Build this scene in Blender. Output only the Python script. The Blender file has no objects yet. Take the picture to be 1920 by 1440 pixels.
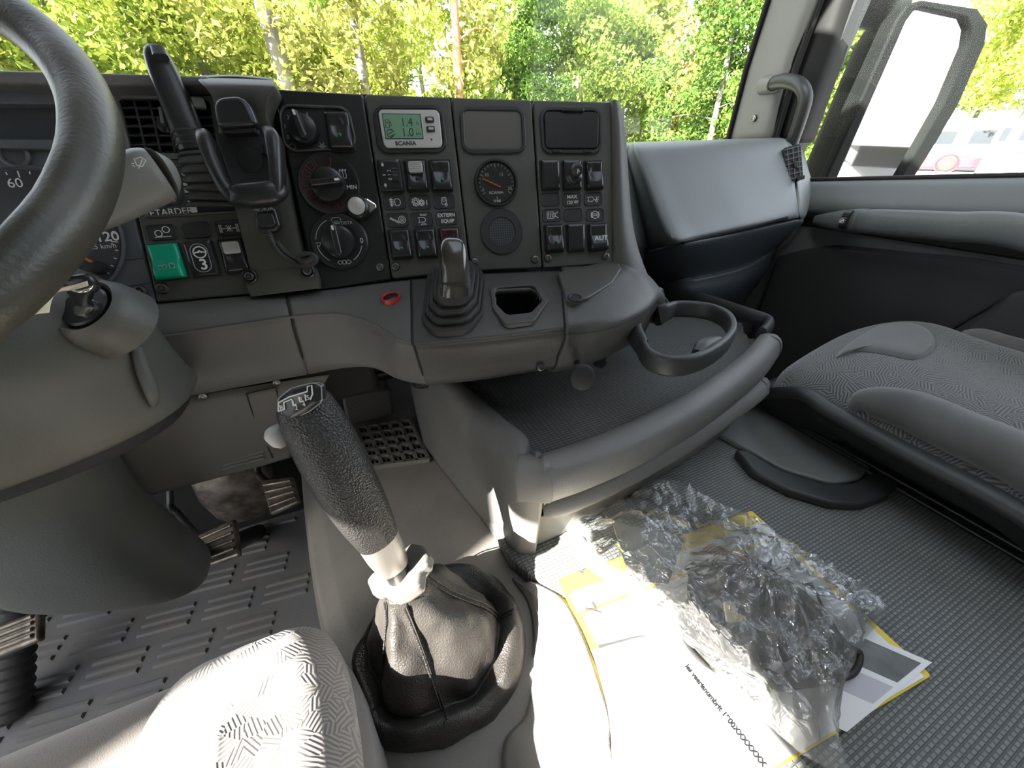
import bpy, bmesh, math, random
from mathutils import Vector as V, Matrix, noise
sc = bpy.context.scene
COL = sc.collection
rad = math.radians
random.seed(7)

# ------------------------------------------------------------------ camera
YAW, PITCH, ROLL, FPX = rad(24), rad(32), rad(-1), 721.0
EYE = V((0, 0, 1.2))
_f = V((math.sin(YAW)*math.cos(PITCH), math.cos(YAW)*math.cos(PITCH), -math.sin(PITCH)))
_r0 = V((math.cos(YAW), -math.sin(YAW), 0)); _u0 = _r0.cross(_f)
_r = _r0*math.cos(ROLL) + _u0*math.sin(ROLL)
_u = _u0*math.cos(ROLL) - _r0*math.sin(ROLL)
cam = bpy.data.cameras.new('camera')
cam.sensor_fit = 'HORIZONTAL'; cam.sensor_width = 36; cam.lens = FPX*36/1920
cam.clip_start = 0.01; cam.clip_end = 500
camo = bpy.data.objects.new('camera', cam); COL.objects.link(camo)
camo.matrix_world = Matrix((( _r.x, _u.x, -_f.x, EYE.x), (_r.y, _u.y, -_f.y, EYE.y), (_r.z, _u.z, -_f.z, EYE.z), (0, 0, 0, 1)))
sc.camera = camo

# ------------------------------------------------------------------ sky, sun, exposure
SUN_TRAVEL = V((1.0, 0.35, -0.68)).normalized()
w = bpy.data.worlds.new('sky'); sc.world = w; w.use_nodes = True
nt = w.node_tree; nt.nodes.clear()
wo = nt.nodes.new('ShaderNodeOutputWorld'); bg = nt.nodes.new('ShaderNodeBackground')
sky = nt.nodes.new('ShaderNodeTexSky'); sky.sky_type = 'NISHITA'; sky.sun_disc = False
sky.sun_elevation = math.asin(-SUN_TRAVEL.z); sky.sun_rotation = math.atan2(-SUN_TRAVEL.x, -SUN_TRAVEL.y)
sky.air_density = 1.0; sky.dust_density = 3.0; sky.ozone_density = 1.0
bg.inputs['Strength'].default_value = 0.95
hsv = nt.nodes.new('ShaderNodeHueSaturation'); hsv.inputs['Saturation'].default_value = .38
nt.links.new(sky.outputs[0], hsv.inputs['Color']); nt.links.new(hsv.outputs[0], bg.inputs[0]); nt.links.new(bg.outputs[0], wo.inputs[0])
sl = bpy.data.lights.new('sun', 'SUN'); sl.energy = 50.0; sl.angle = rad(0.53); sl.color = (1, .95, .87)
slo = bpy.data.objects.new('sun', sl); COL.objects.link(slo)
slo.rotation_euler = SUN_TRAVEL.to_track_quat('-Z', 'Y').to_euler(); slo.location = (-6, 1, 8)
vs = sc.view_settings
vs.view_transform = 'Standard'; vs.look = 'None'; vs.gamma = 1.0; vs.use_curve_mapping = False
vs.exposure = 0.28

# ------------------------------------------------------------------ measuring helpers: a picture point and one known coordinate give a place
def ray(x, y): return _f + _r*((x-960)/FPX) - _u*((y-720)/FPX)
def DP(x, y, d): return EYE + ray(x, y)*d
def ZP(x, y, z): r = ray(x, y); return EYE + r*((z-EYE.z)/r.z)
def XP(x, y, v): r = ray(x, y); return EYE + r*((v-EYE.x)/r.x)
def YP(x, y, v): r = ray(x, y); return EYE + r*((v-EYE.y)/r.y)
class Fr:
    def __init__(s, o, u, v):
        s.o, s.u, s.v = V(o), V(u).normalized(), V(v).normalized(); s.n = s.u.cross(s.v).normalized()
    def at(s, px, py, h=0):
        r = ray(px, py); p0 = s.o + s.n*h
        return EYE + r*((p0-EYE).dot(s.n)/r.dot(s.n))
    def uv(s, px, py, h=0):
        q = s.at(px, py, h)-s.o; return V((q.dot(s.u), q.dot(s.v)))
    def w(s, u, v, h=0): return s.o + s.u*u + s.v*v + s.n*h
    def M(s, u=0, v=0, h=0, rot=0):
        o = s.w(u, v, h)
        a = s.u*math.cos(rot)+s.v*math.sin(rot); b = s.v*math.cos(rot)-s.u*math.sin(rot)
        return Matrix(((a.x, b.x, s.n.x, o.x), (a.y, b.y, s.n.y, o.y), (a.z, b.z, s.n.z, o.z), (0, 0, 0, 1)))
def tilted(o, al, ta):
    al, ta = rad(al), rad(ta)
    u = V((math.cos(al), math.sin(al), 0)); h = V((-math.sin(al), math.cos(al), 0))
    return Fr(o, u, V((0, 0, 1))*math.cos(ta)+h*math.sin(ta))

# ------------------------------------------------------------------ object helpers
PW = {}
def link(name, data, mat=None, parent=None, M=None):
    o = bpy.data.objects.new(name, data); COL.objects.link(o)
    M = M or Matrix.Identity(4)
    if mat is not None and hasattr(data, 'materials') and len(data.materials) == 0: data.materials.append(mat)
    if parent is not None:
        o.parent = parent; o.matrix_parent_inverse = PW[parent.name].inverted()
    o.matrix_basis = M; PW[o.name] = M.copy()
    return o
def tag(o, label=None, cat=None, group=None, kind=None):
    if label: o['label'] = label
    if cat: o['category'] = cat
    if group: o['group'] = group
    if kind: o['kind'] = kind
    return o
def thing(name, label, cat, loc, group=None):
    o = link(name, None, None, None, Matrix.Translation(V(loc))); o.empty_display_size = .02
    return tag(o, label, cat, group)
def finish(me, smooth, ang=35):
    if smooth:
        me.polygons.foreach_set('use_smooth', [True]*len(me.polygons))
        me.set_sharp_from_angle(angle=rad(ang))
    me.update()
def fixn(me):
    bm = bmesh.new(); bm.from_mesh(me); bmesh.ops.recalc_face_normals(bm, faces=bm.faces); bm.to_mesh(me); bm.free()
def mods(o, bevel=0, segs=2, solid=0, subd=0, off=-1):
    if solid:
        m = o.modifiers.new('thick', 'SOLIDIFY'); m.thickness = solid; m.offset = off; m.use_even_offset = False
    if bevel:
        m = o.modifiers.new('round', 'BEVEL'); m.width = bevel; m.segments = segs; m.limit_method = 'ANGLE'; m.angle_limit = rad(40); m.harden_normals = False
    if subd:
        m = o.modifiers.new('sub', 'SUBSURF'); m.levels = subd; m.render_levels = subd
    return o
def mesh(name, verts, faces, mat, parent=None, smooth=True, bevel=0, segs=2, solid=0, subd=0, ang=35, fix=True, off=-1):
    """verts in world space; the object's origin is put at the middle of its underside"""
    verts = [V(p) for p in verts]
    c = V((sum(p.x for p in verts)/len(verts), sum(p.y for p in verts)/len(verts), min(p.z for p in verts)))
    me = bpy.data.meshes.new(name); me.from_pydata([p-c for p in verts], [], faces)
    if fix: fixn(me)
    finish(me, smooth, ang)
    return mods(link(name, me, mat, parent, Matrix.Translation(c)), bevel, segs, solid, subd, off)
def lmesh(name, verts, faces, smooth=True, ang=35, fix=True):
    me = bpy.data.meshes.new(name); me.from_pydata([V(p) for p in verts], [], faces)
    if fix: fixn(me)
    finish(me, smooth, ang); return me
def cr(pts, n, lin=False, closed=False):
    """n points along a smooth line through pts"""
    m = len(pts)
    if m == 1: return [pts[0].copy() for _ in range(n)]
    segs = m if closed else m-1
    out = []
    for i in range(n):
        t = i*segs/n if closed else i*segs/(n-1)
        k = min(int(t), segs-1); a = t-k
        if closed: p0, p1, p2, p3 = (pts[(k+j) % m] for j in (-1, 0, 1, 2))
        else: p0, p1, p2, p3 = pts[max(k-1, 0)], pts[k], pts[min(k+1, m-1)], pts[min(k+2, m-1)]
        if lin: out.append(p1.lerp(p2, a))
        else: out.append(.5*((2*p1)+(p2-p0)*a+(2*p0-5*p1+4*p2-p3)*a*a+(3*p1-p0-3*p2+p3)*a**3))
    return out
def grid_faces(nv, nu, cu=False, cv=False):
    f = []
    for i in range(nv if cv else nv-1):
        for j in range(nu if cu else nu-1):
            a, b = (i+1) % nv, (j+1) % nu
            f.append((i*nu+j, i*nu+b, a*nu+b, a*nu+j))
    return f
def loft_pts(rows, nu, nv, linu=False, linv=False, cu=False):
    R = [cr([V(p) for p in r], nu, linu, cu) for r in rows]
    C = [cr([R[i][j] for i in range(len(R))], nv, linv) for j in range(nu)]
    return [C[j][i] for i in range(nv) for j in range(nu)]
def toward_eye(o):
    """turn a sheet's faces so that their front is on the side of the cab's middle"""
    me = o.data; c = o.matrix_basis.translation
    s = sum((EYE-(p.center+c)).dot(p.normal)*p.area for p in me.polygons)
    if s < 0: me.flip_normals()
    return o
def loft(name, rows, nu, nv, mat, parent=None, linu=False, linv=False, solid=.006, ang=50, bump=None, bevel=0):
    P = loft_pts(rows, nu, nv, linu, linv)
    if bump: P = [bump(p) for p in P]
    o = mesh(name, P, grid_faces(nv, nu), mat, parent, solid=solid, ang=ang, bevel=bevel)
    return toward_eye(o)
def ring_loft(name, rings, mat, parent=None, n=28, nv=None, caps=True, ang=50, bump=None):
    """closed cross-sections joined into one body"""
    R = [cr([V(p) for p in r], n, closed=True) if len(r) != n else [V(p) for p in r] for r in rings]
    if nv:
        C = [cr([R[i][j] for i in range(len(R))], nv) for j in range(n)]
        R = [[C[j][i] for j in range(n)] for i in range(nv)]
    P = [p for r in R for p in r]
    if bump: P = [bump(p) for p in P]
    f = grid_faces(len(R), n, cu=True)
    if caps:
        f.append(tuple(range(n))); f.append(tuple(range((len(R)-1)*n, len(R)*n)))
    return mesh(name, P, f, mat, parent, ang=ang)
def ellipse_ring(c, a, b, n=24, p=2.0):
    """a, b half-axis vectors; p > 2 squares it up"""
    out = []
    for i in range(n):
        t = 2*math.pi*i/n; x, y = math.cos(t), math.sin(t)
        x = math.copysign(abs(x)**(2/p), x); y = math.copysign(abs(y)**(2/p), y)
        out.append(V(c)+V(a)*x+V(b)*y)
    return out
def tube_rings(pts, rads, n=12, flat=None, p=2.0):
    """rings along a line; rads float or (ra, rb); flat = vector that ra follows"""
    m = len(pts); rings = []
    up = V(flat) if flat is not None else None
    prev = None
    for i in range(m):
        t = (pts[min(i+1, m-1)]-pts[max(i-1, 0)]).normalized()
        if up is not None: a = (up-t*up.dot(t)).normalized()
        else:
            if prev is None: prev = t.orthogonal()
            a = (prev-t*prev.dot(t)).normalized(); prev = a
        b = t.cross(a).normalized()
        ra, rb = rads[i] if isinstance(rads[i], (tuple, list)) else (rads[i], rads[i])
        rings.append(ellipse_ring(pts[i], a*ra, b*rb, n, p))
    return rings
def tube(name, pts, rads, mat, parent=None, n=12, k=None, flat=None, p=2.0, bump=None):
    pts = [V(q) for q in pts]
    if not isinstance(rads, (list, tuple)): rads = [rads]*len(pts)
    if k:
        rr = [r if isinstance(r, (tuple, list)) else (r, r) for r in rads]
        rv = cr([V((r[0], r[1], 0)) for r in rr], k); rads = [(max(q.x, 1e-5), max(q.y, 1e-5)) for q in rv]; pts = cr(pts, k)
    return ring_loft(name, tube_rings(pts, rads, n, flat, p), mat, parent, n=n, bump=bump)
def round_poly(pts, r, seg=5):
    out = []; m = len(pts)
    for i in range(m):
        p0, p1, p2 = V(pts[i-1]), V(pts[i]), V(pts[(i+1) % m])
        rr = r[i] if isinstance(r, (list, tuple)) else r
        a, b = (p0-p1), (p2-p1); la, lb = a.length, b.length; a.normalize(); b.normalize()
        c = max(min(a.dot(b), .9999), -.9999); half = math.acos(c)/2
        L = min(rr/math.tan(half), la*.48, lb*.48)
        if rr <= 0 or L < 1e-6: out.append(p1); continue
        rr = L*math.tan(half)
        s, e = p1+a*L, p1+b*L; ce = p1+(a+b).normalized()*(rr/math.sin(half))
        for k in range(seg+1):
            q = s.lerp(e, k/seg)-ce; out.append(ce+q.normalized()*rr)
    return out
def rrect(cx, cy, w, h, r, seg=5):
    return round_poly([V((cx-w/2, cy-h/2)), V((cx+w/2, cy-h/2)), V((cx+w/2, cy+h/2)), V((cx-w/2, cy+h/2))], r, seg)
def slab_data(pts, h0, h1, taper=0, smooth=True):
    n = len(pts); c = sum((V((p[0], p[1])) for p in pts), V((0, 0)))/n
    top = [V((p[0], p[1])) for p in pts]
    if taper: top = [c+(p-c)*(1-taper/max((p-c).length, 1e-6)) for p in top]
    vs_ = [(p[0], p[1], h0) for p in pts]+[(p[0], p[1], h1) for p in top]
    fs = [tuple(range(n))[::-1], tuple(range(n, 2*n))]+[(i, (i+1) % n, n+(i+1) % n, n+i) for i in range(n)]
    return lmesh('slab', vs_, fs, smooth)
def slab(name, fr, pts, h0, h1, mat, parent=None, bevel=.001, segs=2, taper=0, smooth=True):
    n = len(pts); c = sum((V((p[0], p[1])) for p in pts), V((0, 0)))/n
    me = slab_data([V((p[0], p[1]))-c for p in pts], 0, h1-h0, taper, smooth); me.name = name
    return mods(link(name, me, mat, parent, fr.M(c.x, c.y, h0)), bevel, segs)
def ring_slab(name, fr, outer, inner, h0, h1, mat, parent=None, bevel=.0007, segs=2):
    n = len(outer); assert len(inner) == n
    c = sum((V((p[0], p[1])) for p in outer), V((0, 0)))/n
    L = [(o[0]-c.x, o[1]-c.y, h) for h in (0, h1-h0) for o in outer]+[(o[0]-c.x, o[1]-c.y, h) for h in (0, h1-h0) for o in inner]
    f = []
    for i in range(n):
        j = (i+1) % n
        f += [(i, j, n+j, n+i), (2*n+j, 2*n+i, 3*n+i, 3*n+j), (n+i, n+j, 3*n+j, 3*n+i), (j, i, 2*n+i, 2*n+j)]
    me = lmesh(name, L, f)
    return mods(link(name, me, mat, parent, fr.M(c.x, c.y, h0)), bevel, segs)
def lathe_data(prof, n=32, name='turned'):
    vs_, fs = [], []
    for r, h in prof:
        for i in range(n):
            t = 2*math.pi*i/n; vs_.append((r*math.cos(t), r*math.sin(t), h))
    fs = grid_faces(len(prof), n, cu=True)
    fs.append(tuple(range(n))); fs.append(tuple(range((len(prof)-1)*n, len(prof)*n)))
    return lmesh(name, vs_, fs, ang=38)
def lathe(name, fr, uv, prof, mat, parent=None, n=32, h=0):
    return link(name, lathe_data(prof, n, name), mat, parent, fr.M(uv[0], uv[1], h))
def strokes(name, fr, lines, wd, mat, parent=None, h=.0004, th=.0002):
    """flat printed lines in a frame's u, v"""
    vs_, fs = [], []
    for L in lines:
        L = [V(p) for p in L]; n = len(L)
        lf, rt = [], []
        for i in range(n):
            t = (L[min(i+1, n-1)]-L[max(i-1, 0)])
            if (L[0]-L[-1]).length < 1e-7 and n > 2 and i in (0, n-1): t = L[1]-L[-2]
            t = t.normalized() if t.length > 0 else V((1, 0)); q = V((-t.y, t.x))*wd/2
            lf.append(L[i]+q); rt.append(L[i]-q)
        b = len(vs_)
        for i in range(n):
            vs_ += [(lf[i].x, lf[i].y, 0), (rt[i].x, rt[i].y, 0), (lf[i].x, lf[i].y, th), (rt[i].x, rt[i].y, th)]
        for i in range(n-1):
            k = b+4*i
            fs += [(k+2, k+3, k+7, k+6), (k, k+2, k+6, k+4), (k+3, k+1, k+5, k+7), (k+1, k, k+4, k+5)]
        fs += [(b, b+1, b+3, b+2), (b+4*n-4, b+4*n-2, b+4*n-1, b+4*n-3)]
    return link(name, lmesh(name, vs_, fs, False), mat, parent, fr.M(0, 0, h))
def circ(cx, cy, r, a0=0, a1=360, n=20):
    return [V((cx+r*math.cos(rad(a0+(a1-a0)*i/n)), cy+r*math.sin(rad(a0+(a1-a0)*i/n)))) for i in range(n+1)]
def text(s, fr, uv, size, mat, parent=None, h=.0006, rot=0, name='lettering', align='CENTER', sx=1, bold=0):
    cu = bpy.data.curves.new(name, 'FONT'); cu.body = s; cu.size = size; cu.extrude = .00008
    cu.align_x = align; cu.align_y = 'CENTER'; cu.offset = bold; cu.resolution_u = 4
    return link(name, cu, mat, parent, fr.M(uv[0], uv[1], h, rot) @ Matrix.Diagonal((sx, 1, 1, 1)))
def box_pts(x0, x1, y0, y1, z0, z1):
    return [(x, y, z) for z in (z0, z1) for y in (y0, y1) for x in (x0, x1)]
BOXF = [(0, 1, 3, 2), (4, 6, 7, 5), (0, 4, 5, 1), (2, 3, 7, 6), (0, 2, 6, 4), (1, 5, 7, 3)]
def box(name, x0, x1, y0, y1, z0, z1, mat, parent=None, bevel=.003, segs=2):
    return mesh(name, box_pts(x0, x1, y0, y1, z0, z1), BOXF, mat, parent, bevel=bevel, segs=segs, smooth=True)

# ------------------------------------------------------------------ materials
MATS = {}
def M_(name): return MATS[name]
def material(name, col, rough=.5, metal=0, bump=0, bscale=400, var=0, vscale=8, spec=.5, sheen=0, coat=0, emit=None, kind='noise', tint=None):
    m = bpy.data.materials.new(name); m.use_nodes = True; MATS[name] = m
    n, l = m.node_tree.nodes, m.node_tree.links
    b = n['Principled BSDF']
    b.inputs['Base Color'].default_value = (*col, 1); b.inputs['Roughness'].default_value = rough
    b.inputs['Metallic'].default_value = metal; b.inputs['Specular IOR Level'].default_value = spec
    if sheen: b.inputs['Sheen Weight'].default_value = sheen
    if coat: b.inputs['Coat Weight'].default_value = coat; b.inputs['Coat Roughness'].default_value = .08
    if emit: b.inputs['Emission Color'].default_value = (*emit[0], 1); b.inputs['Emission Strength'].default_value = emit[1]
    tc = n.new('ShaderNodeTexCoord')
    if var:
        t = n.new('ShaderNodeTexNoise'); t.inputs['Scale'].default_value = vscale; t.inputs['Detail'].default_value = 5
        l.new(tc.outputs['Object'], t.inputs['Vector'])
        mx = n.new('ShaderNodeMix'); mx.data_type = 'RGBA'
        c2 = tint or tuple(c*(1-var) for c in col)
        mx.inputs['A'].default_value = (*[min(c*(1+var*.6), 1) for c in col], 1); mx.inputs['B'].default_value = (*c2, 1)
        rp = n.new('ShaderNodeMapRange'); rp.inputs[1].default_value = .35; rp.inputs[2].default_value = .65
        l.new(t.outputs['Fac'], rp.inputs[0]); l.new(rp.outputs[0], mx.inputs['Factor']); l.new(mx.outputs['Result'], b.inputs['Base Color'])
    if bump:
        if kind == 'noise':
            t = n.new('ShaderNodeTexNoise'); t.inputs['Detail'].default_value = 2; o = 'Fac'
        else:
            t = n.new('ShaderNodeTexVoronoi'); o = 'Distance'
        t.inputs['Scale'].default_value = bscale; l.new(tc.outputs['Object'], t.inputs['Vector'])
        bp = n.new('ShaderNodeBump'); bp.inputs['Strength'].default_value = bump; bp.inputs['Distance'].default_value = .001
        l.new(t.outputs[o], bp.inputs['Height']); l.new(bp.outputs[0], b.inputs['Normal'])
    return m
material('dash_grey', (.118, .113, .107), .5, bump=.35, bscale=700, var=.12, vscale=5)
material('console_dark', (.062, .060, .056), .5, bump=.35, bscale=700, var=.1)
material('unit_grey', (.150, .145, .136), .5, bump=.35, bscale=700, var=.1)
material('dash_blue_grey', (.128, .138, .137), .48, bump=.3, bscale=700, var=.06, vscale=5)
material('dash_lower_dark', (.045, .054, .062), .55, bump=.3, bscale=600, var=.1)
material('module', (.056, .055, .046), .55, bump=.25, bscale=900, var=.08)
material('black_plastic', (.014, .0145, .015), .35, bump=.1, bscale=900)
material('black_matte', (.010, .010, .010), .7)
material('switch_black', (.016, .0165, .017), .28)
material('plate_dark', (.022, .023, .023), .45)
material('cluster_grey', (.075, .08, .088), .5, bump=.2, bscale=900)
material('cluster_dark', (.028, .031, .036), .4)
material('rubber', (.032, .031, .030), .62, bump=.2, bscale=500, var=.2)
material('print_white', (.62, .62, .60), .6)
material('print_grey', (.30, .30, .29), .6)
material('print_red', (.16, .018, .022), .6)
material('green_switch', (.0, .30, .17), .32, var=.08)
material('green_lamp', (.004, .12, .085), .25)
material('red_switch', (.035, .009, .012), .3)
material('red_ring', (.52, .05, .035), .35)
material('slider_grey', (.42, .41, .39), .45)
material('silver_plastic', (.46, .45, .42), .38, metal=.25)
material('chrome', (.75, .74, .72), .16, metal=1)
material('steel', (.20, .195, .185), .35, metal=1, var=.3, vscale=60)
material('bare_metal', (.22, .19, .16), .42, metal=.8, var=.5, vscale=40, bump=.3, bscale=90)
material('lcd', (.13, .24, .15), .3, emit=((.16, .34, .2), .06))
material('lcd_ink', (.012, .035, .022), .5)
material('blank_screen', (.105, .095, .085), .22)
material('dial_black', (.012, .012, .013), .5)
material('orange', (.62, .13, .03), .45)
material('wheel_leather', (.026, .026, .021), .42, bump=.25, bscale=350, var=.35, vscale=18, tint=(.060, .053, .042))
material('column_grey', (.074, .082, .080), .5, bump=.35, bscale=600, var=.16, vscale=6, tint=(.082, .076, .060))
material('stalk_grey', (.135, .132, .118), .45, bump=.2, bscale=600)
material('leather', (.020, .019, .018), .40, bump=.8, bscale=560, kind='voronoi', var=.2)
material('boot_leather', (.032, .029, .026), .42, bump=.45, bscale=560, kind='voronoi', var=.25, vscale=20)
material('metal_grey', (.26, .24, .22), .38, metal=.65, bump=.1, bscale=900)
material('lever_gloss', (.045, .040, .034), .2, coat=.5, var=.4, vscale=45, bump=.25, bscale=40)
material('tunnel_grey', (.20, .185, .166), .58, bump=.45, bscale=600, var=.12, vscale=10)
material('knee_grey', (.128, .118, .108), .55, bump=.25, bscale=700, var=.1)
material('floor_rubber', (.082, .083, .088), .6, bump=.3, bscale=200, var=.35, vscale=14, tint=(.115, .108, .098))
material('carpet_dark', (.012, .012, .012), .9, bump=.5, bscale=300)
material('pillar_grey', (.130, .130, .118), .55, bump=.2, bscale=600)
material('headliner', (.25, .245, .235), .9)
material('door_dark', (.022, .024, .025), .6, bump=.35, bscale=500, var=.1)
material('door_top', (.082, .090, .090), .5, bump=.3, bscale=600)
material('armrest_grey', (.085, .092, .090), .55, bump=.6, bscale=160, var=.1)
material('seal_black', (.008, .008, .008), .6, spec=.2)
material('flap_grey', (.16, .168, .164), .5, bump=.3, bscale=400, var=.12)
material('seat_shell', (.030, .032, .032), .5, bump=.2, bscale=500)
material('velour', (.105, .105, .102), .95, sheen=.5, bump=.5, bscale=900, var=.18, vscale=14)
material('driver_velour', (.12, .108, .10), .95, sheen=.4, bump=.5, bscale=900, var=.18, vscale=14)
material('yellow_card', (.80, .60, .05), .5)
material('paper', (.80, .80, .80), .7)
material('paper_print', (.16, .17, .17), .7, var=.3, vscale=30)
material('paper_tint', (.52, .51, .56), .7)
material('ink', (.05, .05, .055), .8)
material('plate_gun', (.19, .21, .21), .4, metal=.4, bump=.2, bscale=200)
material('clip_cream', (.62, .55, .30), .5)
material('print_black', (.004, .004, .005), .8)
material('mirror_shell', (.008, .009, .009), .7, spec=.12)
material('copper_wire', (.45, .20, .10), .4, metal=.6)
material('cloth_tag', (.72, .66, .50), .8)
material('bark_grey', (.17, .155, .125), .9, bump=.8, bscale=12, var=.4, vscale=4)
material('bark_pine', (.40, .20, .10), .9, bump=.8, bscale=12, var=.35, vscale=4)
material('bark_birch', (.62, .60, .55), .8, var=.5, vscale=9, tint=(.08, .08, .08))
material('asphalt', (.34, .34, .33), .9, bump=.4, bscale=60, var=.1, vscale=.6)
material('meadow', (.075, .14, .025), .95, bump=.6, bscale=20, var=.5, vscale=1.5, tint=(.14, .15, .05))
material('paint_white', (.80, .80, .80), .3, coat=.4)
material('paint_red', (.55, .02, .03), .3, coat=.4)
material('dark_glass', (.03, .035, .04), .1)
material('tyre', (.02, .02, .02), .8)
material('wood_red', (.22, .07, .045), .8)
material('house_white', (.72, .72, .70), .8)
material('mirror_glass', (.92, .93, .93), .02, metal=1)
material('housing_dark', (.020, .023, .022), .45, bump=.1, bscale=300)

def leaf_mat(name, col, col2, trans):
    m = bpy.data.materials.new(name); m.use_nodes = True; MATS[name] = m
    n, l = m.node_tree.nodes, m.node_tree.links; n.clear()
    o = n.new('ShaderNodeOutputMaterial'); d = n.new('ShaderNodeBsdfDiffuse'); t = n.new('ShaderNodeBsdfTranslucent'); mx = n.new('ShaderNodeMixShader')
    g = n.new('ShaderNodeNewGeometry'); r = n.new('ShaderNodeMix'); r.data_type = 'RGBA'
    r.inputs['A'].default_value = (*col, 1); r.inputs['B'].default_value = (*col2, 1)
    l.new(g.outputs['Random Per Island'], r.inputs['Factor'])
    l.new(r.outputs['Result'], d.inputs[0]); l.new(r.outputs['Result'], t.inputs[0])
    mx.inputs[0].default_value = trans
    l.new(d.outputs[0], mx.inputs[1]); l.new(t.outputs[0], mx.inputs[2]); l.new(mx.outputs[0], o.inputs[0])
leaf_mat('leaf_light', (.20, .28, .04), (.46, .48, .10), .5)
leaf_mat('leaf_mid', (.13, .22, .04), (.31, .37, .075), .5)
leaf_mat('leaf_dark', (.055, .12, .025), (.16, .25, .05), .45)
leaf_mat('needle_olive', (.16, .17, .04), (.34, .33, .09), .45)

def clear_mat(name, tint, gloss, rough, dust=0, bump=0, bscale=30, fres=1.45):
    """thin clear sheet: looks through, with a mirror-like sheen that grows at a slant"""
    m = bpy.data.materials.new(name); m.use_nodes = True; MATS[name] = m
    n, l = m.node_tree.nodes, m.node_tree.links; n.clear()
    o = n.new('ShaderNodeOutputMaterial'); t = n.new('ShaderNodeBsdfTransparent'); t.inputs[0].default_value = (*tint, 1)
    g = n.new('ShaderNodeBsdfGlossy'); g.inputs['Roughness'].default_value = rough
    f = n.new('ShaderNodeFresnel'); f.inputs['IOR'].default_value = fres
    mu = n.new('ShaderNodeMath'); mu.operation = 'MULTIPLY'; mu.inputs[1].default_value = gloss
    mx = n.new('ShaderNodeMixShader'); l.new(f.outputs[0], mu.inputs[0]); l.new(mu.outputs[0], mx.inputs[0])
    l.new(t.outputs[0], mx.inputs[1]); l.new(g.outputs[0], mx.inputs[2])
    out = mx
    if dust:
        d = n.new('ShaderNodeBsdfDiffuse'); d.inputs[0].default_value = (.8, .8, .78, 1)
        m2 = n.new('ShaderNodeMixShader'); m2.inputs[0].default_value = dust
        l.new(mx.outputs[0], m2.inputs[1]); l.new(d.outputs[0], m2.inputs[2]); out = m2
    if bump:
        tc = n.new('ShaderNodeTexCoord'); tx = n.new('ShaderNodeTexNoise'); tx.inputs['Scale'].default_value = bscale; tx.inputs['Detail'].default_value = 3; tx.inputs['Distortion'].default_value = 1.2
        bp = n.new('ShaderNodeBump'); bp.inputs['Strength'].default_value = bump; bp.inputs['Distance'].default_value = .01
        l.new(tc.outputs['Object'], tx.inputs['Vector']); l.new(tx.outputs['Fac'], bp.inputs['Height'])
        l.new(bp.outputs[0], g.inputs['Normal']); l.new(bp.outputs[0], f.inputs['Normal'])
    l.new(out.outputs[0], o.inputs[0])
clear_mat('window_glass', (.94, .97, .95), .8, .0, dust=.02)
clear_mat('door_glass', (.95, .97, .96), .14, .0, dust=.003)
clear_mat('gauge_lens', (.97, .97, .97), .6, .02)
clear_mat('bag_film', (.88, .90, .91), 1.0, .05, dust=.17, bump=.5, bscale=40, fres=2.1)

def weave_mat(name, col, sx, sy, dark, rough=.7, bump=.8, rot=0):
    """moulded rubber or woven cloth: rows of small raised oblongs"""
    m = material(name, col, rough); n, l = m.node_tree.nodes, m.node_tree.links; b = n['Principled BSDF']
    tc = n.new('ShaderNodeTexCoord'); mp = n.new('ShaderNodeMapping'); mp.inputs['Scale'].default_value = (sx, sy, 1); mp.inputs['Rotation'].default_value = (0, 0, rot)
    br = n.new('ShaderNodeTexBrick'); br.inputs['Scale'].default_value = 1; br.inputs['Mortar Size'].default_value = .12; br.inputs['Mortar Smooth'].default_value = .6
    br.offset = 0; br.inputs['Brick Width'].default_value = 1.0; br.inputs['Row Height'].default_value = .5
    br.inputs['Color1'].default_value = (*col, 1); br.inputs['Color2'].default_value = (*[c*.86 for c in col], 1); br.inputs['Mortar'].default_value = (*dark, 1)
    l.new(tc.outputs['Object'], mp.inputs[0]); l.new(mp.outputs[0], br.inputs['Vector']); l.new(br.outputs['Color'], b.inputs['Base Color'])
    bp = n.new('ShaderNodeBump'); bp.inputs['Strength'].default_value = bump; bp.inputs['Distance'].default_value = .0012; bp.invert = True
    l.new(br.outputs['Fac'], bp.inputs['Height']); l.new(bp.outputs[0], b.inputs['Normal'])
    return m
weave_mat('tunnel_mat', (.215, .226, .218), 130, 100, (.10, .106, .102), rot=rad(0))
weave_mat('tray_mat', (.110, .110, .104), 140, 105, (.040, .040, .038))
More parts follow.
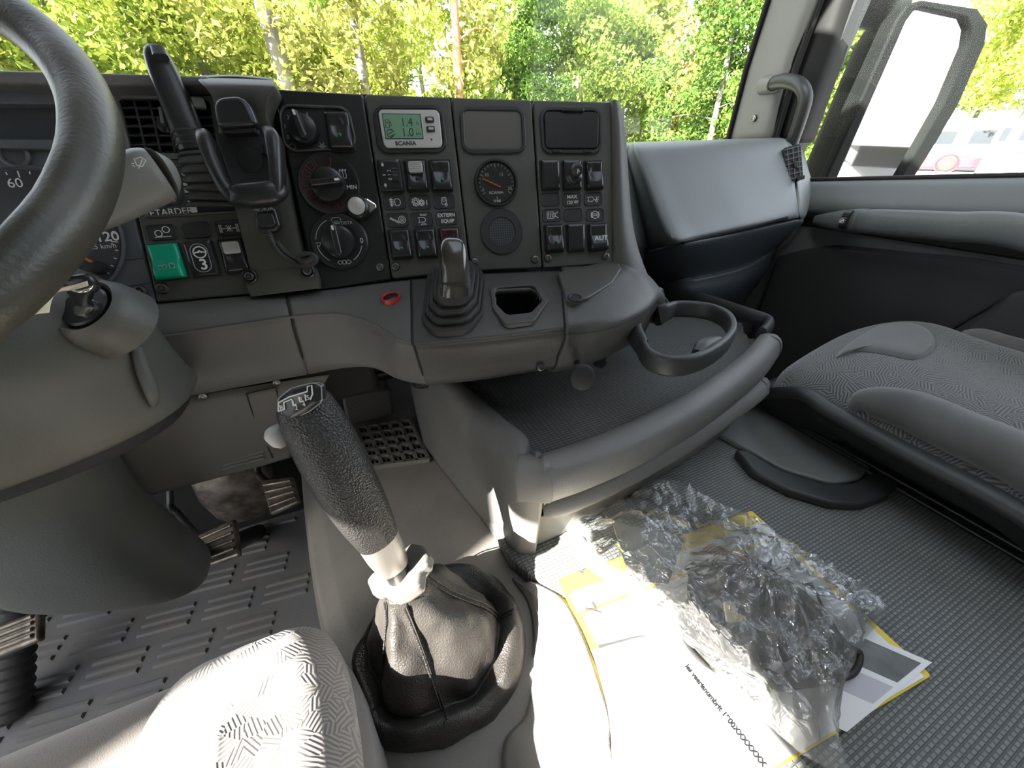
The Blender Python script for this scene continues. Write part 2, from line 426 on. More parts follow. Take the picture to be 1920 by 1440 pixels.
def hatch_cloth(name, col, dark, k=1.0):
    """upholstery print: short dashes turned different ways in each patch"""
    m = material(name, col, .95, sheen=.4); n, l = m.node_tree.nodes, m.node_tree.links; b = n['Principled BSDF']
    tc = n.new('ShaderNodeTexCoord'); vo = n.new('ShaderNodeTexVoronoi'); vo.inputs['Scale'].default_value = 95*k
    l.new(tc.outputs['Object'], vo.inputs['Vector'])
    sp = n.new('ShaderNodeSeparateColor'); l.new(vo.outputs['Color'], sp.inputs[0])
    an = n.new('ShaderNodeMath'); an.operation = 'MULTIPLY'; an.inputs[1].default_value = 3.14159; l.new(sp.outputs[0], an.inputs[0])
    vr = n.new('ShaderNodeVectorRotate'); vr.rotation_type = 'Z_AXIS'; l.new(tc.outputs['Object'], vr.inputs['Vector']); l.new(an.outputs[0], vr.inputs['Angle'])
    wv = n.new('ShaderNodeTexWave'); wv.inputs['Scale'].default_value = 130*k; wv.inputs['Distortion'].default_value = .4; l.new(vr.outputs[0], wv.inputs['Vector'])
    mx = n.new('ShaderNodeMix'); mx.data_type = 'RGBA'; mx.inputs['A'].default_value = (*dark, 1); mx.inputs['B'].default_value = (*col, 1)
    l.new(wv.outputs['Fac'], mx.inputs['Factor']); l.new(mx.outputs['Result'], b.inputs['Base Color'])
    bp = n.new('ShaderNodeBump'); bp.inputs['Strength'].default_value = .4; bp.inputs['Distance'].default_value = .001; l.new(wv.outputs['Fac'], bp.inputs['Height']); l.new(bp.outputs[0], b.inputs['Normal'])
hatch_cloth('driver_print', (.27, .25, .235), (.13, .12, .112), .8)
hatch_cloth('seat_print', (.165, .167, .163), (.040, .041, .040), .6)
def mesh_cloth(name, col, hole, s):
    m = material(name, col, .6); n, l = m.node_tree.nodes, m.node_tree.links; b = n['Principled BSDF']
    tc = n.new('ShaderNodeTexCoord'); ck = n.new('ShaderNodeTexBrick'); mp = n.new('ShaderNodeMapping'); mp.inputs['Scale'].default_value = (s, s, s); mp.inputs['Rotation'].default_value = (rad(90), 0, 0)
    ck.offset = 0; ck.inputs['Scale'].default_value = 1; ck.inputs['Mortar Size'].default_value = .12; ck.inputs['Brick Width'].default_value = .5; ck.inputs['Row Height'].default_value = .5
    ck.inputs['Color1'].default_value = (*hole, 1); ck.inputs['Color2'].default_value = (*hole, 1); ck.inputs['Mortar'].default_value = (*col, 1)
    l.new(tc.outputs['Object'], mp.inputs[0]); l.new(mp.outputs[0], ck.inputs['Vector']); l.new(ck.outputs['Color'], b.inputs['Base Color'])
mesh_cloth('filter_mesh', (.17, .16, .15), (.05, .047, .045), 170)

# dashboard faces: the centre stack is turned towards the driver, the part behind the wheel less so
PC = tilted(DP(900, 340, .505), -12, 18)
PD = tilted(PC.at(560, 540), -3, 22)
# ================================================================== the cab: floor, walls, roof, windows
FLOOR_Z, TUN_Z, MAT_Z = .25, .66, .69
XL, XR, YF, YB, ZT = -1.0, 1.2, 1.06, -.95, 2.15
def struct(o): o['kind'] = 'structure'; return o
fl = struct(box('floor', XL, XR, YB, YF, FLOOR_Z-.04, FLOOR_Z, M_('carpet_dark'), bevel=0))
# roof, with an unseen glazed hatch added for light from above
HT = [(.85, -.45), (.05, -.45), (.05, .45), (.85, .45)]
P = [(x, y, z) for z in (ZT, ZT+.04) for (x, y) in [(XR+.05, YB-.05), (XL-.05, YB-.05), (XL-.05, YF), (XR+.05, YF)]+HT]
F_ = []
for i in range(4):
    j = (i+1) % 4
    F_ += [(i, j, 4+j, 4+i), (8+j, 8+i, 12+i, 12+j), (i, 8+i, 8+j, j), (4+j, 12+j, 12+i, 4+i)]
ce = struct(mesh('ceiling', P, F_, M_('headliner'), smooth=False))
mesh('fill_hatch_pane', [(x, y, ZT+.02) for x, y in HT], [(0, 1, 2, 3)], M_('window_glass'), ce, smooth=False)
struct(box('wall_rear', XL-.05, XR+.05, YB-.05, YB, FLOOR_Z-.04, ZT, M_('headliner'), bevel=.01))
struct(box('wall_front', XL, XR, YF, YF+.03, FLOOR_Z-.04, 1.12, M_('carpet_dark'), bevel=0))
# side wall behind the driver's door and the door itself, with its window opening
def holed_wall(name, x0, x1, ys, zs, opening, mat):
    """opening: four (y, z), order low-front, low-rear, high-rear, high-front; ys (rear, front), zs (low, high)"""
    out = [(ys[1], zs[0]), (ys[0], zs[0]), (ys[0], zs[1]), (ys[1], zs[1])]
    P = [(x, y, z) for x in (x0, x1) for (y, z) in out+list(opening)]
    f = []
    for i in range(4):
        j = (i+1) % 4
        f += [(i, j, 4+j, 4+i), (8+j, 8+i, 12+i, 12+j), (i, 8+i, 8+j, j), (4+j, 12+j, 12+i, 4+i)]
    return mesh(name, P, f, mat, smooth=False)
# the driver's door stands open: a tall opening for fill light; an added unseen truck blocks the sun from its lower and front part
LW = [(.90, .32), (-.66, .32), (-.66, 1.60), (.86, 1.60)]
struct(holed_wall('wall_left', XL-.05, XL, (YB, YF), (FLOOR_Z-.04, ZT), LW, M_('door_dark')))
RW = [(.815, 1.085), (-.45, 1.19), (-.45, 1.92), (.715, 1.92)]
struct(holed_wall('wall_right', XR+.02, XR+.07, (YB, YF-.05), (FLOOR_Z-.04, ZT), RW, M_('door_dark')))

# engine tunnel between the seats
prof = [(-.20, FLOOR_Z), (-.155, .45), (-.137, .60), (-.125, .645), (-.095, TUN_Z), (.1, TUN_Z), (.5, TUN_Z), (.90, TUN_Z), (.915, TUN_Z-.015), (.92, FLOOR_Z)]
rows = []
for y, dx in ((YB, .03), (.0, .055), (.18, .040), (.34, .0), (.50, -.02), (.72, -.035), (1.0, -.045)):
    rows.append([V((x+(dx if x < -.05 else 0), y, z)) for x, z in prof])
tun = mesh('floor_tunnel', loft_pts(rows, 46, 20, linu=True), grid_faces(20, 46), M_('tunnel_grey'), solid=.01, ang=60); toward_eye(tun); struct(tun)
# ribbed mat over the tunnel
mo = [ZP(958, 1046, MAT_Z), ZP(1012, 1090, MAT_Z), ZP(1062, 1132, MAT_Z), ZP(1098, 1195, MAT_Z), ZP(1128, 1280, MAT_Z), ZP(1160, 1440, MAT_Z), V((.14, -.5, MAT_Z)), V((.895, -.5, MAT_Z)), V((.895, .62, MAT_Z)), V((.135, .62, MAT_Z)), V((.125, .45, MAT_Z))]
flat = Fr((0, 0, 0), (1, 0, 0), (0, 1, 0))
tm = slab('tunnel_mat', flat, [V((p.x, p.y)) for p in mo], TUN_Z+.001, MAT_Z, M_('tunnel_mat'), bevel=.004)
tag(tm, 'grey ribbed rubber mat covering the flat top of the engine tunnel', 'floor mat')

# driver's floor mat with its raised bars
fm = thing('floor_mat', 'black rubber floor mat with raised bars under the pedals', 'floor mat', (-.55, .45, FLOOR_Z))
box('mat_base', -.985, -.205, -.3, 1.0, FLOOR_Z, FLOOR_Z+.010, M_('floor_rubber'), fm, bevel=.004)
vs_, fs = [], []
ang = rad(-8)
eu, ev = V((math.cos(ang), math.sin(ang), 0)), V((-math.sin(ang), math.cos(ang), 0))
for i in range(-11, 12):
    for j in range(-9, 10):
        base = V((-.60, .45, FLOOR_Z+.010))+eu*(i*.128+(.064 if j % 2 else 0))+ev*(j*.082)
        for k in range(3):
            c = base+ev*(k*.0215-.0215)
            if not (-.965 < c.x-.03 and c.x+.06 < -.225 and -.27 < c.y < .98): continue
            b0 = len(vs_)
            for (a, b, h) in ((-.051, -.0060, 0), (.051, -.0060, 0), (.051, .0060, 0), (-.051, .0060, 0), (-.0485, -.0032, .006), (.0485, -.0032, .006), (.0485, .0032, .006), (-.0485, .0032, .006)):
                vs_.append(c+eu*a+ev*b+V((0, 0, h)))
            fs += [tuple(b0+q for q in t) for t in ((4, 5, 6, 7), (0, 1, 5, 4), (1, 2, 6, 5), (2, 3, 7, 6), (3, 0, 4, 7))]
rb = mesh('tread_bars', vs_, fs, M_('floor_rubber'), fm, smooth=False, fix=False); rb['kind'] = 'stuff'

# windscreen
wx0, wx1, wz0, wz1 = XL+.02, XR-.035, 1.10, 2.08
ws = struct(mesh('window_1', [(wx0, 1.03, wz0), (wx1, 1.03, wz0), (wx1, .99, wz1), (wx0, .99, wz1)], [(0, 1, 2, 3)], M_('window_glass'), smooth=False))
fr_ = Fr((0, 1.03, 0), (1, 0, 0), (0, 0, 1))
for nm, a in (('header_seal', (wx0, wx1, .965, 1.02, wz1, ZT)), ('lower_seal', (wx0, wx1, 1.02, 1.05, wz0-.04, wz0+.01))):
    box(nm, *a, M_('seal_black'), ws, bevel=.004)
box('post_trim', XL, XL+.09, .86, 1.05, 1.05, ZT, M_('pillar_grey'), ws, bevel=.02, segs=3)

# A-pillar trim by the passenger door: pale grey cover, black seals, a screw, a grab handle
pil = struct(thing('trim_1', 'pale grey plastic pillar cover between windscreen and passenger window', None, (XR-.03, .92, 1.19)))
def pcol(zs, xs): return [XP(px, py, XR-.03) for px, py in zs]
e1 = [XP(1368, 268, 1.17), XP(1404, 130, 1.17), XP(1449, -10, 1.17), XP(1490, -150, 1.17)]
e2 = [XP(1437, 268, 1.155), XP(1475, 130, 1.155), XP(1527, -10, 1.155), XP(1580, -150, 1.155)]
e0 = [p+V((.015, .03, 0)) for p in e1]; e3 = [p+V((.05, .0, 0)) for p in e2]
loft('pillar_cover', [[a, b, b.lerp(c, .5)+V((-.006, 0, 0)), c, d] for a, b, c, d in zip(e0, e1, e2, e3)], 16, 14, M_('pillar_grey'), pil, solid=.012)
s1 = [XP(1446, 268, 1.178), XP(1486, 130, 1.178), XP(1536, -10, 1.178), XP(1590, -150, 1.178)]
tube('screen_seal', [p+V((-.004, .006, 0)) for p in e1], .007, M_('seal_black'), pil, n=8)
tube('seal_bead', [p+V((-.012, 0, 0)) for p in s1], .006, M_('seal_black'), pil, n=8)
tube('seal_bead', [p+V((-.006, -.016, 0)) for p in s1], .006, M_('seal_black'), pil, n=8)
s2 = [XP(1470, 268, 1.19), XP(1512, 130, 1.19), XP(1560, -10, 1.19), XP(1615, -150, 1.19)]
s3 = [XP(1497, 268, 1.2), XP(1545, 130, 1.2), XP(1592, -10, 1.2), XP(1648, -150, 1.2)]
loft('window_channel', [[a+V((.01, 0, 0)), b+V((-.008, 0, 0)), c, c+V((.06, -.002, 0))] for a, b, c in zip(s1, s2, s3)], 12, 12, M_('seal_black'), pil, solid=.01)
PIL = Fr(XP(1413, 225, 1.157), (0, -1, 0), (0, 0, 1))
SCREW = lathe_data([(.0001, .0022), (.0018, .0022), (.0020, .0012), (.0026, .0012), (.0030, .0026), (.0046, .0022), (.0055, .0008), (.0056, -.001)], 16, 'screw')
SCREW.materials.append(M_('steel'))
def screw(fr, px, py, parent, h=0, s=1.0, name='screw'):
    q = fr.uv(px, py, h); return link(name, SCREW, None, parent, fr.M(q.x, q.y, h) @ Matrix.Scale(s, 4))
link('screw', SCREW, None, pil, Fr(XP(1413, 222, 1.150), (0, -1, 0), (0, 0, 1)).M(0, 0, -.002) @ Matrix.Scale(1.5, 4))
gh = thing('grab_handle', 'dark grab handle curving out from the pale windscreen pillar', 'handle', XP(1470, 270, 1.15))
tube('grip', [XP(1442, 160, 1.145), XP(1470, 152, 1.125), XP(1497, 158, 1.105), XP(1510, 180, 1.105), XP(1503, 215, 1.11), XP(1485, 268, 1.12), XP(1470, 310, 1.13)], [.016, .016, .015, .015, .015, .015, .015], M_('housing_dark'), gh, n=14, k=26)
tube('handle_boss', [XP(1434, 160, 1.16), XP(1452, 158, 1.138)], [(.022, .022), (.019, .019)], M_('pillar_grey'), gh, n=14, k=4)

# passenger door
dr = struct(thing('door_1', 'dark grey passenger door with a long moulded armrest', None, (XR, .2, FLOOR_Z)))
def sill(y): return 1.100+(.72-y)*.078
rows = []
for y in (.86, .72, .55, .34, .1, -.2, -.45):
    z = sill(y)
    rows.append([(1.215, y, z+.0), (1.195, y, z+.003), (1.172, y, z-.010), (1.150, y, z-.040), (1.150, y, z-.065), (1.172, y, z-.082), (1.178, y, z-.12), (1.180, y, z-.20), (1.186, y, .75), (1.19, y, FLOOR_Z)])
loft('door_panel', [[V(p) for p in r] for r in rows], 44, 24, M_('door_top'), dr, solid=.008)
g = [XP(1459, 482, 1.176), XP(1510, 470, 1.17), XP(1570, 465, 1.165), XP(1698, 478, 1.162), XP(1920, 507, 1.160), V((1.16, -.3, .96))]
loft('door_card', [[p+V((.022, 0, .004)) for p in g], g, [p+V((-.004, 0, -.035)) for p in g], [V((1.168, p.y, .70)) for p in g], [V((1.17, p.y, FLOOR_Z)) for p in g]], 30, 20, M_('door_dark'), dr, solid=.006)
tube('card_groove', [XP(1775, 622, 1.160), XP(1840, 583, 1.158), XP(1920, 553, 1.157), V((1.157, .1, .95))], .0035, M_('black_matte'), dr, n=8, k=14)
loft('door_pocket', [[XP(1775, 628, 1.158), XP(1840, 590, 1.155), XP(1925, 560, 1.153), V((1.153, .02, .95))], [XP(1778, 640, 1.146), XP(1845, 600, 1.142), XP(1930, 572, 1.140), V((1.14, .02, .93))], [V((1.14, .42, .6)), V((1.14, .33, .6)), V((1.14, .2, .6)), V((1.14, .02, .6))]], 20, 12, M_('door_dark'), dr, solid=.006)
box('window_ledge', 1.172, 1.222, -.45, .80, 1.0, 1.08, M_('seal_black'), dr, bevel=.004)
tube('window_seal', [V((1.203, y, sill(y)+.006)) for y in (.83, .5, .2, -.1, -.44)], .006, M_('seal_black'), dr, n=8)
mesh('pane', [(1.233, y, z) for y, z in RW], [(0, 1, 2, 3)], M_('door_glass'), dr, smooth=False)
ar = tube('armrest', [XP(1606, 414, 1.150), XP(1622, 415, 1.118), XP(1660, 417, 1.108), XP(1780, 425, 1.103), XP(1920, 436, 1.100), V((1.10, .05, 1.02)), V((1.10, -.3, 1.02))], [(.018, .012), (.024, .018), (.026, .021), (.027, .022), (.028, .023), (.028, .023), (.028, .023)], M_('armrest_grey'), dr, n=20, k=34, flat=(0, 0, 1), p=2.6)
tube('armrest_root', [XP(1532, 412, 1.160), XP(1560, 413, 1.150), XP(1600, 414, 1.138), XP(1625, 415, 1.125)], [(.012, .012), (.020, .018), (.026, .022), (.026, .020)], M_('armrest_grey'), dr, n=18, k=16, flat=(0, 0, 1), p=2.6)
c = XP(1588, 412, 1.118); wl = Fr(c, V((1, 0, .1)), V((0, 0, 1)))
pr = []
n = 28
vs_ = []
for s in (-.0065, .0065):
    for i in range(n*2):
        t = math.pi*i/n; r_ = .021 if i % 2 == 0 else .0195
        vs_.append(c+V((r_*math.cos(t)*.8, s, r_*math.sin(t))))
fs = [tuple(range(2*n)), tuple(range(2*n, 4*n))]+[(i, (i+1) % (2*n), 2*n+(i+1) % (2*n), 2*n+i) for i in range(2*n)]
wheel = mesh('window_roller', vs_, fs, M_('black_plastic'), dr, smooth=False)
ic = c+V((-.0185, 0, -.001)); IF = Fr(ic, (0, -1, 0), (0, 0, 1))
strokes('window_symbol', IF, [[V((-.004, -.004)), V((.004, -.004)), V((.004, .002)), V((.001, .005)), V((-.004, .004)), V((-.004, -.004))], circ(-.001, -.001, .0015, n=8), [V((0, .001)), V((.003, .001))]], .0011, M_('print_white'), wheel, h=.001)

# ================================================================== passenger side of the dashboard
pd = thing('glovebox', 'blue grey passenger side dashboard with a large sloping compartment lid', 'dashboard', (.8, .7, .9))
lidrows = [[YP(1170, 268, .86), YP(1196, 266, .80), YP(1330, 262, .80), YP(1462, 258, .80)],
           [YP(1170, 285, .80), YP(1194, 272, .745), YP(1330, 267, .74), YP(1472, 262, .735)],
           [YP(1175, 315, .775), YP(1202, 298, .705), YP(1340, 290, .70), YP(1481, 282, .695)],
           [YP(1192, 390, .73), YP(1232, 378, .635), YP(1372, 352, .638), YP(1490, 345, .648)],
           [YP(1208, 440, .70), YP(1258, 440, .572), YP(1398, 413, .583), YP(1497, 395, .607)],
           [YP(1214, 466, .70), YP(1268, 456, .566), YP(1400, 428, .580), YP(1497, 408, .605)]]
rows = [[r[0], r[0].lerp(r[1], .55)+V((-.004, -.006, 0)), r[1], r[1].lerp(r[2], .3), r[1].lerp(r[2], .7), r[2], r[2].lerp(r[3], .5), r[3]] for r in lidrows]
loft('lid', rows, 40, 34, M_('dash_blue_grey'), pd, solid=.010)
slot = [YP(1280, 456, .572), YP(1320, 446, .575), YP(1400, 428, .583), YP(1474, 409, .598)]
tube('lid_slot', slot, [(.003, .006)]*4, M_('black_matte'), pd, n=8, k=14)
lowrows = [[YP(1200, 476, .72), YP(1270, 461, .575), YP(1400, 434, .588), YP(1498, 413, .612), YP(1502, 412, .66)],
           [YP(1204, 486, .73), YP(1272, 474, .583), YP(1402, 447, .596), YP(1494, 425, .622), YP(1500, 420, .67)],
           [YP(1212, 520, .76), YP(1280, 520, .64), YP(1390, 497, .65), YP(1445, 470, .67), YP(1470, 455, .70)],
           [YP(1215, 530, .76), YP(1280, 532, .63), YP(1380, 512, .64), YP(1428, 490, .66), YP(1450, 480, .69)],
           [YP(1222, 560, .77), YP(1290, 575, .65), YP(1370, 560, .66), YP(1412, 530, .68), YP(1430, 520, .71)],
           [YP(1225, 640, .90), YP(1290, 660, .86), YP(1350, 650, .86), YP(1390, 580, .80), YP(1400, 560, .80)]]
loft('lower_shelf', lowrows, 36, 36, M_('dash_lower_dark'), pd, solid=.008)
# end piece with the side vent
endrows = [[YP(1462, 258, .80), YP(1476, 262, .77), YP(1500, 276, .79), YP(1508, 285, .86)],
           [YP(1481, 282, .705), YP(1489, 285, .705), YP(1508, 300, .745), YP(1516, 318, .82)],
           [YP(1491, 345, .656), YP(1500, 346, .655), YP(1521, 352, .70), YP(1526, 356, .78)],
           [YP(1498, 398, .617), YP(1508, 395, .622), YP(1516, 390, .67), YP(1519, 388, .74)],
           [YP(1498, 418, .625), YP(1504, 415, .635), YP(1508, 410, .68), YP(1512, 408, .74)],
           [YP(1460, 470, .68), YP(1470, 466, .69), YP(1480, 458, .71), YP(1485, 452, .75)]]
loft('end_cover', endrows, 18, 26, M_('dash_blue_grey'), pd, solid=.008)
vcen = YP(1484, 309, .672)
vn = ((EYE-vcen).normalized()*.55+V((0, -1, .75)).normalized()*.45).normalized(); vup = (YP(1471, 280, .705)-YP(1486, 338, .655)); vup = (vup-vn*vup.dot(vn)).normalized()
VF = Fr(vcen+vn*.006, vup.cross(vn), vup)
sv = slab('side_vent', VF, rrect(0, 0, .036, .078, .006), -.02, .003, M_('black_matte'), pd, bevel=.001)
for i in range(7):
    slab('vent_bar', VF, rrect(0, -.033+i*.011, .033, .0022, .0008), .0035, .0055, M_('cluster_grey'), sv, bevel=0)
for i in range(3):
    slab('vent_bar', VF, rrect(-.011+i*.011, 0, .0018, .072, .0006), .0030, .0050, M_('cluster_grey'), sv, bevel=0)
slab('vent_tab', VF, rrect(.010, -.036, .016, .008, .002), .004, .010, M_('black_plastic'), sv, bevel=.001)
slab('vent_tab', VF, rrect(.002, -.004, .008, .014, .002), .004, .009, M_('black_plastic'), sv, bevel=.001)
# left flank piece between centre stack and lid
fl_rows = [[YP(1160, 272, .80), YP(1172, 272, .79), YP(1180, 272, .80)], [YP(1165, 350, .74), YP(1178, 350, .72), YP(1195, 350, .74)], [YP(1172, 420, .70), YP(1190, 425, .68), YP(1212, 430, .70)], [YP(1180, 462, .69), YP(1198, 466, .67), YP(1216, 468, .70)], [YP(1185, 480, .72), YP(1200, 495, .74), YP(1215, 500, .76)]]
loft('stack_filler', fl_rows, 10, 20, M_('dash_blue_grey'), pd, solid=.006)
box('dash_core', .50, 1.16, .80, 1.03, .80, 1.165, M_('dash_lower_dark'), pd, bevel=.02)

# ================================================================== passenger seat
ps = thing('passenger_seat', 'grey patterned cloth passenger seat cushion on a dark moulded base', 'seat', (.95, .1, FLOOR_Z))
srows = [[(.752, .385, .755), (.80, .405, .752), (.90, .418, .755), (1.00, .42, .765), (1.09, .41, .775), (1.125, .38, .765)],
         [(.738, .365, .783), (.79, .395, .795), (.90, .408, .808), (1.00, .41, .815), (1.09, .40, .812), (1.13, .37, .79)],
         [(.732, .34, .795), (.78, .36, .825), (.90, .375, .85), (1.00, .378, .858), (1.09, .37, .85), (1.14, .345, .80)],
         [(.73, .28, .797), (.775, .29, .838), (.88, .30, .866), (1.00, .305, .875), (1.09, .31, .873), (1.15, .30, .81)],
         [(.73, .17, .797), (.77, .17, .838), (.86, .17, .862), (1.00, .18, .858), (1.09, .21, .868), (1.15, .2, .81)],
         [(.73, .0, .797), (.77, .0, .838), (.86, .0, .862), (1.00, .0, .85), (1.10, .0, .866), (1.15, .0, .81)],
         [(.73, -.3, .797), (.77, -.3, .84), (.86, -.3, .862), (1.00, -.3, .85), (1.10, -.3, .866), (1.15, -.3, .81)]]
cu = loft('cushion', [[V(p) for p in r] for r in srows], 40, 50, M_('seat_print'), ps, solid=.02, ang=80)
# side roll, darker plain cloth
c0 = [XP(1600, 772, .745), XP(1625, 755, .755), XP(1700, 768, .758), XP(1800, 812, .758), XP(1920, 868, .758), V((.758, -.05, .81)), V((.758, -.3, .81))]
tube('side_bolster', c0, [(.008, .010), (.024, .022), (.032, .028), (.034, .030), (.034, .030), (.034, .030), (.034, .030)], M_('velour'), ps, n=18, k=34, flat=(0, 0, 1))
# plain pad at the front, set into the print
def on_cushion(px, py, lift):
    """point where a sight line meets the cushion sheet"""
    r = ray(px, py); best = None
    me = cu.data; T = cu.matrix_basis.translation
    from mathutils.geometry import intersect_ray_tri
    for p in me.polygons:
        vv = [me.vertices[i].co+T for i in p.vertices]
        for t in ((0, 1, 2), (0, 2, 3)):
            h = intersect_ray_tri(vv[t[0]], vv[t[1]], vv[t[2]], r, EYE, True)
            if h is not None and (best is None or (h-EYE).length < (best-EYE).length): best = h
    return None if best is None else best-r.normalized()*0+V((0, 0, lift))
pad_out = [(1566, 672), (1600, 661), (1640, 662), (1680, 670), (1716, 675), (1746, 660), (1753, 640), (1742, 622), (1715, 610), (1680, 606), (1645, 613), (1610, 632), (1582, 652)]
pc = V((sum(p[0] for p in pad_out)/len(pad_out), sum(p[1] for p in pad_out)/len(pad_out)))
ringsP = []
ok = True
for k, lift in ((1.0, .001), (.93, .006), (.8, .009), (.55, .010), (.28, .010), (.04, .010)):
    rr_ = []
    for p in cr([V((a, b, 0)) for a, b in pad_out], 40, closed=True):
        q = None
        for sh in (0, .02, .05, .1, .16):
            f_ = k*(1-sh); q = on_cushion(pc.x+(p.x-pc.x)*f_, pc.y+(p.y-pc.y)*f_, lift)
            if q: break
        rr_.append(q)
    ringsP.append(rr_)
if all(q is not None for r in ringsP for q in r):
    P = [q for r in ringsP for q in r]
    toward_eye(mesh('front_pad', P, grid_faces(len(ringsP), 40, cu=True)+[tuple(range(5*40, 6*40))], M_('velour'), ps, ang=80))
rim = [V((1.12, .40, .74)), V((1.0, .425, .735)), V((.85, .42, .735)), V((.765, .405, .738)), XP(1502, 737, .735), XP(1560, 772, .722), XP(1700, 848, .715), XP(1920, 966, .712), V((.712, -.1, .765)), V((.712, -.3, .765))]
tube('base_rim', rim, [(.013, .017)]*len(rim), M_('seat_shell'), ps, n=14, k=46, flat=(0, 0, 1))
shell = [[p+V((0, 0, -.01)) for p in rim], [p+(V((.93, .05, 0))-V((p.x, p.y, 0)))*.10+V((0, 0, -.04)) for p in rim], [p+(V((.93, .05, 0))-V((p.x, p.y, 0)))*.30+V((0, 0, -.070)) for p in rim]]
loft('base_shell', shell, 46, 10, M_('carpet_dark'), ps, solid=.006)
box('seat_pedestal', .80, 1.10, -.3, .30, MAT_Z+.001, .735, M_('carpet_dark'), ps, bevel=.005)
tube('slide_bar', [XP(1490, 772, .82), XP(1497, 748, .80), XP(1515, 742, .79)], .004, M_('steel'), ps, n=8, k=8)
for dz, dx in ((0, 0), (.008, .01)):
    tube('slide_rail', [V((.77+dx, .46, .70+dz)), V((.77+dx, -.3, .70+dz))], .004, M_('black_plastic'), ps, n=8)
tube('far_bolster', [XP(1800, 628, 1.135), XP(1830, 640, 1.135), XP(1920, 672, 1.135), V((1.135, -.05, .86)), V((1.135, -.3, .86))], [(.012, .01), (.028, .018), (.034, .02), (.036, .02), (.036, .02)], M_('velour'), ps, n=16, k=20, flat=(0, 0, 1))
# ================================================================== centre stack: four screwed-in panels
def px_poly(fr, pts, r=0, h=0, seg=4): return round_poly([fr.uv(x, y, h) for x, y in pts], r, seg)
def px_rect(fr, quad, h=0):
    q = [fr.uv(x, y, h) for x, y in quad]
    cx, cy = sum(p.x for p in q)/4, sum(p.y for p in q)/4
    return cx, cy, ((q[1]-q[0]).length+(q[2]-q[3]).length)/2, abs((q[0].y+q[1].y)/2-(q[2].y+q[3].y)/2)
def centre(fr, pts):
    p = [fr.at(x, y) for x, y in pts]; return sum(p, V((0, 0, 0)))/len(p)
_rk = {}
def rocker_mesh(w_, h_, style):
    key = (round(w_, 4), round(h_, 4), style)
    if key in _rk: return _rk[key]
    nx, ny = 14, 22; P = []
    for j in range(ny+1):
        t = j/ny
        for i in range(nx+1):
            s = i/nx
            if style == 'tip': hh = .0052+.0015*math.cos(t*math.pi*1.1)+.0052*max(0, math.sin((t-.38)/.62*math.pi*.62) if t > .38 else 0)
            elif style == 'big': hh = .0075+.006*max(0, math.sin((t-.45)/.55*math.pi*.66) if t > .45 else 0)-.001*t
            else: hh = .0065
            if style in ('tip', 'slide'):
                e = ((s-.5)/.30)**2+((t-.42)/.30)**2
                if e < 1 and style == 'tip': hh -= .0016*(1-e)**.5
            edge = min(s, 1-s)*w_; ed2 = min(t, 1-t)*h_
            q = min(edge, ed2)
            if q < .0022: hh -= (.0022-q)/.0022*.0026*(1 if style != 'flat' else .5)
            # rounded corner in plan
            x, y = (s-.5)*w_, (.5-t)*h_
            P.append((x, y, hh))
    n1 = nx+1; F_ = grid_faces(ny+1, n1)
    # skirt
    edge = [i for i in range(n1)]+[k*n1+nx for k in range(1, ny+1)]+[ny*n1+i for i in range(nx-1, -1, -1)]+[k*n1 for k in range(ny-1, 0, -1)]
    b = len(P); P += [(P[i][0], P[i][1], 0) for i in edge]; m = len(edge)
    F_ += [(edge[i], edge[(i+1) % m], b+(i+1) % m, b+i) for i in range(m)]
    me = lmesh('rocker', P, F_, ang=50); _rk[key] = me; return me
def rocker(fr, quad, parent, mat='switch_black', style='tip', lamp=None, name='rocker_switch', size=None):
    cx, cy, w_, h_ = px_rect(fr, quad)
    if size: w_, h_ = size
    bz = slab(name, fr, rrect(cx, cy, w_+.0022, h_+.0022, .003), 0, .0022, M_('black_matte'), parent, bevel=.0006)
    me = rocker_mesh(w_*.96, h_*.97, style)
    if len(me.materials) and me.materials[0] != M_(mat): me = me.copy(); me.materials.clear()
    if not len(me.materials): me.materials.append(M_(mat))
    o = link('rocker', me, None, bz, fr.M(cx, cy, .001))
    if lamp:
        lathe('lamp', fr, (cx+.0005, cy-h_*.16), [(.0021, .0), (.0021, .0015), (.0015, .0022), (.0004, .0026)], M_(lamp), bz, 12, h=.0098 if style == 'tip' else .008)
    return bz, (cx, cy, w_, h_)
def plate(fr, quad, parent, size=None, mat='plate_dark'):
    cx, cy, w_, h_ = px_rect(fr, quad)
    if size: w_, h_ = size
    o = ring_slab('symbol_plate', fr, rrect(cx, cy, w_+.0016, h_+.0016, .0045), rrect(cx, cy, w_-.0006, h_-.0006, .0036), 0, .0013, M_('black_plastic'), parent, bevel=.0004)
    slab('symbol_field', fr, rrect(cx, cy, w_, h_, .004), 0, .0007, M_(mat), o, bevel=0)
    return o, cx, cy, w_, h_
def icon(fr, o, cx, cy, s, lines, wd=.0007, mat='print_white', h=.0008, name='symbol'):
    return strokes(name, fr, [[V((cx+p[0]*s, cy+p[1]*s)) for p in L] for L in lines], wd, M_(mat), o, h=h)
def C_(x, y, r, a0=0, a1=360, n=18): return [(x+r*math.cos(rad(a0+(a1-a0)*i/n)), y+r*math.sin(rad(a0+(a1-a0)*i/n))) for i in range(n+1)]
def faceplate(fr, pts, parent, name='faceplate', mat='module', r=.004, h0=-.03, h1=0):
    return slab(name, fr, px_poly(fr, pts, r), h0, h1, M_(mat), parent, bevel=.0022, segs=3)
BS = (.0262, .0365); PS = (.0262, .0158)

